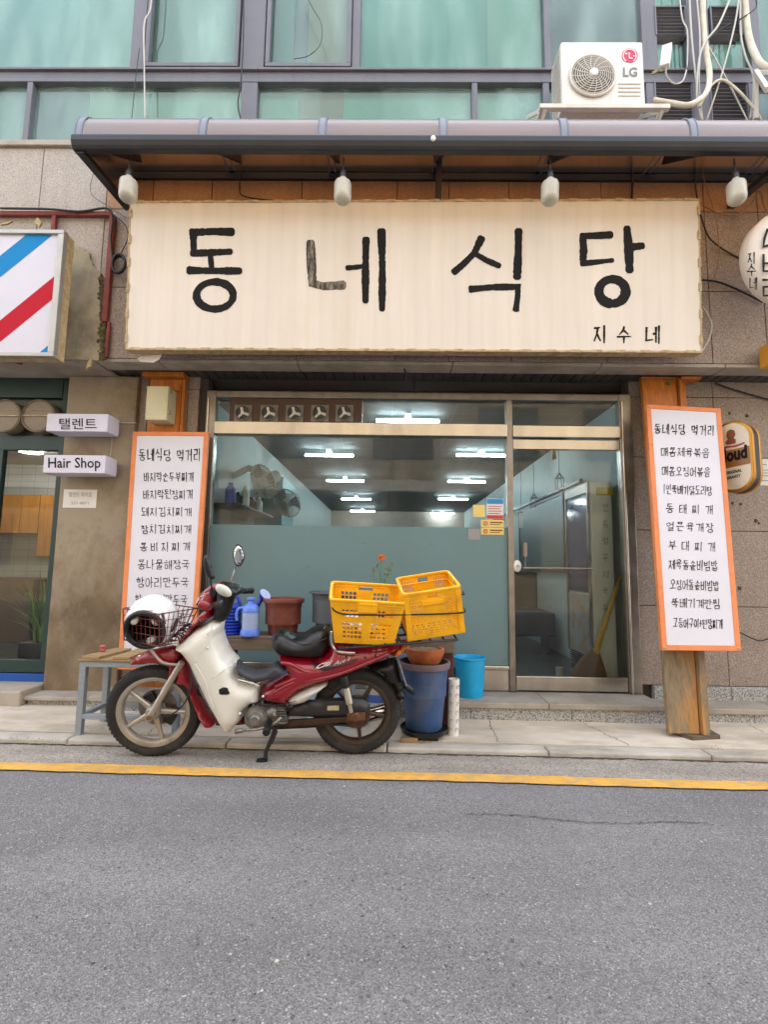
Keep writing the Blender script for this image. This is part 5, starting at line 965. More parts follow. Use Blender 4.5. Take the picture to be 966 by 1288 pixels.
# right post: three boards nailed into a trough, on a foot board
PO = thing('wooden_post', 'worn orange wooden plank post with a foot board, leaning behind the right menu board', 'post', PG(872, 928, KH))
pb = PG(870, 922, KH + .03); Yb, Yt = pb.y, 4.06; ztop_ = zs - .03; zb_ = KH + gz(2) + .03
def pcol(px_b, px_t): return Vector((P(px_b, 915, Yb).x, 0, 0)).x, P(px_t, 490, Yt).x
def plank(mb, xb0, xb1, xt0, xt1, dy0, dy1, z0=None, z1=None, m=0):
    z0 = zb_ if z0 is None else z0; z1 = ztop_ if z1 is None else z1; f = lambda z: (z - zb_) / (ztop_ - zb_)
    g = lambda a, b, z: a + (b - a)*f(z); y = lambda z: Yb + (Yt - Yb)*f(z)
    vs = [(g(a, b, z), y(z) + d, z) for z in (z0, z1) for (a, b, d) in ((xb0, xt0, dy0), (xb1, xt1, dy0), (xb1, xt1, dy1), (xb0, xt0, dy1))]
    mb.add(vs, [(0,3,2,1),(4,5,6,7),(0,1,5,4),(1,2,6,5),(2,3,7,6),(3,0,4,7)], m)
b0_, t0_ = pcol(840, 806.5); b1_, t1_ = pcol(882, 852); b2_, t2_ = pcol(893, 862)
zmid = P(860, 816, 3.6).z
mb = MB(); plank(mb, b0_, b1_ - .02, t0_, t1_ - .015, -.02, .02, zmid); plank(mb, b1_ - .012, b2_ - .03, t1_ - .008, t1_ + .02, -.05, .1, zmid); plank(mb, b2_ - .024, b2_, t2_ - .03, t2_, -.01, .02, zmid)
mb.build('upper_planks', M['owood'], PO, bevel=.003)
mb = MB(); plank(mb, b0_, b1_ - .02, t0_, t1_ - .015, -.0195, .0205, None, zmid - .002); plank(mb, b1_ - .012, b2_ - .03, t1_ - .008, t1_ + .02, -.0495, .1005, None, zmid - .002); plank(mb, b2_ - .024, b2_, t2_ - .03, t2_, -.0095, .0205, None, zmid - .002)
mb.build('lower_planks', M['owood_old'], PO, bevel=.003)
a = PG(838, 921, KH); b = PG(872, 932, KH); c_ = PG(907, 930, KH); d_ = PG(880, 914, KH); mb = MB(); q = [v + Vector((0, 0, .028)) for v in (a, b, c_, d_)]; mb.prism(q, (0, 0, -.03)); mb.build('foot_board', M['wood'], PO, bevel=.003)
x = t1_; mb = MB(); mb.box((x + .0, Yt - .08, zs - .05), (x + .16, Yt + .05, zs - .028)); mb.box((t0_, Yt - .025, zs - .028), (t1_ + .01, Yt + .03, zs - .014)); mb.build('top_block', M['owood'], PO, bevel=.003)
mb = MB(); c = P(842, 482, Yt - .04); mb.lathe([(0, -.01), (.014, -.01), (.016, 0)], c, (0, 1, 0), 12); mb.build('paint_spot', pm('green_spot', '#3f6a35', .7), PO)
# left post and box
p = P(210, 640, W - .03); PL = thing('wooden_post', 'orange varnished wooden post behind the cream electrical box left of the window', 'post', (p.x, W - .03, zt))
mb = MB(); xa, xb = P(187, 520, W - .05).x, P(231, 520, W - .05).x; mb.box((xa, W - .06, zt - .05), (xb - .03, W - .012, zs - .055)); mb.box((xb - .024, W - .065, zt - .05), (xb, W - .012, zs - .055)); mb.build('planks', M['owood'], PL, bevel=.003)
mb = MB(); mb.box((P(180, 480, W - .1).x, W - .13, zs - .054), (P(232, 480, W - .1).x, W - .008, zs - .014)); mb.tube([P(223, 484, W - .1), P(223, 492, W - .1)], .02, 10); mb.build('top_block', M['owood'], PL, bevel=.003)
EB = thing('electrical_box', 'cream steel electrical box mounted above the left menu board', 'electrical box', P(200, 530, W - .2))
mb = MB(); ye = W - .22; mb.box((P(183, 507, ye).x, ye, P(197, 528, ye).z), (P(210.5, 507, ye).x, W - .062, P(197, 485.5, ye).z)); mb.build('casing', M['boxcream'], EB, bevel=.006)
xh = P(210.5, 507, ye).x; mb = MB()
for py in (492, 519): z = P(213, py, ye + .05).z; mb.box((xh, ye + .02, z - .02), (xh + .006, ye + .06, z + .02))
mb.build('latches', M['silver'], EB)
# salon box signs and notice
for nm, s, (x0, y0, x1, y1), lab, tx in (('box_sign', '탤렌트', (59, 520, 134, 543), 'upper white box sign with Korean letters on the brown salon wall', (74, 526, 121, 540)), ('box_sign', 'Hair Shop', (55, 572, 131, 595.5), 'lower white box sign reading Hair Shop on the brown salon wall', (60, 575.5, 126, 592.5))):
    ysg = 3.86; a = P(x0, y0, ysg); b = P(x1, y1, ysg); t = thing(nm, lab, 'sign', (a.x, YB, b.z))
    mb = MB(); mb.box((a.x, ysg, b.z), (b.x, ysg + .17, a.z)); mb.build('casing', pm('box_sign_white', '#c9c6d4', .4, var=.03), t, bevel=.004)
    mb = MB(); px_text(mb, s, *tx, lambda px, py, k=0: P(px, py, ysg - .002), bold=.012 if s[0] == 'H' else .004); mb.build('sign_lettering', M['inkp'], t)
    mb = MB(); mb.box((a.x + .02, ysg + .17, b.z + .03), (b.x - .02, YB + .001, a.z - .03)); mb.build('mount', M['greyside'], t)
mb = MB(); yn = YB - .004; a, b = P(80, 615.5, yn), P(120, 639, yn); mb.box((a.x, yn, b.z), (b.x, YB - .001, a.z)); nt_ = thing('paper_notice', 'small white paper notice taped to the brown wall below the Hair Shop sign', 'notice', (a.x, yn, b.z)); mb.build('paper', M['paper'], nt_)
mb = MB(); px_text(mb, '탤렌트 헤어샵', 86, 619, 115, 625, lambda px, py, k=0: P(px, py, yn - .001)); px_text(mb, '531-8871', 89, 631, 111, 634.5, lambda px, py, k=0: P(px, py, yn - .001)); mb.build('notice_lettering', M['logogrey'], nt_)
cable([(137, 531, YB - .01), (155, 532, YB - .01), (171, 532, YB - .01)], .004, M['cablew'], 'white_cable', 'thin pale cable from the upper box sign across the brown wall')
cable([(140, 545, YB - .01), (140, 562, YB - .01), (137, 578, YB - .01)], .003, M['cablew'], 'white_cable', 'thin pale cable between the two salon box signs')
# barber stripe sign
yf = 3.42; a, b = P(-40, 288, yf), P(66, 448, yf); BS = thing('barber_sign', 'box sign with blue, white and red diagonal barber stripes in a silver frame', 'sign', (b.x, FR, b.z))
mb = MB(); mb.box((a.x, yf + .03, b.z + .004), (b.x - .004, yf + .13, a.z - .004)); mb.build('casing', M['trim'], BS, bevel=.004)
fx0, fz0, fx1, fz1 = a.x, b.z, b.x, a.z; t_ = .045
mb = MB(); mb.box((fx0, yf, fz0), (fx1, yf + .05, fz0 + .03)); mb.box((fx0, yf, fz1 - .03), (fx1, yf + .05, fz1)); mb.box((fx1 - t_, yf + .001, fz0 + .03), (fx1, yf + .05, fz1 - .03)); mb.box((fx0, yf + .001, fz0 + .03), (fx0 + t_, yf + .05, fz1 - .03)); mb.build('sign_frame', M['silver'], BS, bevel=.004)
mb = MB(); mb.box((fx0 + t_, yf + .02, fz0 + .03), (fx1 - t_, yf + .03, fz1 - .03)); mb.build('panel', M['barberwhite'], BS)
def clip_poly(poly, ax, lim, sgn):
    out = []
    for i in range(len(poly)):
        p_, q_ = poly[i], poly[(i+1) % len(poly)]; dp, dq = sgn*(p_[ax] - lim), sgn*(q_[ax] - lim)
        if dp >= 0: out.append(p_)
        if dp*dq < 0: s = dp/(dp - dq); out.append(tuple(p_[k] + (q_[k]-p_[k])*s for k in range(2)))
    return out
mbs = [MB(), MB()]
# each stripe: two points of its upper and lower edge in the photo
for mi, ((ux, uy), (lx, ly)) in enumerate((((28, 291), (28, 318 + 0)), ((28, 372), (28, 399)), ((28, 291 - 81), (28, 318 - 81)), ((28, 453), (28, 480)), ((28, 534), (28, 561)))):
    up0, lo0 = P(ux, uy + 8, yf + .02), P(lx, ly + 8, yf + .02); sl = .93
    poly = [(fx0 - 1, up0.z + sl*(fx0 - 1 - up0.x)), (fx1 + 1, up0.z + sl*(fx1 + 1 - up0.x)), (fx1 + 1, lo0.z + sl*(fx1 + 1 - lo0.x)), (fx0 - 1, lo0.z + sl*(fx0 - 1 - lo0.x))]
    for ax, lim, sg in ((0, fx0 + t_, 1), (0, fx1 - t_, -1), (1, fz0 + .03, 1), (1, fz1 - .03, -1)):
        if poly: poly = clip_poly(poly, ax, lim, sg)
    if len(poly) > 2: mbs[(0, 1, 1, 0, 1)[mi]].add([(x, yf + .0185, z) for x, z in poly], [tuple(range(len(poly)))])
for k, nm in enumerate(('barberblue', 'barberred')): mbs[k].build('stripes', M[nm], BS)
mb = MB(); mb.beam((fx1 - .3, yf + .13, fz0 + .2), (fx1 - .3, FR, fz0 + .2), .03, .03); mb.beam((fx0 + .2, yf + .13, fz0 + .1), (fx0 + .2, FR, fz0 + .1), .03, .03); mb.build('mount', M['rust'], BS)
mb = MB()
for x_, y_ in ((8, 281), (40, 279), (48, 280), (112, 458), (108, 466)):
    c = P(x_, y_, FR - .09)
    mb.obox(c, (Matrix.Rotation(rng.random()*3, 3, 'Y') @ Vector((.03, 0, 0)), Vector((0, .008, 0)), Matrix.Rotation(rng.random()*3, 3, 'Y') @ Vector((0, 0, .022))))
o = rooted(mb.build('dried_leaves', pm('dead_leaf', '#a8946c', .9, var=.3, vs=30), None), P(40, 281, FR - .06)); tag(o, 'dry leaf and tape scraps stuck on the rusted frame by the barber sign', kind='stuff')
# beer sign: a capsule-shaped projecting box
an = R(56); nn = Vector((-math.sin(an), -math.cos(an), 0)); rr_ = Vector((math.cos(an), -math.sin(an), 0)); cB = P(926, 575.5, 3.93)
def capsule(hw, hh, n=20): return [(hw*math.cos(a), (hh - hw) + hw*math.sin(a)) for a in np.linspace(0, math.pi, n)] + [(hw*math.cos(a), -(hh - hw) + hw*math.sin(a)) for a in np.linspace(math.pi, 2*math.pi, n)]
def cap3(hw, hh, d): return [cB + rr_*x + Vector((0, 0, z)) + nn*d for x, z in capsule(hw, hh)]
BE = thing('beer_sign', 'rounded gold beer sign with black lettering on the granite wall beside the menu board', 'sign', cB - nn*.1 - Vector((0, 0, .27)))
mb = MB(); mb.prism(cap3(.145, .288, .06), -nn*.04); mb.prism(cap3(.145, .288, -.06), -nn*.04); mb.build('rim', M['gold'], BE, bevel=.012)
mb = MB(); mb.prism(cap3(.14, .283, .0199), -nn*.0795); mb.build('side_band', M['blackp'], BE)
mb = MB(); mb.prism(cap3(.122, .265, .064), -nn*.01); mb.build('face_plate', M['bcream'], BE)
fB = lambda u, v, k=0: cB + rr_*u + Vector((0, 0, v)) + nn*(.066 + .001*k)
mb = MB(); mb.add([fB(-.122, .045), fB(.122, .065), fB(.122, -.075), fB(-.122, -.095)], [(3, 2, 1, 0)]); mb.build('band', M['bbrown'], BE)
fT = lambda px, py, k=0: fB(px, -py, 2)
mb = MB(); px_text(mb, 'Kloud', -.115, -.06, .105, .05, fT, bold=.05, slope=-.08); px_text(mb, 'ORIGINAL', -.055, .115, .062, .14, fT, bold=.03, slope=-.08); px_text(mb, 'GRAVITY', -.045, .155, .052, .18, fT, bold=.03, slope=-.08); mb.build('sign_lettering', M['inkp'], BE)
mb = MB(); em = [(-.03, .10), (.03, .10), (.034, .13), (.02, .145), (.034, .17), (.028, .205), (.0, .22), (-.026, .205), (-.032, .17), (-.022, .145), (-.04, .12)]; mb.add([fB(u, v, 1) for u, v in em], [tuple(range(len(em)))]); mb.build('emblem', M['brownfig'], BE)
mb = MB(); brush(mb, [(-.085, -.066), (-.03, -.082), (.03, -.078), (.09, -.092)], .018, lambda px, py, k=0: fB(px, -py, 2), step=.01); mb.build('red_script', pm('script_red', '#a0343c', .5), BE)
mb = MB(); mb.beam(cB - nn*.1, cB - nn*.22, .06, .1); mb.build('mount', M['blackp'], BE)
mb = MB(); yq = W - .004; a, b = P(955, 577, yq), P(990, 611, yq); mb.box((a.x, yq, b.z), (b.x, W - .001, a.z)); N2 = thing('paper_notice', 'white paper notice on the granite wall right of the beer sign', 'notice', (a.x, yq, b.z)); mb.build('paper', M['paper'], N2)
mb = MB()
for py, x1 in ((584, 965), (591, 980), (594.5, 978), (598, 981), (604, 968)): a, b = P(958, py, yq), P(x1, py + 1, yq); mb.box((a.x, yq - .002, b.z), (b.x, yq - .0005, a.z))
mb.build('notice_lines', M['logogrey'], N2)
mb = MB()                                         # dark anchor holes drilled in the right wall
for px, py in ((940, 523), (918, 520), (932, 634), (922, 633), (955, 658), (931, 740), (951, 655)):
    c = P(px, py, W - .001); r = rng.uniform(.012, .02); mb.add([c + Vector((r*math.cos(a)*rng.uniform(.7, 1.1), 0, r*math.sin(a)*rng.uniform(.7, 1.2))) for a in np.linspace(0, 6.28, 12, endpoint=False)][::-1], [tuple(range(12))])
mb.build('wall_patches', pm('patch_brown', '#4a382c', .9, var=.3, vs=40), B)
# the oval lantern sign at the right edge
yo = 3.40; c = P(988, 326, yo); OS = thing('oval_sign', 'white oval lantern sign with black vertical Korean letters at the right photo edge', 'sign', c)
rx, rz = .30, .345
mb = MB(); mb.lathe([(0, -.09), (.6, -.085), (.85, -.075), (.96, -.06), (1, -.04), (1, .04), (.96, .06), (0, .07)], (0, 0, 0), (0, 1, 0), 48)
mb.v = [Vector((v.x*rx, v.y, v.z*rz)) + c for v in mb.v]; mb.build('lantern', pm('lantern_white', '#d6ccbf', .4, var=.05), OS, smooth=True, auto=50)
fo = lambda px, py, k=0: P(px, py, yo - .092)
mb = MB()
for st, wd in (([(966, 288), (962, 301), (961, 310), (973, 307)], 3.2), ([(966, 290), (975, 288), (974, 306)], 3), ([(961, 320), (961, 341), (975, 341)], 3.2), ([(975, 319), (975, 341)], 3), ([(962, 331), (975, 331)], 2.6), ([(960, 352), (974, 352), (973, 360), (961, 361), (961, 372), (976, 371)], 3)): brush(mb, st, wd, fo, step=1.5)
for ch, x0, y0, x1, y1 in (('지', 941, 318, 951, 331), ('수', 940, 332, 952, 347), ('네', 943, 349, 953, 364)): hand_line(mb, ch, x0, y0, x1, y1, fo, 1.9, .02, .25)
mb.build('sign_lettering', M['inkp'], OS)
mb = MB(); mb.beam(c + Vector((.1, .07, .2)), Vector((c.x + .1, FR, c.z + .2)), .05, .05); mb.build('mount', M['blackp'], OS)
mb = MB(); a, b = P(973, 428, 3.6), P(1010, 455, 3.6); mb.box((a.x, 3.6, b.z), (b.x, 3.75, a.z)); o = rooted(mb.build('yellow_sign', pm('yellow_sign', '#c98f2a', .4), None, bevel=.004), (a.x, 3.75, b.z)); tag(o, 'corner of a yellow box sign below the oval sign', 'sign')
# notices on the glass
ST = thing('glass_sticker', 'white notice with blue top and red foot stuck inside the shop glass', 'sticker', P(623, 653, W - .003))
def gs(x0, y0, x1, y1, m, par, nm, d=.004):
    mb = MB(); a, b = P(x0, y0, W - d), P(x1, y1, W - d); mb.box((a.x, W - d - .0055, b.z), (b.x, W - d - .0045, a.z)); return mb.build(nm, M[m], par)
gs(612, 627, 633.5, 653, 'paper', ST, 'sheet'); gs(612.5, 627.5, 633, 634, 'bluepaper', ST, 'blue_header', .006); gs(612.5, 648, 633, 652.6, 'redpaper', ST, 'red_footer', .006)
mb = MB()
for k in range(4): a, b = P(614, 636.5 + 3*k, W - .006), P(631 - 2*(k % 2), 637.6 + 3*k, W - .006); mb.box((a.x, W - .0125, b.z), (b.x, W - .0118, a.z))
mb.build('print_lines', M['redpaper'], ST)
for y0, lab in ((653.8, 'upper yellow no smoking sticker at the right of the shop glass'), (663.6, 'lower yellow no smoking sticker at the right of the shop glass')):
    t = thing('glass_sticker', lab, 'sticker', P(619, y0 + 9, W - .003)); gs(605, y0, 634, y0 + 9.2, 'yellowpaper', t, 'sheet')
    mb = MB(); c = P(611, y0 + 4.6, W - .012); mb.tube([c + Vector((.016*math.cos(a), 0, .016*math.sin(a))) for a in np.linspace(0, 6.28, 16, endpoint=False)], .0028, 5, closed=True); mb.beam(c + Vector((-.011, 0, -.011)), c + Vector((.011, 0, .011)), .003, .003); mb.build('no_smoking_mark', M['redpaper'], t)
    gs(616.5, y0 + 2.6, 632, y0 + 4.4, 'brownfig', t, 'print_line', .006); gs(616.5, y0 + 5.6, 629, y0 + 6.6, 'brownfig', t, 'print_line', .006)
t = thing('glass_sticker', 'pale yellow memo left of the white notice on the shop glass', 'sticker', P(603, 650, W - .003)); gs(595, 635, 610, 650.5, 'yellowpaper', t, 'sheet')
t = thing('glass_sticker', 'faint grey square of tape below the yellow stickers on the film', 'sticker', P(597, 680, W - .003)); gs(589, 665, 604, 679, 'greyside', t, 'sheet')

# ------------------------------------------------------------------ things inside the restaurant
def wall_fan(c, r, yaw, lab, tilt=.2):
    t = thing('wall_fan', lab, 'electric fan', c); mb = MB(); Rz = Matrix.Rotation(yaw, 3, 'Z') @ Matrix.Rotation(tilt, 3, 'X'); ax = Rz @ Vector((0, -1, 0)); ux = Rz @ Vector((1, 0, 0)); uz = Rz @ Vector((0, 0, 1))
    for rr in np.linspace(.25, 1, 9): mb.tube([c + ax*(.05*(1 - rr*rr) + .02) + (ux*math.cos(a) + uz*math.sin(a))*r*rr for a in np.linspace(0, 6.283, 32, endpoint=False)], .0035 if rr < .99 else .008, 5, closed=True)
    for k in range(24): a = k*math.pi/12; mb.tube([c + (ux*math.cos(a) + uz*math.sin(a))*r*q + ax*(.05*(1 - q*q) + .02) for q in (.1, .4, .7, 1)], .0022, 4)
    mb.build('guard', M['fanw'], t); mb = MB(); mb.lathe([(.0, .085), (.05, .08), (.055, .02), (.07, -.06), (.06, -.16), (0, -.17)], c, ax, 20); mb.build('motor', M['fanw'], t, smooth=True, auto=50)
    mb = MB()
    for k in range(3):
        a = k*2.094; d = ux*math.cos(a) + uz*math.sin(a); e = -ux*math.sin(a) + uz*math.cos(a); mb.add([c + d*.05 - e*.03, c + d*r*.9 - e*.09, c + d*r*.9 + e*.08 + ax*.03, c + d*.05 + e*.03 + ax*.02], [(0, 1, 2, 3)])
    mb.build('blades', pm('fan_blade', '#3a4a58', .3), t, solid=.004); mb = MB(); mb.beam(c - ax*.12, c - ax*.12 + Vector((-.3, .15, .12)), .05, .06); mb.beam(c - ax*.12 + Vector((-.3, .15, .12)), c + Vector((-.55, .2, .0)) - ax*.1, .05, .05); mb.build('bracket', M['fanw'], t)
    return t
wall_fan(P(333, 605, 4.75), .17, R(-38), 'dark bladed wall fan nearest the glass at upper left of the window', .45)
wall_fan(P(362, 632, 5.6), .17, R(-25), 'white wall fan behind the first fan on the left wall', .5)
SH = thing('wall_shelf', 'wall shelf of boxes and bottles behind the left end of the window', 'shelf', P(290, 640, 4.9))
mb = MB(); xw_ = -1.61; zsh = P(290, 640, 4.7).z
mb.box((xw_, 4.4, zsh), (xw_ + .28, 5.6, zsh + .02)); mb.box((xw_, 4.4, zsh - .28), (xw_ + .28, 5.6, zsh - .26)); mb.build('board', M['idark'], SH)
for i, (y_, h, r_, m, lab) in enumerate(((4.5, .2, .05, 'blue', 'blue bottle on the wall shelf'), (4.7, .14, .06, 'idark', 'dark jar on the wall shelf'), (4.95, .24, .045, 'whitep', 'white bottle on the wall shelf'), (5.2, .16, .06, 'terra', 'red brown jar on the wall shelf'), (5.45, .2, .05, 'silver', 'grey can on the wall shelf'))):
    mb = MB(); mb.lathe([(0, 0), (r_, 0), (r_, h*.7), (r_*.5, h*.85), (r_*.4, h), (0, h)], (xw_ + .14, y_, zsh + .02), (0, 0, 1), 16); o = rooted(mb.build('bottle', M[m], None, smooth=True, auto=40), (xw_ + .14, y_, zsh + .02)); tag(o, lab + ' inside the window', 'bottle')
mb = MB(); mb.box((-1.62, 5.9, .2), (-1.3, 6.6, 2.2)); o = rooted(mb.build('side_partition', pm('teal_partition', '#5b8a8e', .6), None), (-1.5, 6, .2)); tag(o, 'teal partition panel by the left wall behind the fans', 'partition')
mb = MB(); mb.box((-.9, 8.2, .95), (.1, 8.8, 1.0)); mb.box((-.85, 8.25, .2), (-.75, 8.75, .95)); mb.box((-.05, 8.25, .2), (.05, 8.75, .95)); o = rooted(mb.build('dining_table', M['idark'], None), (-.4, 8.5, .2)); tag(o, 'dark dining table far inside behind the frosted film', 'table')
# refrigerator and broom behind the door
y_f = 4.42; xf0 = P(745, 700, y_f).x; FRG = thing('refrigerator', 'tall white drinks refrigerator with blue glass standing right behind the door', 'refrigerator', (xf0 + .1, y_f, zt))
zft = P(750, 606, y_f).z
mb = MB(); mb.box((xf0, y_f, zt), (1.98, y_f + .62, zft)); mb.build('cabinet', M['fridge'], FRG, bevel=.01)
mb = MB(); zg0_, zg1_ = zt + .78, zft - .12; mb.box((xf0 - .012, y_f + .05, zg0_), (xf0 - .002, y_f + .57, zg1_)); mb.build('glass_door', M['fridgeglass'], FRG)
mb = MB(); mb.box((xf0 - .02, y_f + .02, zg0_ - .56), (xf0 - .001, y_f + .048, zg1_ + .03)); mb.box((xf0 - .02, y_f + .572, zg0_ - .56), (xf0 - .001, y_f + .6, zg1_ + .03)); mb.box((xf0 - .02, y_f + .02, zg1_ + .031), (xf0 - .001, y_f + .6, zft)); mb.build('door_frame', M['steel_dk'], FRG)
mb = MB(); mb.box((xf0 - .010, y_f + .05, zg0_ - .56), (xf0 - .002, y_f + .57, zg0_ - .02)); mb.build('lower_panel', pm('flower_panel', '#a8a7a6', .4, var=.1, vs=20, dirt=(1, 1, 1), ds=7, dthr=.52, dcol='#b07d1c', damt=.9), FRG)
mb = MB()
for k in range(9): z = zt + .03 + .022*k; mb.box((xf0 - .014, y_f + .05, z), (xf0 - .002, y_f + .57, z + .012))
mb.build('vent_slats', M['idark'], FRG)
a, b = P(750, 613, y_f - .002), P(772, 623, y_f - .002); mb = MB(); mb.box((a.x, y_f - .003, b.z), (b.x, y_f - .0005, a.z)); mb.build('yellow_label', pm('label_yellow', '#c9b414', .6), FRG)
mb = MB()
for k, ch in enumerate('안동얼무제육돌솥'): hand_line(mb, ch, 758, 634 + 21*k, 766, 643 + 21*k, lambda px, py, q=0: P(px, py, y_f - .002), 1.0, .02)
mb.build('faint_lettering', pm('faint_grey', '#9b9a92', .6), FRG)
mb = MB(); a, b = P(640, 716, 7.4), P(1.0, 1, 7.4); mb.box((a.x, 7.4, zt), (1.99, 7.5, P(690, 716, 7.4).z)); LW = rooted(mb.build('low_partition', gridmat('grey_brick', '#71807f', '#48514f', .22, .075, .012, .7), None), (a.x + .4, 7.4, zt)); tag(LW, 'grey brick patterned low partition seen through the door', 'partition')
mb = MB(); a, b = P(653, 645, 6.9), P(659, 664, 6.9); mb.box((a.x, 6.9, b.z), (b.x, 6.905, a.z)); HP = thing('hanging_notice', 'narrow white notice hanging inside behind the door handle', 'notice', (a.x, 6.9, b.z)); mb.build('paper', M['paper'], HP)
mb = MB(); mb.tube([((a.x + b.x)/2, 6.902, a.z), ((a.x + b.x)/2, 6.902, 2.63)], .003, 5); mb.build('string', M['cableb'], HP)
for px, py, lab in ((704, 608, 'wire lamp frame hanging under the sloping beam near the refrigerator'), (672, 632, 'wire lamp frame hanging farther back, left of the other one')):
    c = P(px, py, 5.6 if px > 690 else 6.6); t = thing('wire_frame', lab, 'hanging frame', c); mb = MB()
    for z in (-.07, .06): mb.tube([c + Vector((.035*sx, .035*sy, z)) for sx, sy in ((-1, -1), (1, -1), (1, 1), (-1, 1))], .004, 5, closed=True)
    for sx, sy in ((-1, -1), (1, -1), (1, 1), (-1, 1)): mb.tube([c + Vector((.035*sx, .035*sy, -.07)), c + Vector((.035*sx, .035*sy, .06)), c + Vector((0, 0, .12))], .004, 5)
    mb.build('frame', M['idark'], t); mb = MB(); mb.tube([c + Vector((0, 0, .12)), Vector((c.x, c.y, 2.63))], .003, 5); mb.build('cord', M['cableb'], t)
mb = MB(); mb.beam((1.97, 9.5, 2.06), (1.97, 5.1, 2.06), .03, .035); o = rooted(mb.build('ceiling_beam', M['idark'], None), (1.6, 6, 2.05)); tag(o, 'thin dark rail along the right wall seen through the door', 'rail')
mb = MB(); c = P(682, 680, 7.3); mb.lathe([(.0, 0), (.10, .01), (.11, .05), (0, .06)], c, (0, -1, 0), 20); mb.beam(c + Vector((0, -.03, .1)), c + Vector((0, -.03, .42)), .035, .03); o = rooted(mb.build('wall_ladle', M['plank'], None), c); tag(o, 'pale long-handled utensil hanging on the wall inside, left of the board', 'utensil')
BRM = thing('broom', 'straw broom with a yellow handle leaning behind the door glass', 'broom', P(735, 850, 4.3))
mb = MB(); a, b = P(749, 822, 4.28), P(771, 755, 4.36); mb.tube([a, a.lerp(b, .5), b, b + (b - a)*.6], [.03, .02, .016, .012], 10); mb.build('handle', M['broomy'], BRM, smooth=True)
mb = MB(); foot = [P(715, 858, 4.25), P(722, 845, 4.25), P(735, 828, 4.26), P(748, 815, 4.27), P(755, 818, 4.27), P(762, 840, 4.26), P(768, 860, 4.25), P(764, 868, 4.24), P(740, 868, 4.22), P(720, 866, 4.23)]; mb.prism(foot, (0, .07, 0)); mb.build('bristles', M['straw'], BRM, bevel=.02)
SO = thing('sofa', 'black upholstered bench seat inside behind the lower door glass', 'sofa', (1.25, 6.2, zt))
mb = MB(); mb.box((.55, 5.9, zt + .2), (1.95, 6.6, zt + .48)); mb.build('seat', M['idark'], SO, bevel=.04, seg=3); mb = MB(); mb.box((.55, 6.601, zt + .2), (1.95, 6.8, zt + .95)); mb.build('backrest', M['idark'], SO, bevel=.04, seg=3)
mb = MB(); mb.box((.6, 5.95, zt), (.68, 6.03, zt + .2)); mb.box((1.8, 5.95, zt), (1.88, 6.03, zt + .2)); mb.build('leg', M['blackp'], SO)
PB = thing('wall_picture', 'dark blue green framed board on the right wall seen through the door', 'picture', (2.0, 6.6, 1.2))
mb = MB(); mb.box((1.985, 5.7, 1.15), (2.01, 7.6, 2.0)); mb.build('sheet', pm('teal_board', '#2c5257', .4, var=.2, vs=3), PB)
mb = MB(); mb.box((1.975, 5.66, 2.0), (2.005, 7.64, 2.04)); mb.box((1.975, 5.66, 1.11), (2.005, 7.64, 1.15)); mb.box((1.975, 5.66, 1.151), (2.005, 5.70, 1.999)); mb.box((1.975, 7.6, 1.151), (2.005, 7.64, 1.999)); mb.build('border', M['idark'], PB)
mb = MB(); c = P(697, 575, 5.4); mb.lathe([(0, -.02), (.03, -.02), (.02, .03), (.01, .08), (0, .085)], c, (0, 0, 1), 14); mb.tube([c + Vector((0, 0, .08)), Vector((c.x, c.y, 2.63))], .003, 5); o = rooted(mb.build('brass_bell', M['gold'], None, smooth=True, auto=40), c); tag(o, 'small brass bell hanging inside behind the top of the door', 'bell')
mb = MB(); c = P(704, 842, 4.7); mb.lathe([(0, 0), (.03, 0), (.036, .09), (.034, .09), (.028, .004)], (c.x, c.y, zt), (0, 0, 1), 16); o = rooted(mb.build('paper_cup', M['whitep'], None, smooth=True, auto=40), (c.x, c.y, zt)); tag(o, 'white paper cup standing on the floor behind the door glass', 'cup')

# ------------------------------------------------------------------ pavement: slatted stool-table, bench, pots, bucket
def on_pave(px, py): p = PG(px, py, KH); return p
f1 = on_pave(99, 924); f2 = on_pave(126, 907); yF, yBk = f1.y, f2.y; ztab = P(100, 838, yF).z; xL = f1.x; xR = xL + .62
T = thing('slatted_table', 'low table of loose wooden slats on a grey metal frame beside the front wheel', 'table', (xL, yF, KH + gz(xL)))
s_ = .04; zgd = KH + gz(xL)
for x in (xL, xR):
    for y in (yF, yBk): mb = MB(); mb.box((x - s_/2, y - s_/2, zgd), (x + s_/2, y + s_/2, ztab)); mb.build('leg', M['greymetal'], T, bevel=.003)
mb = MB(); mb.box((xL - .02, yF - .021, ztab), (xR + .02, yF + .019, ztab + .035)); mb.box((xL - .02, yBk - .019, ztab), (xR + .02, yBk + .021, ztab + .035)); mb.box((xL - .021, yF + .019, ztab + .001), (xL + .019, yBk - .019, ztab + .034)); mb.box((xR - .019, yF + .019, ztab + .001), (xR + .021, yBk - .019, ztab + .034))
zl_ = zgd + .10; mb.box((xL + .02, yF - .018, zl_), (xR - .02, yF + .018, zl_ + .03)); mb.box((xL - .018, yF + .02, zl_ + .001), (xL + .018, yBk - .02, zl_ + .029)); mb.box((xL + .02, yBk - .018, zl_), (xR - .02, yBk + .018, zl_ + .03)); mb.build('frame', M['greymetal'], T, bevel=.003)
mb = MB(); mb.box((xL - .03, yF - .03, ztab + .036), (xR + .03, yBk + .03, ztab + .052)); mb.build('tabletop', M['plank'], T, bevel=.003)
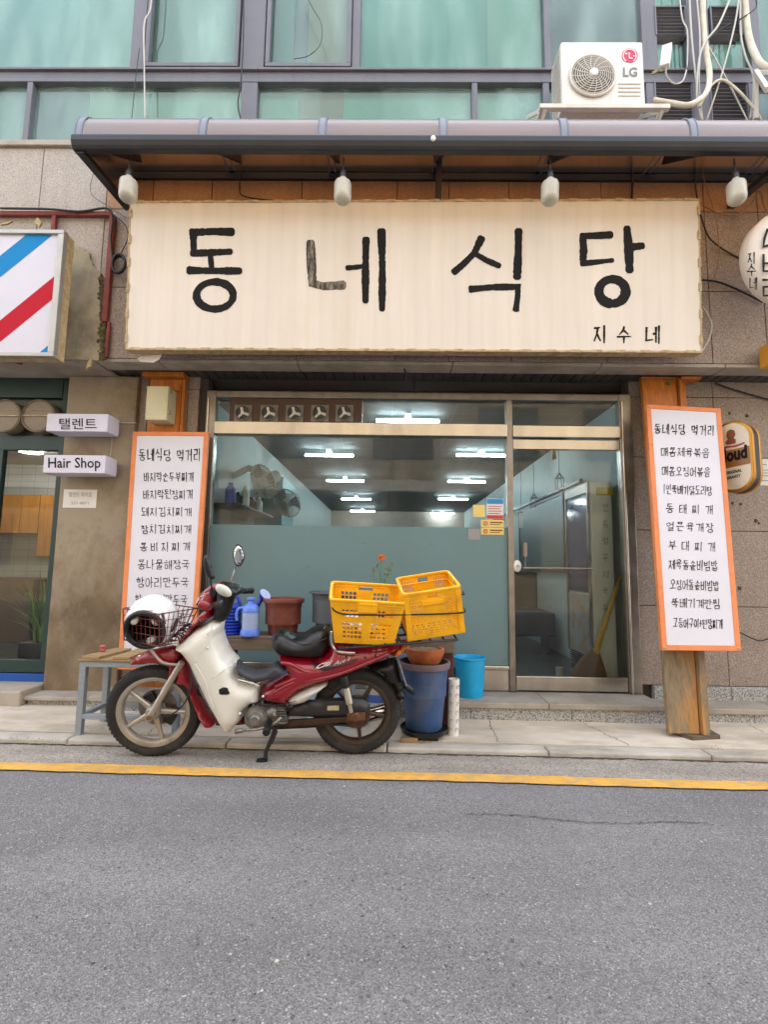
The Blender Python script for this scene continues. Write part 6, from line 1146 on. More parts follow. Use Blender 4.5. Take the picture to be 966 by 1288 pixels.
for k, (dx, rz, wd_) in enumerate(((.07, -.12, .12), (.25, .02, .11), (.42, .05, .10), (.55, -.03, .08))):
    mb = MB(); Rm_ = Matrix.Rotation(R(0) + rz, 3, 'Z'); mb.obox((xL + dx, (yF + yBk)/2, ztab + .0615), (Rm_ @ Vector((wd_/2, 0, 0)), Rm_ @ Vector((0, (yBk - yF)/2 + .03, 0)), (0, 0, .008))); mb.build('slat', M['plank'], T, bevel=.002)
mb = MB(); c = P(128, 826, (yF + yBk)/2); c.z = ztab + .0715; mb.lathe([(0, 0), (.016, 0), (.017, .014), (.012, .022), (.02, .03), (.016, .042), (0, .046)], c, (0, 0, 1), 16); o = rooted(mb.build('toy_figure', pm('pink_red_toy', '#b3564e', .4, var=.4, vs=50), None, smooth=True), c); tag(o, 'tiny pink and red trinket on the slatted table', 'trinket')
# long wooden bench under the window
yb0, yb1 = 3.50, 3.78; zbt = P(320, 804, yb0).z; xb0, xb1 = P(268, 810, yb0).x, P(571, 810, yb0).x
BN = thing('wooden_bench', 'dark weathered wooden bench under the window carrying the flower pots', 'bench', (xb0, yb0, KH))
mb = MB(); mb.box((xb0, yb0, zbt - .075), (xb1, yb0 + .035, zbt - .002)); mb.box((xb0, yb1 - .03, zbt - .075), (xb1, yb1, zbt - .002)); mb.build('apron', M['wood'], BN, bevel=.004)
for k in range(3): y0 = yb0 + .0 + k*(yb1 - yb0)/3; mb = MB(); mb.box((xb0 - .01, y0 + .002, zbt - .0015), (xb1 + .01, y0 + (yb1 - yb0)/3 - .002, zbt + .02)); mb.build('seat_plank', M['wood'], BN, bevel=.004)
zbt += .02
legw = pm('red_brown_wood', '#4a2018', .6, var=.25, vs=8)
for x in (xb0 + .03, (xb0 + xb1)/2, xb1 - .07):
    for y in (yb0 + .036, yb1 - .09): mb = MB(); mb.box((x, y, KH), (x + .07, y + .055, zbt - .022)); mb.build('leg', legw, BN, bevel=.004)
def pot(name, label, cat, px0, px1, y, r0, h, z, mat, rim=.012, rimh=.03, soil=True, rmat=None, mouth=None):
    c = Vector((P((px0 + px1)/2, 780, y).x, y, z)); r1 = mouth or (P(px1, 780, y).x - P(px0, 780, y).x)/2; t = thing(name, label, cat, c)
    mb = MB(); mb.lathe([(0, 0), (r0, 0), (r1 - rim, h - rimh), (r1 - rim - .006, h - rimh), (r1 - rim - .008, h*.3), (0, h*.3)], c, (0, 0, 1), 40); mb.build('body', mat, t, smooth=True, auto=40)
    mb = MB(); mb.lathe([(r1 - rim - .004, h - rimh), (r1, h - rimh), (r1 + .003, h - .006), (r1, h), (r1 - .008, h), (r1 - .012, h - rimh)], c, (0, 0, 1), 40); mb.build('rim', rmat or mat, t, smooth=True, auto=40)
    if soil:
        mb = MB(); n = 24; mb.add([c + Vector((0, 0, h - rimh - .01))] + [c + Vector(((r1 - rim - .008)*math.cos(a), (r1 - rim - .008)*math.sin(a), h - rimh - .02 + rng.normal(0, .004))) for a in np.linspace(0, 6.283, n, endpoint=False)], [(0, k+1, (k+1) % n + 1) for k in range(n)]); mb.build('soil', M['soil'], t)
    return t, c, r1
yP = 3.62
pot('flower_pot', 'brown red plastic flower pot on the bench behind the motorbike seat', 'flower pot', 330.5, 381.5, yP, .098, P(355, 752, yP).z - zbt, zbt, M['terra'])
pot('flower_pot', 'dark grey plastic pot on the bench half hidden by the left yellow crate', 'flower pot', 388, 452, yP + .02, .12, P(405, 744, yP).z - zbt, zbt, M['greypot'], rim=.02, rimh=.012)
tP, cP, rP = pot('flowering_plant', 'small potted plant with one orange bloom rising behind the crates', 'plant', 458, 505, yP + .03, .08, .22, zbt, M['terra'])
mb = MB(); stems = []
for (px, py) in ((480, 703), (474, 712), (488, 715), (493, 709), (469, 718), (484, 722)):
    q = P(px, py, yP + .03); b = cP + Vector((rng.normal(0, .02), rng.normal(0, .02), .2)); mid = b.lerp(q, .55) + Vector((rng.normal(0, .01), 0, .02)); mb.tube(catmull([b, mid, q], 5, False), [.0035]*11 if False else .0028, 6); stems.append(q)
mb.build('stem', pm('stem_green', '#5a7a3c', .6, var=.3, vs=20), tP, smooth=True)
mb = MB(); c = stems[0]
for k in range(22):
    a = k*2.4; el = .15 + .75*(k/22); d = Vector((math.cos(a)*math.sin(el*1.5), math.sin(a)*math.sin(el*1.5), math.cos(el*1.5))); e = d.orthogonal().normalized()*.010; mb.add([c, c + d*.02 + e, c + d*.034, c + d*.02 - e], [(0, 1, 2, 3)])
mb.sphere(c, .014, 10, 8); mb.build('bloom', M['petal'], tP)
mb = MB()
for q in stems[1:]:
    for k in range(5): d = Vector((rng.normal(0, 1), rng.normal(0, .5), rng.uniform(-.6, .8))).normalized(); e = d.orthogonal().normalized()*.005; p_ = q - Vector((0, 0, .014*k)); mb.add([p_, p_ + d*.018 + e, p_ + d*.035, p_ + d*.018 - e], [(0, 1, 2, 3)])
    mb.sphere(q, (.006, .006, .009), 8, 6, m=1)
mb.build('leaf', [pm('small_leaf', '#4d6b34', .6, var=.3, vs=20), pm('bud', '#8a4a3a', .6)], tP)
# blue watering can, spray bottle
yC = 3.58; c0 = P(292, 780, yC); WC = thing('watering_can', 'blue ribbed plastic watering can on the bench behind the handlebar', 'watering can', (c0.x, yC, zbt))
xa, xb = P(276, 780, yC).x, P(303, 780, yC).x; zt_ = P(292, 762, yC).z
mb = MB(); hh = zt_ - zbt
for k in range(9): z0 = zbt + hh*k/9; mb.lathe([(.0, 0), (.075, 0), (.082, .008), (.082, hh/9 - .008), (.075, hh/9 - .001)], ((xa+xb)/2, yC, z0), (0, 0, 1), 28)
mb.v = [Vector(((v.x - (xa+xb)/2)*((xb-xa)/.164) + (xa+xb)/2, v.y, v.z)) for v in mb.v]; mb.lathe([(.075, 0), (.06, .02), (.0, .025)], ((xa+xb)/2, yC, zt_ - .004), (0, 0, 1), 28); mb.build('body', M['blue'], WC, smooth=True, auto=35)
mb = MB(); mb.tube(catmull([P(301, 795, yC), P(312, 778, yC + .02), P(322, 764, yC + .05), P(330, 750, yC + .08)], 5, False), [.022]*3 + [.018]*13, 12); mb.build('spout', M['blue'], WC, smooth=True)
mb = MB(); a = P(330, 751, yC + .08); d = (P(334, 742, yC + .06) - a).normalized(); d = (d + Vector((.5, -.2, 0))).normalized(); mb.lathe([(.018, -.02), (.045, .03), (.047, .036)], a, d, 24); mb.build('rose', M['blue'], WC, smooth=True, auto=40)
mb = MB(); mb.lathe([(0, .037), (.043, .037), (.047, .035)], a, d, 24); mb.build('rose_plate', pm('pale_blue', '#a9b6dc', .4), WC)
mb = MB(); mb.tube(catmull([P(283, 764, yC), P(290, 752, yC), P(298, 750, yC), P(303, 766, yC)], 5, False), .012, 10); mb.build('handle', M['blue'], WC, smooth=True)
yS_ = 3.54; cS = P(314.5, 790, yS_); SP = thing('spray_bottle', 'light blue pump spray bottle with a pale translucent tank beside the watering can', 'spray bottle', (cS.x, yS_, zbt)); cz = (cS.x, yS_, zbt); k_ = (P(327, 780, yS_).x - P(302.5, 780, yS_).x)/2
hS = P(314, 751, yS_).z - zbt
mb = MB(); mb.lathe([(0, 0), (k_, 0), (k_*1.02, .02), (k_*.9, .045), (k_*.86, .05)], cz, (0, 0, 1), 28); mb.build('foot', M['ltblue'], SP, smooth=True, auto=40); mb = MB(); mb.lathe([(k_*.86, hS*.60), (k_*.86, hS*.72), (k_*.6, hS*.80), (k_*.34, hS*.83), (k_*.30, hS*.90), (k_*.45, hS*.93), (k_*.45, hS*.97), (k_*.25, hS), (0, hS)], cz, (0, 0, 1), 28); mb.build('pump_cap', M['ltblue'], SP, smooth=True, auto=40)
mb = MB(); mb.lathe([(k_*.84, .049), (k_*.84, hS*.605)], cz, (0, 0, 1), 28); mb.build('tank', M['frost'], SP, smooth=True)
mb = MB(); xh = cS.x - k_*.8; mb.tube(catmull([(xh + .03, yS_ - .01, zbt + hS*.72), (xh - .025, yS_ - .02, zbt + hS*.70), (xh - .04, yS_ - .02, zbt + hS*.55), (xh - .035, yS_ - .02, zbt + hS*.38)], 5, False), .011, 10); mb.build('handle', M['ltblue'], SP, smooth=True)
mb = MB()
for k in range(6): a = k*1.047; mb.box((cS.x + k_*.85*math.cos(a) - .008, yS_ + k_*.85*math.sin(a) - .008, zbt - .0), (cS.x + k_*.85*math.cos(a) + .008, yS_ + k_*.85*math.sin(a) + .008, zbt + .016))
mb.build('feet', M['ltblue'], SP)
# tall blue pot with a clay bowl on top, tray, roll of paper, cyan bucket
yBP = 3.44; zp0 = KH + gz(.2) + .05
ctr = P(533.5, 870, yBP).x; hBP = P(533, 831, yBP).z - zp0
BP = thing('tall_pot', 'tall faded blue plastic pot on the pavement behind the rear wheel', 'flower pot', (ctr, yBP, zp0))
r1 = (P(566, 835, yBP).x - P(500, 835, yBP).x)/2; r0 = (P(556, 905, yBP).x - P(511, 905, yBP).x)/2; cz = (ctr, yBP, zp0)
mb = MB(); mb.lathe([(0, 0), (r0 - .01, 0), (r0, .015), (r1 - .018, hBP - .045), (r1 - .024, hBP - .045), (r1 - .03, hBP*.5), (0, hBP*.5)], cz, (0, 0, 1), 48); mb.build('body', M['bluepot'], BP, smooth=True, auto=40)
mb = MB(); mb.lathe([(r1 - .02, hBP - .046), (r1 - .004, hBP - .04), (r1, hBP - .012), (r1 - .004, hBP), (r1 - .016, hBP), (r1 - .022, hBP - .05)], cz, (0, 0, 1), 48); mb.build('rim', M['rimpot'], BP, smooth=True, auto=40)
mb = MB(); mb.lathe([(0, hBP - .05), (r1 - .02, hBP - .055)], cz, (0, 0, 1), 32); mb.build('soil', M['soil'], BP)
TR = thing('pot_tray', 'black plastic tray on wheels under the tall blue pot', 'tray', (ctr, yBP, KH)); cz = (ctr, yBP, KH + gz(.2))
mb = MB(); mb.lathe([(0, .03), (r0 + .03, .03), (r0 + .04, .062), (r0 + .034, .062), (r0 + .024, .046), (0, .046)], cz, (0, 0, 1), 40); mb.build('dish', M['blackp'], TR, smooth=True, auto=40)
mb = MB()
for k in range(5): a = k*1.257 + .3; mb.box((ctr + r0*.8*math.cos(a) - .03, yBP + r0*.8*math.sin(a) - .03, KH + gz(.2)), (ctr + r0*.8*math.cos(a) + .03, yBP + r0*.8*math.sin(a) + .03, KH + gz(.2) + .029))
mb.build('feet', M['blackp'], TR, bevel=.004)
mb = MB(); c = P(520, 913, yBP - .16); mb.box((c.x - .08, yBP - r0*.95 - .03, KH + gz(.2)), (c.x + .03, yBP - r0*.95 + .0, KH + gz(.2) + .03)); o = rooted(mb.build('wood_block', M['plank'], None, bevel=.003), (c.x, yBP - r0, KH)); tag(o, 'small wooden block pushed under the front of the pot tray', 'wood block')
rb = (P(558, 815, yBP).x - P(511, 815, yBP).x)/2; hb_ = P(534, 809, yBP).z - P(534, 832, yBP).z; cb = (P(534.5, 815, yBP).x, yBP, zp0 + hBP - .035)
CB = thing('clay_bowl', 'terracotta bowl of dry soil sitting on the tall blue pot', 'flower pot', cb)
mb = MB(); mb.lathe([(0, 0), (rb*.55, 0), (rb*.82, hb_*.25), (rb, hb_*.66), (rb*1.02, hb_*.75), (rb*1.03, hb_*.97), (rb*.98, hb_), (rb*.9, hb_*.98), (rb*.88, hb_*.8)], cb, (0, 0, 1), 44); mb.build('body', M['clay'], CB, smooth=True, auto=50)
mb = MB(); n = 30; pts_ = [Vector(cb) + Vector((0, 0, hb_*1.02))]; fs = []
for ri, rr in enumerate((.35, .65, .89)):
    for k in range(n): a = 6.283*k/n; pts_.append(Vector(cb) + Vector((rb*rr*math.cos(a), rb*rr*math.sin(a), hb_*(1.02 - .18*rr*rr) + rng.normal(0, .004))))
fs = [(0, k+1, (k+1) % n + 1) for k in range(n)] + [(1+ri*n+k, 1+(ri+1)*n+k, 1+(ri+1)*n+(k+1) % n, 1+ri*n+(k+1) % n) for ri in range(2) for k in range(n)]
mb.add(pts_, fs); mb.build('soil', M['soil'], CB, smooth=False)
yR = 3.47; c = P(570, 911, yR); c.z = KH + gz(.5); RL = thing('paper_roll', 'upright roll of printed white paper leaning by the blue pot', 'paper roll', c); rR = (P(577, 880, yR).x - P(563, 880, yR).x)/2; hR = P(570, 854, yR).z - c.z
mb = MB(); mb.lathe([(0, 0), (rR, 0), (rR, hR), (rR*.8, hR), (rR*.78, hR*.9), (0, hR*.9)], c, (.02, .02, 1), 28); mb.build('roll', M['paper'], RL, smooth=True, auto=40)
mb = MB()
for k in range(6):
    for da in (-.7, .5):
        a = -1.57 + da + .2*(k % 2); z = hR*(.12 + .15*k); q = c + Vector(((rR + .001)*math.cos(a), (rR + .001)*math.sin(a), z)) + Vector((.02*z, .02*z, 0)); tx = Vector((-math.sin(a), math.cos(a), 0)); 
        mb.tube([q + tx*.010*math.cos(b) + Vector((0, 0, .012*math.sin(b))) for b in np.linspace(0, 4.5, 8)], .0018, 4)
mb.build('printed_rings', M['logogrey'], RL)
yCB = 4.0; c = P(591.5, 876, yCB); c.z = zt; r0 = (P(607.5, 870, yCB).x - P(575.5, 870, yCB).x)/2; r1 = (P(610.5, 826, yCB).x - P(571, 826, yCB).x)/2; hC = P(591, 826, yCB).z - zt
CBK = thing('bucket', 'bright cyan plastic bucket standing on the granite step by the door', 'bucket', c)
mb = MB(); mb.lathe([(0, 0), (r0, 0), (r0 + .002, .008), (r1 - .006, hC - .012), (r1, hC - .012), (r1 + .003, hC - .004), (r1, hC), (r1 - .006, hC - .002), (r1 - .012, hC - .03), (r0 - .006, .012), (0, .01)], c, (0, 0, 1), 48); mb.build('body', M['cyan'], CBK, smooth=True, auto=40)
# light blue and white cans stored under the bench
for i, (px, py, y, r_, h, m, lab) in enumerate(((430, 897, 3.60, .09, .30, 'ltbox', 'pale blue plastic tub stored under the bench behind the rear wheel'), (402, 897, 3.68, .10, .24, 'ltbox', 'second pale blue tub under the bench nearer the engine'), (474, 899, 3.66, .085, .33, 'whitep', 'white plastic can with a blue band stored under the bench'))):
    c = P(px, 890, y); c.z = KH; t = thing('plastic_tub', lab, 'tub', c); mt = pm('pale_blue_tub', '#a9c8e0', .45, var=.06) if m == 'ltbox' else M['whitep']
    mb = MB(); mb.lathe([(0, 0), (r_*.9, 0), (r_, h*.9), (r_*1.04, h*.9), (r_*1.04, h), (0, h*1.01)], c, (0, 0, 1), 32); mb.build('body', mt, t, smooth=True, auto=40)
    if i == 2: mb = MB(); mb.lathe([(r_*.965, h*.5), (r_*.985, h*.66)], c, (0, 0, 1), 32); mb.build('blue_band', M['ltblue'], t, smooth=True)

# ------------------------------------------------------------------ the red and cream motorbike on its side stand
fcp, rcp = PG(194.3, 949.5, .004), PG(449, 947, .004)
uu = (rcp - fcp); uu.normalize(); LEAN = R(9.5)
ww = Vector((uu.y, -uu.x, 0)).normalized(); ww = -ww if ww.y > 0 else ww
vv0 = uu.cross(-ww); vv0 = vv0 if vv0.z > 0 else -vv0
vv = (vv0*math.cos(LEAN) + ww*math.sin(LEAN)).normalized(); wn = (ww*math.cos(LEAN) - vv0*math.sin(LEAN)).normalized()
BM = Matrix(((uu.x, -wn.x, vv.x, fcp.x), (uu.y, -wn.y, vv.y, fcp.y), (uu.z, -wn.z, vv.z, fcp.z), (0, 0, 0, 1)))
def bk(px, py, wo=0.): p = PP(px, py, fcp + wn*wo, wn) - fcp; return Vector((p.dot(uu), -wo, p.dot(vv)))
Z1 = lambda x, y: (120 + x/4.6, 690 + y/4.6)
Z2 = lambda x, y: (300 + x/4.391, 720 + y/4.391)
Z3 = lambda x, y: (220 + x/4.83, 680 + y/4.83)
Z5 = lambda x, y: (120 + x/2.415, 660 + y/2.415)
def prof(pts, z, wo=0.): return [(q.x, q.z) for q in (bk(*z(*p), wo) for p in pts)]
MOTO = thing('motorbike', 'red and cream step-through motorbike on its side stand with a basket and crates', 'motorbike', matrix=BM)
def shell(name, pts, z, hw, Rr, mat, par=MOTO, wo=0., res=.013, smooth=0, y0=0., label=None):
    mb = MB(); mb.pillow(prof(pts, z, wo), hw, Rr, res, y0, smooth=smooth); return mb.build(name, mat, par, smooth=True, auto=50, label=label)
def bt(name, pts, r, mat, par=MOTO, n=10, sm=5):
    mb = MB(); mb.tube(catmull(pts, sm, False) if sm else pts, r, n); return mb.build(name, mat, par, smooth=True, auto=50)
wheel_r = .272
def wheel(name, cx, cz, rad, steer, mrim, mspoke, a0):
    Rs = Matrix.Rotation(steer, 3, 'Z'); ax = Rs @ Vector((0, 1, 0)); c = Vector((cx, 0, cz)); ex = Rs @ Vector((1, 0, 0)); ez = Vector((0, 0, 1))
    mb = MB(); ri = rad*.735
    mb.lathe([(ri - .014, -.024), (ri + .006, -.030), (ri + .012, -.028), (ri + .008, -.022), (ri - .002, -.012), (ri - .002, .012), (ri + .008, .022), (ri + .012, .028), (ri + .006, .030), (ri - .014, .024), (ri - .024, .010), (ri - .024, -.010), (ri - .014, -.024)], c, ax, 56)
    rim = mb.build(name, mrim, MOTO, smooth=True, auto=40)
    mb = MB(); t = .036; cr = rad - t
    mb.lathe([(ri + .002, -.026), (cr - .012, -.034), (cr + .008, -.036), (cr + .022, -.030), (cr + .032, -.016), (cr + t, 0), (cr + .032, .016), (cr + .022, .030), (cr + .008, .036), (cr - .012, .034), (ri + .002, .026)], c, ax, 64)
    for k in range(64):                      # tread blocks on both shoulders
        a = k*2*math.pi/64; d = ex*math.cos(a) + ez*math.sin(a); tt = -ex*math.sin(a) + ez*math.cos(a)
        for s in (-1, 1): mb.obox(c + d*(cr + .0275) + ax*s*.0225 + tt*.004*s, ((tt*.7 + ax*s*.4)*.010, (ax*s*.8 + d*-.55)*.0085, d*.0035))
        mb.obox(c + d*(cr + t - .0005), (tt*.0115, ax*.006, d*.0022))
    mb.build('tyre', M['rubber'], rim, smooth=True, auto=35)
    mb = MB()
    for k in range(5):
        a = R(a0 + 72*k); d = ex*math.cos(a) + ez*math.sin(a); e = -ex*math.sin(a) + ez*math.cos(a); q = []
        for (rr, w_, th) in ((.028, .018, .020), (.09, .0125, .015), (ri - .018, .0105, .012)): q.append([c + d*rr + e*w_*i + ax*th*j for i, j in ((-1, -.6), (-.5, -1), (.5, -1), (1, -.6), (1, .6), (.5, 1), (-.5, 1), (-1, .6))])
        vs = sum(q, []); mb.add(vs, [(s*8+i, s*8+(i+1) % 8, (s+1)*8+(i+1) % 8, (s+1)*8+i) for s in range(2) for i in range(8)])
    mb.build('spokes', mspoke, rim, smooth=True, auto=35)
    mb = MB(); mb.lathe([(0, -.05), (.03, -.05), (.042, -.035), (.045, 0), (.042, .035), (.03, .05), (0, .05)], c, ax, 24); mb.build('hub', mspoke, rim, smooth=True, auto=40)
    return rim, c, ax, ex, ez
fcx = bk(194.3, 893, 0); rcx = bk(449, 893.5, 0)
STEER = R(1)
fwheel, fc, fax, fex, fez = wheel('front_wheel', fcx.x, .272, .272, STEER, M['alloy'], M['alloy'], 68)
rwheel, rc, rax, rex, rez = wheel('rear_wheel', rcx.x, .265, .265, 0, M['alloy_dk'], M['alloy_dk'], 62)
mb = MB(); mb.lathe([(.045, .046), (.11, .046), (.112, .05), (.045, .05)], fc, fax, 36)
for k in range(12): a = k*.5236; d = fex*math.cos(a) + fez*math.sin(a); mb.lathe([(0, .0455), (.007, .0455)], fc + d*.09, fax, 8)
mb.build('brake_disc', M['steel_dk'], fwheel)
mb = MB(); d = fex*math.cos(R(-32)) + fez*math.sin(R(-32)); mb.obox(fc + d*.1 + fax*.05, (d*.03, fax*.03, d.cross(fax)*.045)); d = fex*math.cos(R(120)) + fez*math.sin(R(120)); mb.obox(fc + d*.075 + fax*.03, (d*.03, fax*.012, d.cross(fax)*.03)); mb.build('brake_caliper', M['blackp'], MOTO, bevel=.006)
mb = MB(); mb.lathe([(0, -.10), (.014, -.10), (.014, -.075), (.02, -.07), (.02, -.05)], fc, fax, 8); mb.build('axle_nut', pm('brassy_nut', '#8a6a3a', .5, .6, var=.2), fwheel)
# fork legs (near and far), behind the red fork cover
for s in (1, -1):
    wo = .075*s; a = bk(*Z1(300, 992), .075) if s > 0 else bk(*Z1(300, 992), .075); a = Vector((a.x, -wo, a.z)); b = bk(*Z1(437, 760), .075); b = Vector((b.x, -wo, b.z)); dd = (b - a).normalized()
    mb = MB(); mb.tube([a - dd*.0, a + dd*.03, a + dd*.06, b + dd*.12], [.016, .021, .0185, .0185], 14); mb.lathe([(0, -.02), (.02, -.02), (.02, .02), (0, .02)], a + dd*.02, (0, 1, 0), 14); mb.build('fork_leg', M['alloy'], MOTO, smooth=True, auto=40)
# bodywork
shell('front_fender', [(200, 655), (208, 640), (240, 616), (300, 588), (380, 570), (440, 558), (480, 572), (505, 600), (492, 650), (480, 690), (466, 772), (412, 765), (426, 700), (425, 674), (360, 662), (290, 664), (230, 672), (206, 668)], Z1, .062, .045, M['red'])
shell('inner_fairing', [(505, 590), (540, 650), (556, 740), (600, 850), (650, 940), (700, 1005), (692, 1022), (640, 1022), (600, 960), (560, 860), (530, 780), (470, 772), (485, 660)], Z1, .10, .06, M['red'])
shell('leg_shield', [(235, 374), (262, 350), (300, 318), (352, 288), (388, 294), (381, 330), (388, 362), (404, 396), (430, 424), (434, 446), (452, 466), (500, 479), (502, 536), (478, 542), (458, 558), (450, 588), (412, 628), (396, 628), (372, 596), (346, 550), (310, 476), (283, 418), (262, 390)], Z5, lambda u, v: .15, .075, M['cream'], wo=.05)
shell('front_stripe', [(466, 545), (500, 498), (545, 450), (590, 392), (640, 372), (690, 400), (640, 418), (600, 440), (555, 486), (500, 556), (480, 572)], Z1, .163, .08, M['red'], wo=.08)
shell('side_vent', [(366, 500), (372, 488), (388, 480), (404, 482), (420, 504), (419, 516), (408, 521), (378, 522), (370, 512)], Z5, .157, .012, pm('dark_hole', '#0d0d0d', .9), wo=.13, res=.006)
# creases moulded in the leg shield
mb = MB()
for pts in ([(300, 420), (345, 356), (352, 330), (352, 300)], [(300, 420), (330, 470), (345, 520), (360, 560)], [(352, 468), (392, 440), (418, 425)], [(432, 470), (470, 480), (498, 490)]):
    mb.tube(catmull([bk(*Z5(*p), .148) for p in pts], 5, False), .0032, 6)
for p in ((340, 375), (438, 574), (508, 522), (340, 330)): mb.lathe([(0, -.004), (.007, -.002), (.007, .004)], bk(*Z5(*p), .150), (0, 1, 0), 10)
mb.build('moulded_ridge', M['cream'], MOTO, smooth=True)
shell('headlight_cowl', [(590, 336), (596, 296), (612, 262), (640, 232), (680, 205), (730, 190), (765, 192), (735, 205), (705, 240), (712, 300), (694, 330), (694, 388), (660, 380), (630, 352), (606, 338)], Z1, .095, .06, M['red'])
shell('headlight', [(582, 334), (583, 305), (598, 272), (622, 246), (636, 252), (618, 290), (606, 330), (596, 340)], Z1, .085, .035, M['lens'])
shell('rear_cowl', [(700, 215), (735, 196), (775, 196), (820, 208), (848, 224), (858, 250), (812, 276), (802, 300), (792, 340), (776, 384), (748, 418), (715, 412), (692, 400), (686, 340), (700, 310), (704, 260)], Z1, .105, .05, M['blackp'])
ind = bk(*Z1(740, 243), .092)
mb = MB(); mb.sphere(ind, (.052, .02, .030), 24, 12, Matrix.Rotation(R(32), 3, 'Y')); mb.build('indicator_lens', M['lens'], MOTO, smooth=True)
mb = MB(); mb.sphere(bk(*Z1(635, 330), .082), (.045, .018, .026), 20, 10, Matrix.Rotation(R(20), 3, 'Y')); mb.build('cowl_badge', M['red'], MOTO, smooth=True)
# handlebar, grips, mirrors
ne = bk(*Z1(703, 333), .34); ni = bk(*Z1(735, 300), .10); fe = bk(*Z1(903, 243), -.30); fi = bk(*Z1(835, 250), -.12)
bt('handlebar', [ni.lerp(ne, .4), ni, Vector((ni.x + .03, 0, ni.z + .03)), fi, fi.lerp(fe, .4)], .013, M['black'])
for a, b in ((ni.lerp(ne, .42), ne), (fi.lerp(fe, .3), fe)):
    mb = MB(); d = (b - a); L_ = d.length; mb.lathe([(0, 0), (.016, 0), (.0175, .005), (.0175, L_ - .02), (.021, L_ - .016), (.021, L_ - .004), (.012, L_), (0, L_)], a, d, 20); mb.build('grip', M['blackp'], MOTO, smooth=True, auto=40)
for wo, s, pts, z, st, fst in ((.26, 1, [(622, 100), (622, 65), (630, 42), (642, 34), (652, 48), (668, 90), (690, 160), (690, 172), (674, 180), (650, 168), (632, 140)], Z1, ((665, 176), (676, 252)), Z1), (-.26, 1, [(350, 100), (354, 52), (368, 24), (386, 19), (408, 36), (424, 92), (424, 108), (404, 150), (384, 159), (364, 148)], Z3, ((366, 158), (341, 246)), Z3)):
    near = wo > 0
    o = shell('mirror', pts, z, .020, .03, M['blackp'], wo=wo, res=.008, y0=-wo)
    a, b = bk(*fst(*st[0]), wo), bk(*fst(*st[1]), wo*.55); bt('mirror_stem', [a, a.lerp(b, .5), b], .0055, M['black'] if near else M['chrome'], sm=0)
    if not near:
        cc = [sum(p[i] for p in pts)/len(pts) for i in (0, 1)]; ip = [(cc[0] + (p[0]-cc[0])*.84 + 6, cc[1] + (p[1]-cc[1])*.84) for p in pts]
        mb = MB(); q = prof(ip, z, wo); mb.pillow(q, .0025, .01, .008, -wo - .020); mb.build('mirror_face', M['mirror'], o, smooth=True)
mb = MB(); q = bk(*Z1(675, 258), .17); mb.lathe([(0, -.02), (.014, -.02), (.017, 0), (.017, .02), (0, .02)], q, (0, 0, 1), 14); mb.build('mirror_mount', M['blackp'], MOTO, smooth=True, auto=40)
bt('brake_lever', [ni.lerp(ne, .3) + Vector((-.02, 0, .0)), ni.lerp(ne, .6) + Vector((-.05, 0, -.01)), ne + Vector((-.045, .04, -.01))], .006, M['black'])
bt('brake_cable', [bk(*Z1(552, 750), .09), bk(*Z1(548, 810), .1), bk(*Z1(510, 900), .1), bk(*Z1(440, 960), .09), bk(*Z1(385, 975), .07)], .0045, M['cableb'])
# seat, step-through floor and rear body
def seatw(u, v): return .125
shell('seat', [(186, 378), (190, 345), (212, 322), (245, 314), (285, 328), (318, 346), (350, 340), (400, 308), (440, 294), (478, 292), (496, 306), (500, 350), (502, 398), (488, 436), (460, 458), (420, 464), (330, 459), (250, 452), (214, 440), (194, 412)], Z2, seatw, .085, M['seat'], res=.011, smooth=2)
mb = MB(); mb.tube(catmull([bk(*Z2(*p), .112) for p in ((205, 345), (250, 348), (310, 385), (360, 398), (420, 388), (490, 362))], 5, False), .0035, 6); mb.build('seat_seam', M['seat'], MOTO, smooth=True)
shell('step_floor', [(-8, 478), (12, 500), (48, 530), (95, 546), (150, 536), (185, 512), (206, 494), (228, 505), (262, 536), (226, 566), (160, 580), (100, 596), (48, 578), (0, 548)], Z2, .062, .014, pm('grey_floor_plastic', '#34363b', .6, var=.12), wo=.08, res=.005, y0=-.085)
body = [(118, 642), (160, 610), (220, 575), (264, 545), (232, 500), (216, 474), (216, 448), (280, 456), (360, 466), (440, 466), (488, 440), (508, 400), (520, 388), (560, 392), (640, 402), (760, 396), (860, 385), (925, 383), (900, 412), (822, 470), (720, 514), (620, 550), (520, 592), (430, 616), (340, 650), (296, 690), (276, 728), (200, 716), (126, 702)]
shell('side_panel', body, Z2, lambda u, v: .125, .07, M['red'], wo=.04)
mb = MB()                                 # pressed crease running down the side panel
for pts in ([(232, 500), (290, 508), (360, 545), (392, 556), (300, 592), (200, 634)], [(190, 668), (300, 610), (430, 590), (560, 560), (700, 505), (830, 450)]): mb.tube(catmull([bk(*Z2(*p), .112) for p in pts], 5, False), .012, 8)
mb.build('body_crease', M['red'], MOTO, smooth=True)
shell('silver_accent', [(272, 700), (290, 680), (330, 656), (400, 624), (470, 604), (508, 598), (480, 625), (430, 664), (370, 706), (330, 716), (284, 711)], Z2, .140, .018, pm('silver_bike_plastic', '#b8b2a6', .3, .1, var=.06, coat=.3), wo=.07, res=.006)
dark = pm('decal_dark', '#3a1c24', .35, var=.1, coat=.5)
shell('decal', [(378, 492), (440, 502), (540, 492), (660, 462), (740, 430), (660, 490), (560, 528), (470, 552), (430, 535), (405, 515)], Z2, .1335, .006, dark, wo=.11, res=.0045)
mb = MB(); q0 = fcp + wn*.1315
fD = lambda px, py, k=0: bk(px, py, .1355)
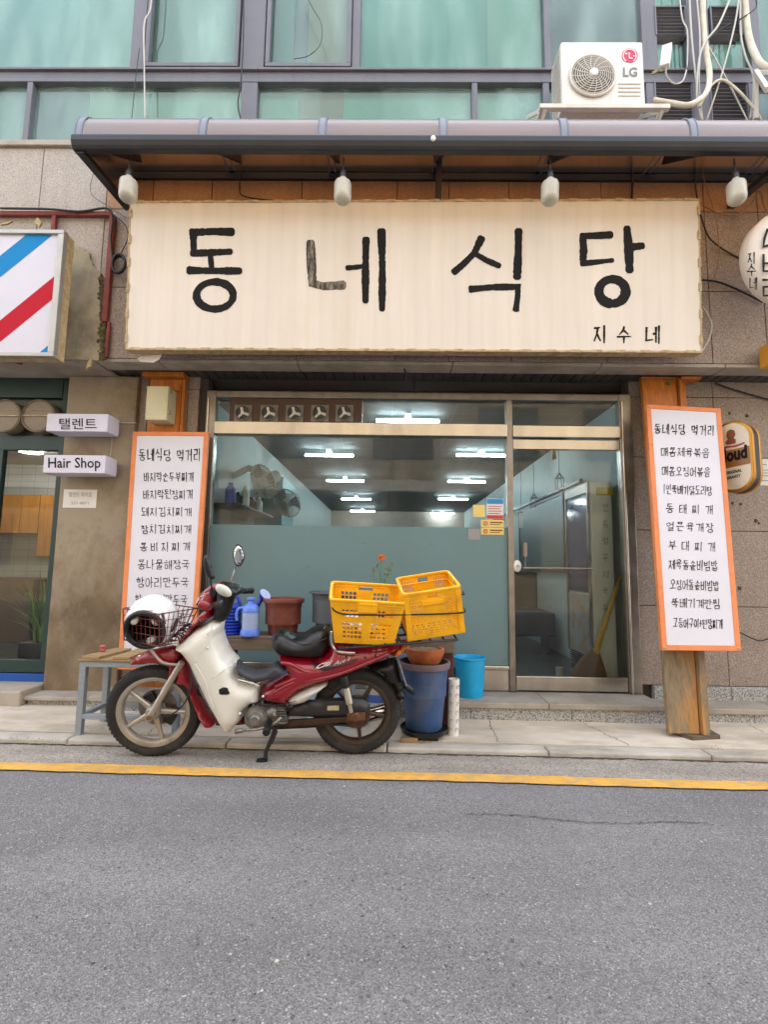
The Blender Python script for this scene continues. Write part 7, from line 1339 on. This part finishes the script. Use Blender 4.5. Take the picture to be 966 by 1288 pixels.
px_text(mb, 'Citi', *Z2(428, 512), *Z2(520, 536), fD, bold=.03, shear=.5, slope=-.32); px_text(mb, 'Ace', *Z2(525, 492), *Z2(592, 514), fD, bold=.0, shear=.5, slope=-.28); px_text(mb, 'II', *Z2(598, 474), *Z2(620, 492), fD, bold=.0, shear=.6, slope=-.25)
mb.build('decal_lettering', pm('decal_white', '#e2d9d4', .4), MOTO)
shell('tail_lamp', [(818, 470), (850, 440), (880, 410), (905, 390), (938, 384), (930, 412), (918, 440), (884, 466)], Z2, .09, .035, M['amber'], wo=.04)
# rack under the crates, chrome grab loop
mb = MB()
for wo in (.13, -.13): mb.tube(catmull([bk(*Z2(*p), .0) + Vector((0, -wo, 0)) for p in ((518, 288), (514, 330), (524, 372), (552, 396), (600, 403), (640, 404))], 5, False), .009, 10)
mb.build('grab_rail', M['chrome'], MOTO, smooth=True)
mb = MB()
for px in (560, 640, 720, 800, 880, 960, 1040, 1110, 1176): q = bk(*Z2(px, 372 - (px - 560)*.075)); mb.tube([q + Vector((0, -.16, 0)), q + Vector((0, .16, 0))], .006, 8)
for px in (596, 752): q = bk(*Z2(px, 402)); mb.tube([q + Vector((0, -.13, 0)), q + Vector((0, -.13, -.03))], .004, 6)
q = bk(*Z2(560, 372)); q2 = bk(*Z2(1180, 326))
for wo in (-.16, 0, .16): mb.tube([Vector((q.x, wo, q.z)), Vector((q2.x, wo, q2.z))], .007, 8)
mb.build('carrier_rack', M['black'], MOTO, smooth=True)
# engine, exhaust, swing arm, chain case, shock absorbers
mb = MB(); e0 = bk(*Z2(95, 802), .12); 
mb.lathe([(.0, -.045), (.026, -.045), (.03, -.04), (.032, -.03), (.046, -.028), (.05, -.02), (.062, -.018), (.066, 0), (.066, .10)], e0, (0, 1, 0), 32); mb.build('engine_cover', M['engine'], MOTO, smooth=True, auto=35)
shell('engine_block', [(45, 760), (80, 735), (150, 725), (230, 735), (276, 740), (280, 800), (270, 840), (200, 858), (120, 862), (60, 840), (36, 800)], Z2, .105, .03, M['engine'], wo=.07)
mb = MB()
for k in range(6): q = bk(*Z2(238 + 3*k, 748 + 13*k), .09); mb.box(q + Vector((-.028, -.035, -.0025)), q + Vector((.022, .06, .0025)))
for px, py in ((70, 760), (120, 745), (60, 850), (150, 850), (232, 838), (262, 760)): q = bk(*Z2(px, py), .175); mb.lathe([(0, -.004), (.0065, -.004), (.0065, .05)], Vector((q.x, -.113, q.z)), (0, 1, 0), 8)
mb.build('engine_fins', M['engine'], MOTO)
mb = MB()                                # panel gaps and screws
for pts in ([(500, 480), (502, 505), (501, 535)], [(505, 545), (560, 548), (610, 535)]): mb.tube(catmull([bk(*Z5(*p), .158) for p in pts], 5, False), .0022, 6)
for z_, pts, wo in ((Z2, ((140, 690), (452, 478), (700, 470), (560, 410)), .128), (Z1, ((520, 610), (470, 640)), .08)):
    for p in pts: mb.lathe([(0, -.003), (.006, -.002), (.006, .006)], bk(*z_(*p), wo), (0, 1, 0), 10)
mb.build('panel_gap', M['blackp'], MOTO)
shell('gear_cover', [(160, 745), (215, 748), (245, 770), (250, 810), (225, 830), (170, 820), (150, 790)], Z2, .125, .02, M['engine'], wo=.10)
shell('lower_cowl', [(-30, 800), (30, 812), (80, 850), (60, 862), (-40, 860), (-60, 840)], Z2, .09, .02, pm('faded_red', '#7a2a22', .6, var=.2), wo=.05)
mb = MB(); mb.tube([bk(*Z2(236, 800), .17), bk(*Z2(205, 830), .17), bk(*Z2(180, 848), .165), bk(*Z2(100, 868), .16), bk(*Z2(30, 872), .16)], .008, 10); mb.tube([bk(*Z2(-20, 880), .16), bk(*Z2(22, 872), .16)], .013, 12); mb.build('gear_pedal', M['engine'], MOTO, smooth=True)
mb = MB(); a = bk(*Z2(160, 862), .20); mb.lathe([(0, -.05), (.019, -.05), (.022, -.045), (.022, .06), (.01, .06), (.01, .14)], a, (0, 1, 0), 18); mb.build('footrest', M['blackp'], MOTO, smooth=True, auto=40)
# side stand: world foot on the road
BMi = BM.inverted(); footw = PG(*Z2(118, 1044), .004); ft = BMi @ footw; top = bk(*Z2(205, 852), .10); kn = bk(*Z2(170, 930), .16)
mb = MB(); mb.tube([top, top.lerp(ft, .35) + Vector((.012, 0, .01)), top.lerp(ft, .7) + Vector((.008, 0, .0)), ft + Vector((.03, 0, .02))], [.016, .015, .012, .012], 10); mb.obox(ft + Vector((.012, 0, .008)), ((.032, 0, .004), (0, .016, 0), (0, 0, .006))); mb.tube([top + Vector((.01, -.01, -.02)), top.lerp(ft, .45) + Vector((.02, -.02, .0))], .006, 8); mb.build('side_stand', M['black'], MOTO, smooth=True, auto=40)
shell('chain_case', [(272, 765), (300, 742), (380, 712), (480, 698), (600, 700), (690, 708), (728, 735), (726, 768), (700, 790), (640, 800), (460, 806), (280, 800), (262, 782)], Z2, .03, .02, pm('black_case', '#242427', .45, var=.15), wo=.085, y0=-.07)
mb = MB(); q = [bk(*Z2(*p), .103) for p in ((490, 737), (554, 735), (554, 762), (490, 762))]; mb.add(q, [(3, 2, 1, 0)]); mb.build('warning_label', pm('label_cream', '#b9ab88', .6, var=.2, vs=60), MOTO)
mb = MB(); a, b = bk(*Z2(270, 830), .07), bk(*Z2(640, 806), .07)
for wo in (.07, -.09): mb.beam(Vector((a.x, -wo, a.z)), Vector((b.x + .03, -wo, b.z)), .022, .035)
mb.build('swing_arm', M['oil'], MOTO, bevel=.005)
mb = MB(); prev = None
for k in range(40): q = Vector((a.x - .02, -.06, a.z - .012)).lerp(Vector((b.x, -.06, b.z - .045)), k/39); mb.obox(q, ((.004, 0, 0), (0, .006, 0), (0, 0, .006)))
mb.lathe([(0, -.004), (.075, -.004), (.075, .004), (0, .004)], rc + Vector((0, -.06, 0)), (0, 1, 0), 36)
for k in range(36): a_ = k*6.283/36; mb.obox(rc + Vector((.079*math.cos(a_), -.06, .079*math.sin(a_))), ((.004*math.cos(a_), 0, .004*math.sin(a_)), (0, .003, 0), (-.003*math.sin(a_), 0, .003*math.cos(a_))))
mb.build('chain', M['oil'], MOTO)
mb = MB(); q = bk(*Z2(645, 798), .1); mb.lathe([(0, -.03), (.016, -.03), (.018, -.01), (.03, -.008), (.03, .02)], q, (0, 1, 0), 12); mb.beam(q + Vector((-.05, .005, 0)), q + Vector((.06, .005, 0)), .01, .05); mb.build('rear_axle', pm('rusty_axle', '#6b4a36', .6, .4, var=.4, vs=30), MOTO, bevel=.004)
for wo in (.115, -.115):
    t0, t1 = bk(*Z2(582, 572), .115), bk(*Z2(622, 772), .115); t0.y = t1.y = -wo; d = t1 - t0
    mb = MB(); mb.lathe([(0, 0), (.020, 0), (.024, .02), (.024, d.length*.30), (.016, d.length*.32)], t0, d, 20); mb.build('shock_sleeve', M['blackp'], MOTO, smooth=True, auto=40)
    mb = MB(); L_ = d.length; mb.lathe([(.019, L_*.30), (.0205, L_*.31), (.0205, L_*.70), (.0215, L_*.71), (.0215, L_*.75), (.012, L_*.78), (.012, L_), (0, L_)], t0, d, 20); mb.build('shock_absorber', M['alloy'], MOTO, smooth=True, auto=40)
shell('rear_mudguard', [(700, 522), (760, 496), (830, 474), (868, 466), (878, 500), (892, 560), (914, 640), (922, 684), (898, 704), (884, 720), (878, 690), (860, 640), (820, 580), (770, 545), (720, 530)], Z2, .07, .02, M['blackp'])
mb = MB(); q = [bk(*Z2(*p), 0) for p in ((874, 468), (903, 505), (926, 600), (896, 560))]; c = sum(q, Vector())/4
a, b = bk(*Z2(880, 475), .0), bk(*Z2(916, 592), .0); mb.prism([a + Vector((0, -.10, 0)), b + Vector((0, -.10, 0)), b + Vector((0, .10, 0)), a + Vector((0, .10, 0))], (.004, 0, .002)); mb.build('licence_plate', pm('plate_grey', '#a9aab0', .5, .2, var=.2, vs=30), MOTO)
shell('mud_flap', [(902, 596), (930, 612), (962, 640), (972, 668), (968, 680), (940, 664), (915, 640)], Z2, .06, .01, M['blackp'])
mb = MB(); mb.tube(catmull([Vector((bk(*Z2(*p), -.12).x, .12, bk(*Z2(*p), -.12).z)) for p in ((120, 855), (260, 850), (420, 842), (560, 832))], 5, False), .016, 12); mb.build('exhaust_pipe', M['oil'], MOTO, smooth=True)
a, b = bk(*Z2(560, 832), -.13), bk(*Z2(880, 745), -.13); d = b - a; L_ = d.length
mb = MB(); mb.lathe([(0, 0), (.022, 0), (.040, .06), (.044, L_*.5), (.044, L_*.85), (.034, L_*.98), (.02, L_), (0, L_)], a, d, 28); mb.build('muffler', M['chrome'], MOTO, smooth=True, auto=40)
mb = MB(); q = Vector((rc.x, 0, rc.z)); 
mb.lathe([(0, .03), (.075, .03), (.08, .05), (.06, .062), (0, .065)], rc, (0, 1, 0), 32); mb.build('drum_brake', M['engine'], rwheel, smooth=True, auto=40)
# wire basket over the front fender, bolted to the fork by a pale bracket
Bt = [bk(*Z1(157, 347), .10), bk(*Z1(365, 380), .22), bk(*Z1(592, 345), .02), bk(*Z1(385, 316), -.12)]
Bb = [bk(*Z1(164, 528), .09), bk(*Z1(368, 566), .18), bk(*Z1(500, 540), .02), bk(*Z1(345, 508), -.10)]
mb = MB(); wr = .0022
def loop(t, r): mb.tube([Bb[i].lerp(Bt[i], t) for i in range(4)] + [Bb[0].lerp(Bt[0], t)], r, 6)
for t, r in ((1, .004), (0, .004), (.55, wr), (.3, wr), (.78, wr)): loop(t, r)
for i in range(4):
    j = (i + 1) % 4; k = 8
    for q in range(k): s = q/k; mb.tube([Bb[i].lerp(Bb[j], s), Bt[i].lerp(Bt[j], s)], wr if q else .0035, 5)
for q in range(1, 8): s = q/8; mb.tube([Bb[0].lerp(Bb[1], s), Bb[3].lerp(Bb[2], s)], wr, 5); mb.tube([Bb[0].lerp(Bb[3], s), Bb[1].lerp(Bb[2], s)], wr, 5)
mb.build('basket', M['wire'], MOTO)
mb = MB(); 
for wo in (.08, -.08): mb.tube(catmull([bk(*Z1(*p), .08) + Vector((0, .08 - wo, 0)) for p in ((300, 548), (330, 600), (390, 660), (480, 672))], 5, False), .009, 10)
mb.tube([bk(*Z1(310, 570), .09), bk(*Z1(480, 540), .09)], .007, 8); mb.build('basket_bracket', M['alloy'], MOTO, smooth=True)
mb = MB()
for k in range(7): p = bk(*Z1(420 + 14*k, 530 - 12*k), .03*rng.normal()); mb.tube(catmull([p, p + Vector((.02, -.02, .02)), p + Vector((.05, .01, .01 + .01*rng.random())), p + Vector((.07, .0, -.02))], 4, False), .004, 6)
mb.build('cable_bundle', M['cableb'], MOTO, smooth=True)

# helmet lying in the basket
hc = BM @ bk(*Z1(326, 418), .05); hr = .145
HM = thing('helmet', 'white open-face helmet lying in the wire basket of the motorbike', 'helmet', hc)
vf_ = (O - hc).normalized(); vr_ = Vector((-vf_.y, vf_.x, 0)).normalized(); vu_ = vf_.cross(vr_); vu_ = vu_ if vu_.z > 0 else -vu_
fd = (vf_*.80 - vr_*.34 - vu_*.48).normalized(); ud = Vector((.22, -.30, .92)); ud = (ud - fd*ud.dot(fd)).normalized(); sdv = fd.cross(ud)
HMx = Matrix((sdv, fd, ud)).transposed()
def keep(q): return (HMx.transposed() @ q).y / hr < .70
mb = MB(); mb.sphere(hc, (hr*.96, hr*1.02, hr*1.02), 64, 40, HMx, keep=keep); mb.build('shell', M['helmet'], HM, smooth=True, solid=.006)
mb = MB(); mb.sphere(hc, (hr*.90, hr*.98, hr*.95), 48, 32, HMx, keep=keep); mb.build('lining', M['foam'], HM, smooth=True, solid=.012)
mb = MB(); mb.tube([hc + HMx @ Vector((hr*.69*math.cos(a), hr*.70, hr*.73*math.sin(a))) for a in np.linspace(0, 2*math.pi, 40, endpoint=False)], .016, 10, closed=True); mb.build('edge_trim', M['blackp'], HM, smooth=True)
mb = MB()
for a0 in (.5, 2.3, 4.2): mb.tube([hc + HMx @ Vector((hr*.52*math.cos(a0 + t), hr*(.60 - .25*abs(t)), hr*.55*math.sin(a0 + t))) for t in np.linspace(-.38, .38, 7)], [.006, .016, .022, .024, .022, .016, .006], 10)
mb.build('lining_pad', M['paper'], HM, smooth=True)
def fH(x, y, k=0): return hc + (vr_*x + vu_*y + vf_*math.sqrt(max(.01, 1 - x*x - y*y)))*hr*1.045
for pts, wd in (([(.33, .26), (.38, .08), (.44, -.12)], .11), ([(.86, .02), (.80, -.2), (.68, -.42)], .13)):
    mb = MB(); brush(mb, pts, wd, fH, step=.03, rough=.02, taper=.6); mb.build('air_vent', pm('vent_grey', '#3a3a40', .6), HM)
mb = MB(); px_text(mb, 'CARRIER', -.52, .40, .02, .33, lambda x, y, k=0: fH(x, y), sub=1); mb.build('shell_lettering', M['inkp'], HM)
mb = MB(); s0 = hc + HMx @ Vector((hr*.65, hr*.72, -.02)); mb.tube(catmull([s0, s0 + Vector((.02, -.02, -.05)), s0 + Vector((.06, -.01, -.07)), s0 + Vector((.10, .03, -.05))], 5, False), .006, 6); mb.build('chin_strap', M['foam'], HM, smooth=True)

# two yellow crates on the carrier, tied with a black cord
def crate(label, pos, rot, wt, wb, dt, db, h, kind):
    t = thing('yellow_crate', label, 'crate', matrix=Matrix.Translation(pos) @ rot.to_4x4(), group='yellow delivery crates on the motorbike')
    tag(t, group='yellow plastic crates tied on the motorbike carrier')
    mb = MB()
    def wall(c00, c10, c11, c01, nx, ny, hole):
        c00, c10, c11, c01 = map(Vector, (c00, c10, c11, c01)); vs = [(c00.lerp(c10, i/nx)).lerp(c01.lerp(c11, i/nx), j/ny) for j in range(ny+1) for i in range(nx+1)]
        mb.add(vs, [(j*(nx+1)+i, j*(nx+1)+i+1, (j+1)*(nx+1)+i+1, (j+1)*(nx+1)+i) for j in range(ny) for i in range(nx) if not hole(i, j)])
    T = [(-wt/2, -dt/2, h), (wt/2, -dt/2, h), (wt/2, dt/2, h), (-wt/2, dt/2, h)]; Bq = [(-wb/2, -db/2, 0), (wb/2, -db/2, 0), (wb/2, db/2, 0), (-wb/2, db/2, 0)]
    NX, NY = 64, 40
    def h1(i, j):
        g = (i % 4 != 0) and (j % 4 != 0)
        if (8 <= i < 29 or 36 <= i < 57) and 4 <= j < 21: return g
        if (8 <= i < 25 or 40 <= i < 57) and 24 <= j < 33: return g
        return 25 <= i < 39 and 34 <= j < 38
    def h2(i, j):
        g = ((i + j) % 3 != 0) and ((i - j) % 3 != 0)
        if 4 <= j < 14 and 21 <= i < 43: return g
        if (6 <= i < 19 or 45 <= i < 58) and (4 <= j < 15 or 16 <= j < 26 or 27 <= j < 36): return g
        return 26 <= i < 38 and 34 <= j < 38
    hf = h1 if kind == 1 else h2
    for i in range(4): k = (i+1) % 4; wall(Bq[i], Bq[k], T[k], T[i], NX, NY, hf if i != 0 or kind == 2 else (lambda i, j: hf(i, j) and not (34 <= j < 38)))
    wall(Bq[0], Bq[1], Bq[2], Bq[3], 30, 24, lambda i, j: (i % 3 != 0) and (j % 3 != 0) and 2 < i < 27 and 2 < j < 21)
    mb.build('basket', M['yellow'], t, solid=.004)
    mb = MB()
    def rimring(z, o, wd, hh):
        cs = [(-wt/2 - o, -dt/2 - o), (wt/2 + o, -dt/2 - o), (wt/2 + o, dt/2 + o), (-wt/2 - o, dt/2 + o)]; q = []
        for (x, y), (sx, sy) in zip(cs, ((1, 1), (-1, 1), (-1, -1), (1, -1))):
            r_ = .035; c = Vector((x + sx*r_, y + sy*r_)); a0 = math.atan2(-sy, -sx)
            for s in (-.785, -.39, 0, .39, .785): q.append((c.x + r_*math.cos(a0 + s), c.y + r_*math.sin(a0 + s)))
        ns = len(q); ce = Vector((0, 0)); inn = [(x - math.copysign(wd, x)*(abs(x)/(wt/2)), y - math.copysign(wd, y)*(abs(y)/(dt/2))) for x, y in q]
        vs = [(x, y, z) for x, y in q] + [(x, y, z + hh) for x, y in q] + [(x, y, z + hh) for x, y in inn] + [(x, y, z) for x, y in inn]
        mb.add(vs, [(a*ns + i, a*ns + (i+1) % ns, ((a+1) % 4)*ns + (i+1) % ns, ((a+1) % 4)*ns + i) for a in range(4) for i in range(ns)])
    rimring(h - .006, .008, .016, .014); rimring(h - .022, .003, .010, .006) if kind == 1 else None
    if kind == 2: rimring(h - .05, -.002, .008, .006); rimring(h*.34, -.012, .008, .006)
    mb.build('rim', M['yellow'], t, bevel=.003)
    mb = MB()
    if kind == 1: mb.box((-.055, -dt/2 - .009, h - .062), (.055, -dt/2 - .001, h - .006)); mb.box((-.05, -dt/2 - .012, h - .02), (.05, -dt/2 - .009, h - .006))
    else:
        mb.box((-.065, -dt/2 - .006, h - .075), (.065, -dt/2 + .0, h - .055))
        for sx in (-1, 1): mb.add([(sx*wt/2*.99, -dt/2*.99 - .004, h - .02), (sx*(wt/2 - .03), -dt/2 - .004, h - .02), (sx*(wb/2 - .03), -db/2 - .006, .01), (sx*wb/2*.99, -db/2*.99 - .006, .01)], [(0, 1, 2, 3)])
    mb.build('handle_lip', M['yellow'], t, bevel=.002 if kind == 1 else 0, solid=.003 if kind == 2 else 0)
    return t
bq = bk(464.5, 808, 0); bl_ = bk(428, 810, .15); br_ = bk(500, 806, .15); tl_ = bk(415.5, 756, .17); tr_ = bk(508, 750, .17)
bwid, twid, hgt = (br_ - bl_).length, (tr_ - tl_).length, ((tl_ + tr_)/2 - (bl_ + br_)/2).z
rot0 = BM.to_3x3()
posb = BM @ Vector(((bl_.x + br_.x)/2 - .026, .0, (bl_.z + br_.z)/2))
rotA = Matrix.Rotation(R(-2.5), 3, wn) @ Matrix.Rotation(R(6), 3, uu) @ rot0
crA = crate('front yellow crate with square lattice windows tied behind the motorbike seat', posb, rotA, twid*1.02, bwid*1.03, .33, .27, hgt*1.02, 1)
bl2, br2, tl2, tr2 = bk(513, 804, .15), bk(585, 792.5, .15), bk(508.5, 744, .17), bk(581, 733.5, .17)
ang = math.atan2((br2 - bl2).z, (br2 - bl2).x); h2_ = ((tl2 + tr2)/2 - (bl2 + br2)/2).length
posb2 = BM @ Vector(((bl2.x + br2.x)/2, .0, (bl2.z + br2.z)/2))
rotB = Matrix.Rotation(ang, 3, wn) @ Matrix.Rotation(R(5), 3, uu) @ rot0
crB = crate('rear tilted yellow crate with diagonal weave windows at the back of the motorbike', posb2, rotB, (tr2 - tl2).length*.98, (br2 - bl2).length, .34, .30, h2_, 2)
print('crates', bwid, twid, hgt, math.degrees(ang), h2_)
# crumpled packing paper inside the front crate
mb = MB(); base = posb + vv*.012
for k in range(7):
    q = base + uu*rng.uniform(-.09, .09) + vv*rng.uniform(.04, .09) - wn*rng.uniform(-.07, .07); n0 = len(mb.v); mb.sphere(q, (.055, .05, .04), 14, 10)
    for i in range(n0, len(mb.v)): mb.v[i] = q + (mb.v[i] - q)*rng.uniform(.78, 1.12)
o = rooted(mb.build('packing_paper', M['paper'], None), base); tag(o, 'crumpled white paper lying inside the front yellow crate', 'paper')
# stretch cord
def cp(px, py, wo): return BM @ bk(px, py, wo)
mb = MB(); mb.tube(catmull([cp(416, 752, .12), cp(417, 763, .178), cp(424, 770, .180), cp(440, 773, .178), cp(480, 773.5, .178), cp(520, 773, .178), cp(560, 772, .178), cp(584, 770, .175), cp(583, 765, .05), cp(578, 762, -.1), cp(566, 760, -.19), cp(500, 765, -.2), cp(440, 762, -.2), cp(428, 756, -.1)], 5, True), .0045, 8, closed=True)
CO = thing('elastic_cord', 'black elastic cord stretched round both yellow crates', 'cord', cp(500, 800, .18)); mb.build('cord', M['cableb'], CO, smooth=True)
mb = MB(); mb.tube(catmull([cp(578, 747, .185), cp(584, 748, .18), cp(582, 744, .18)], 4, False), .004, 6); mb.tube(catmull([cp(505, 785, .16), cp(509, 795, .12), cp(518, 806, .1), cp(530, 806, .1)], 5, False), .005, 6); mb.build('hook', M['cableb'], CO, smooth=True)

# ------------------------------------------------------------------ the sunlit building across the road (seen mirrored in the glass)
OB = thing('opposite_building', 'cream tiled building across the road, mirrored in the shop glass', 'building', (0, -5.6, 0))
mb = MB(); mb.box((-14, -9, -.2), (14, -5.6, 8.5)); mb.build('wall', M['opptile'], OB)
mb = MB()
for i in range(9):
    for z in (1.0, 4.2, 6.6): x = -12.5 + 3*i; mb.box((x, -5.602, z), (x + 1.7, -5.57, z + 1.5))
mb.build('window', pm('dark_window', '#57534c', .3, var=.1), OB)
mb = MB(); mb.box((-14, -5.6, 3.2), (14, -5.2, 3.5)); mb.build('ledge', M['granite_slab'], OB)
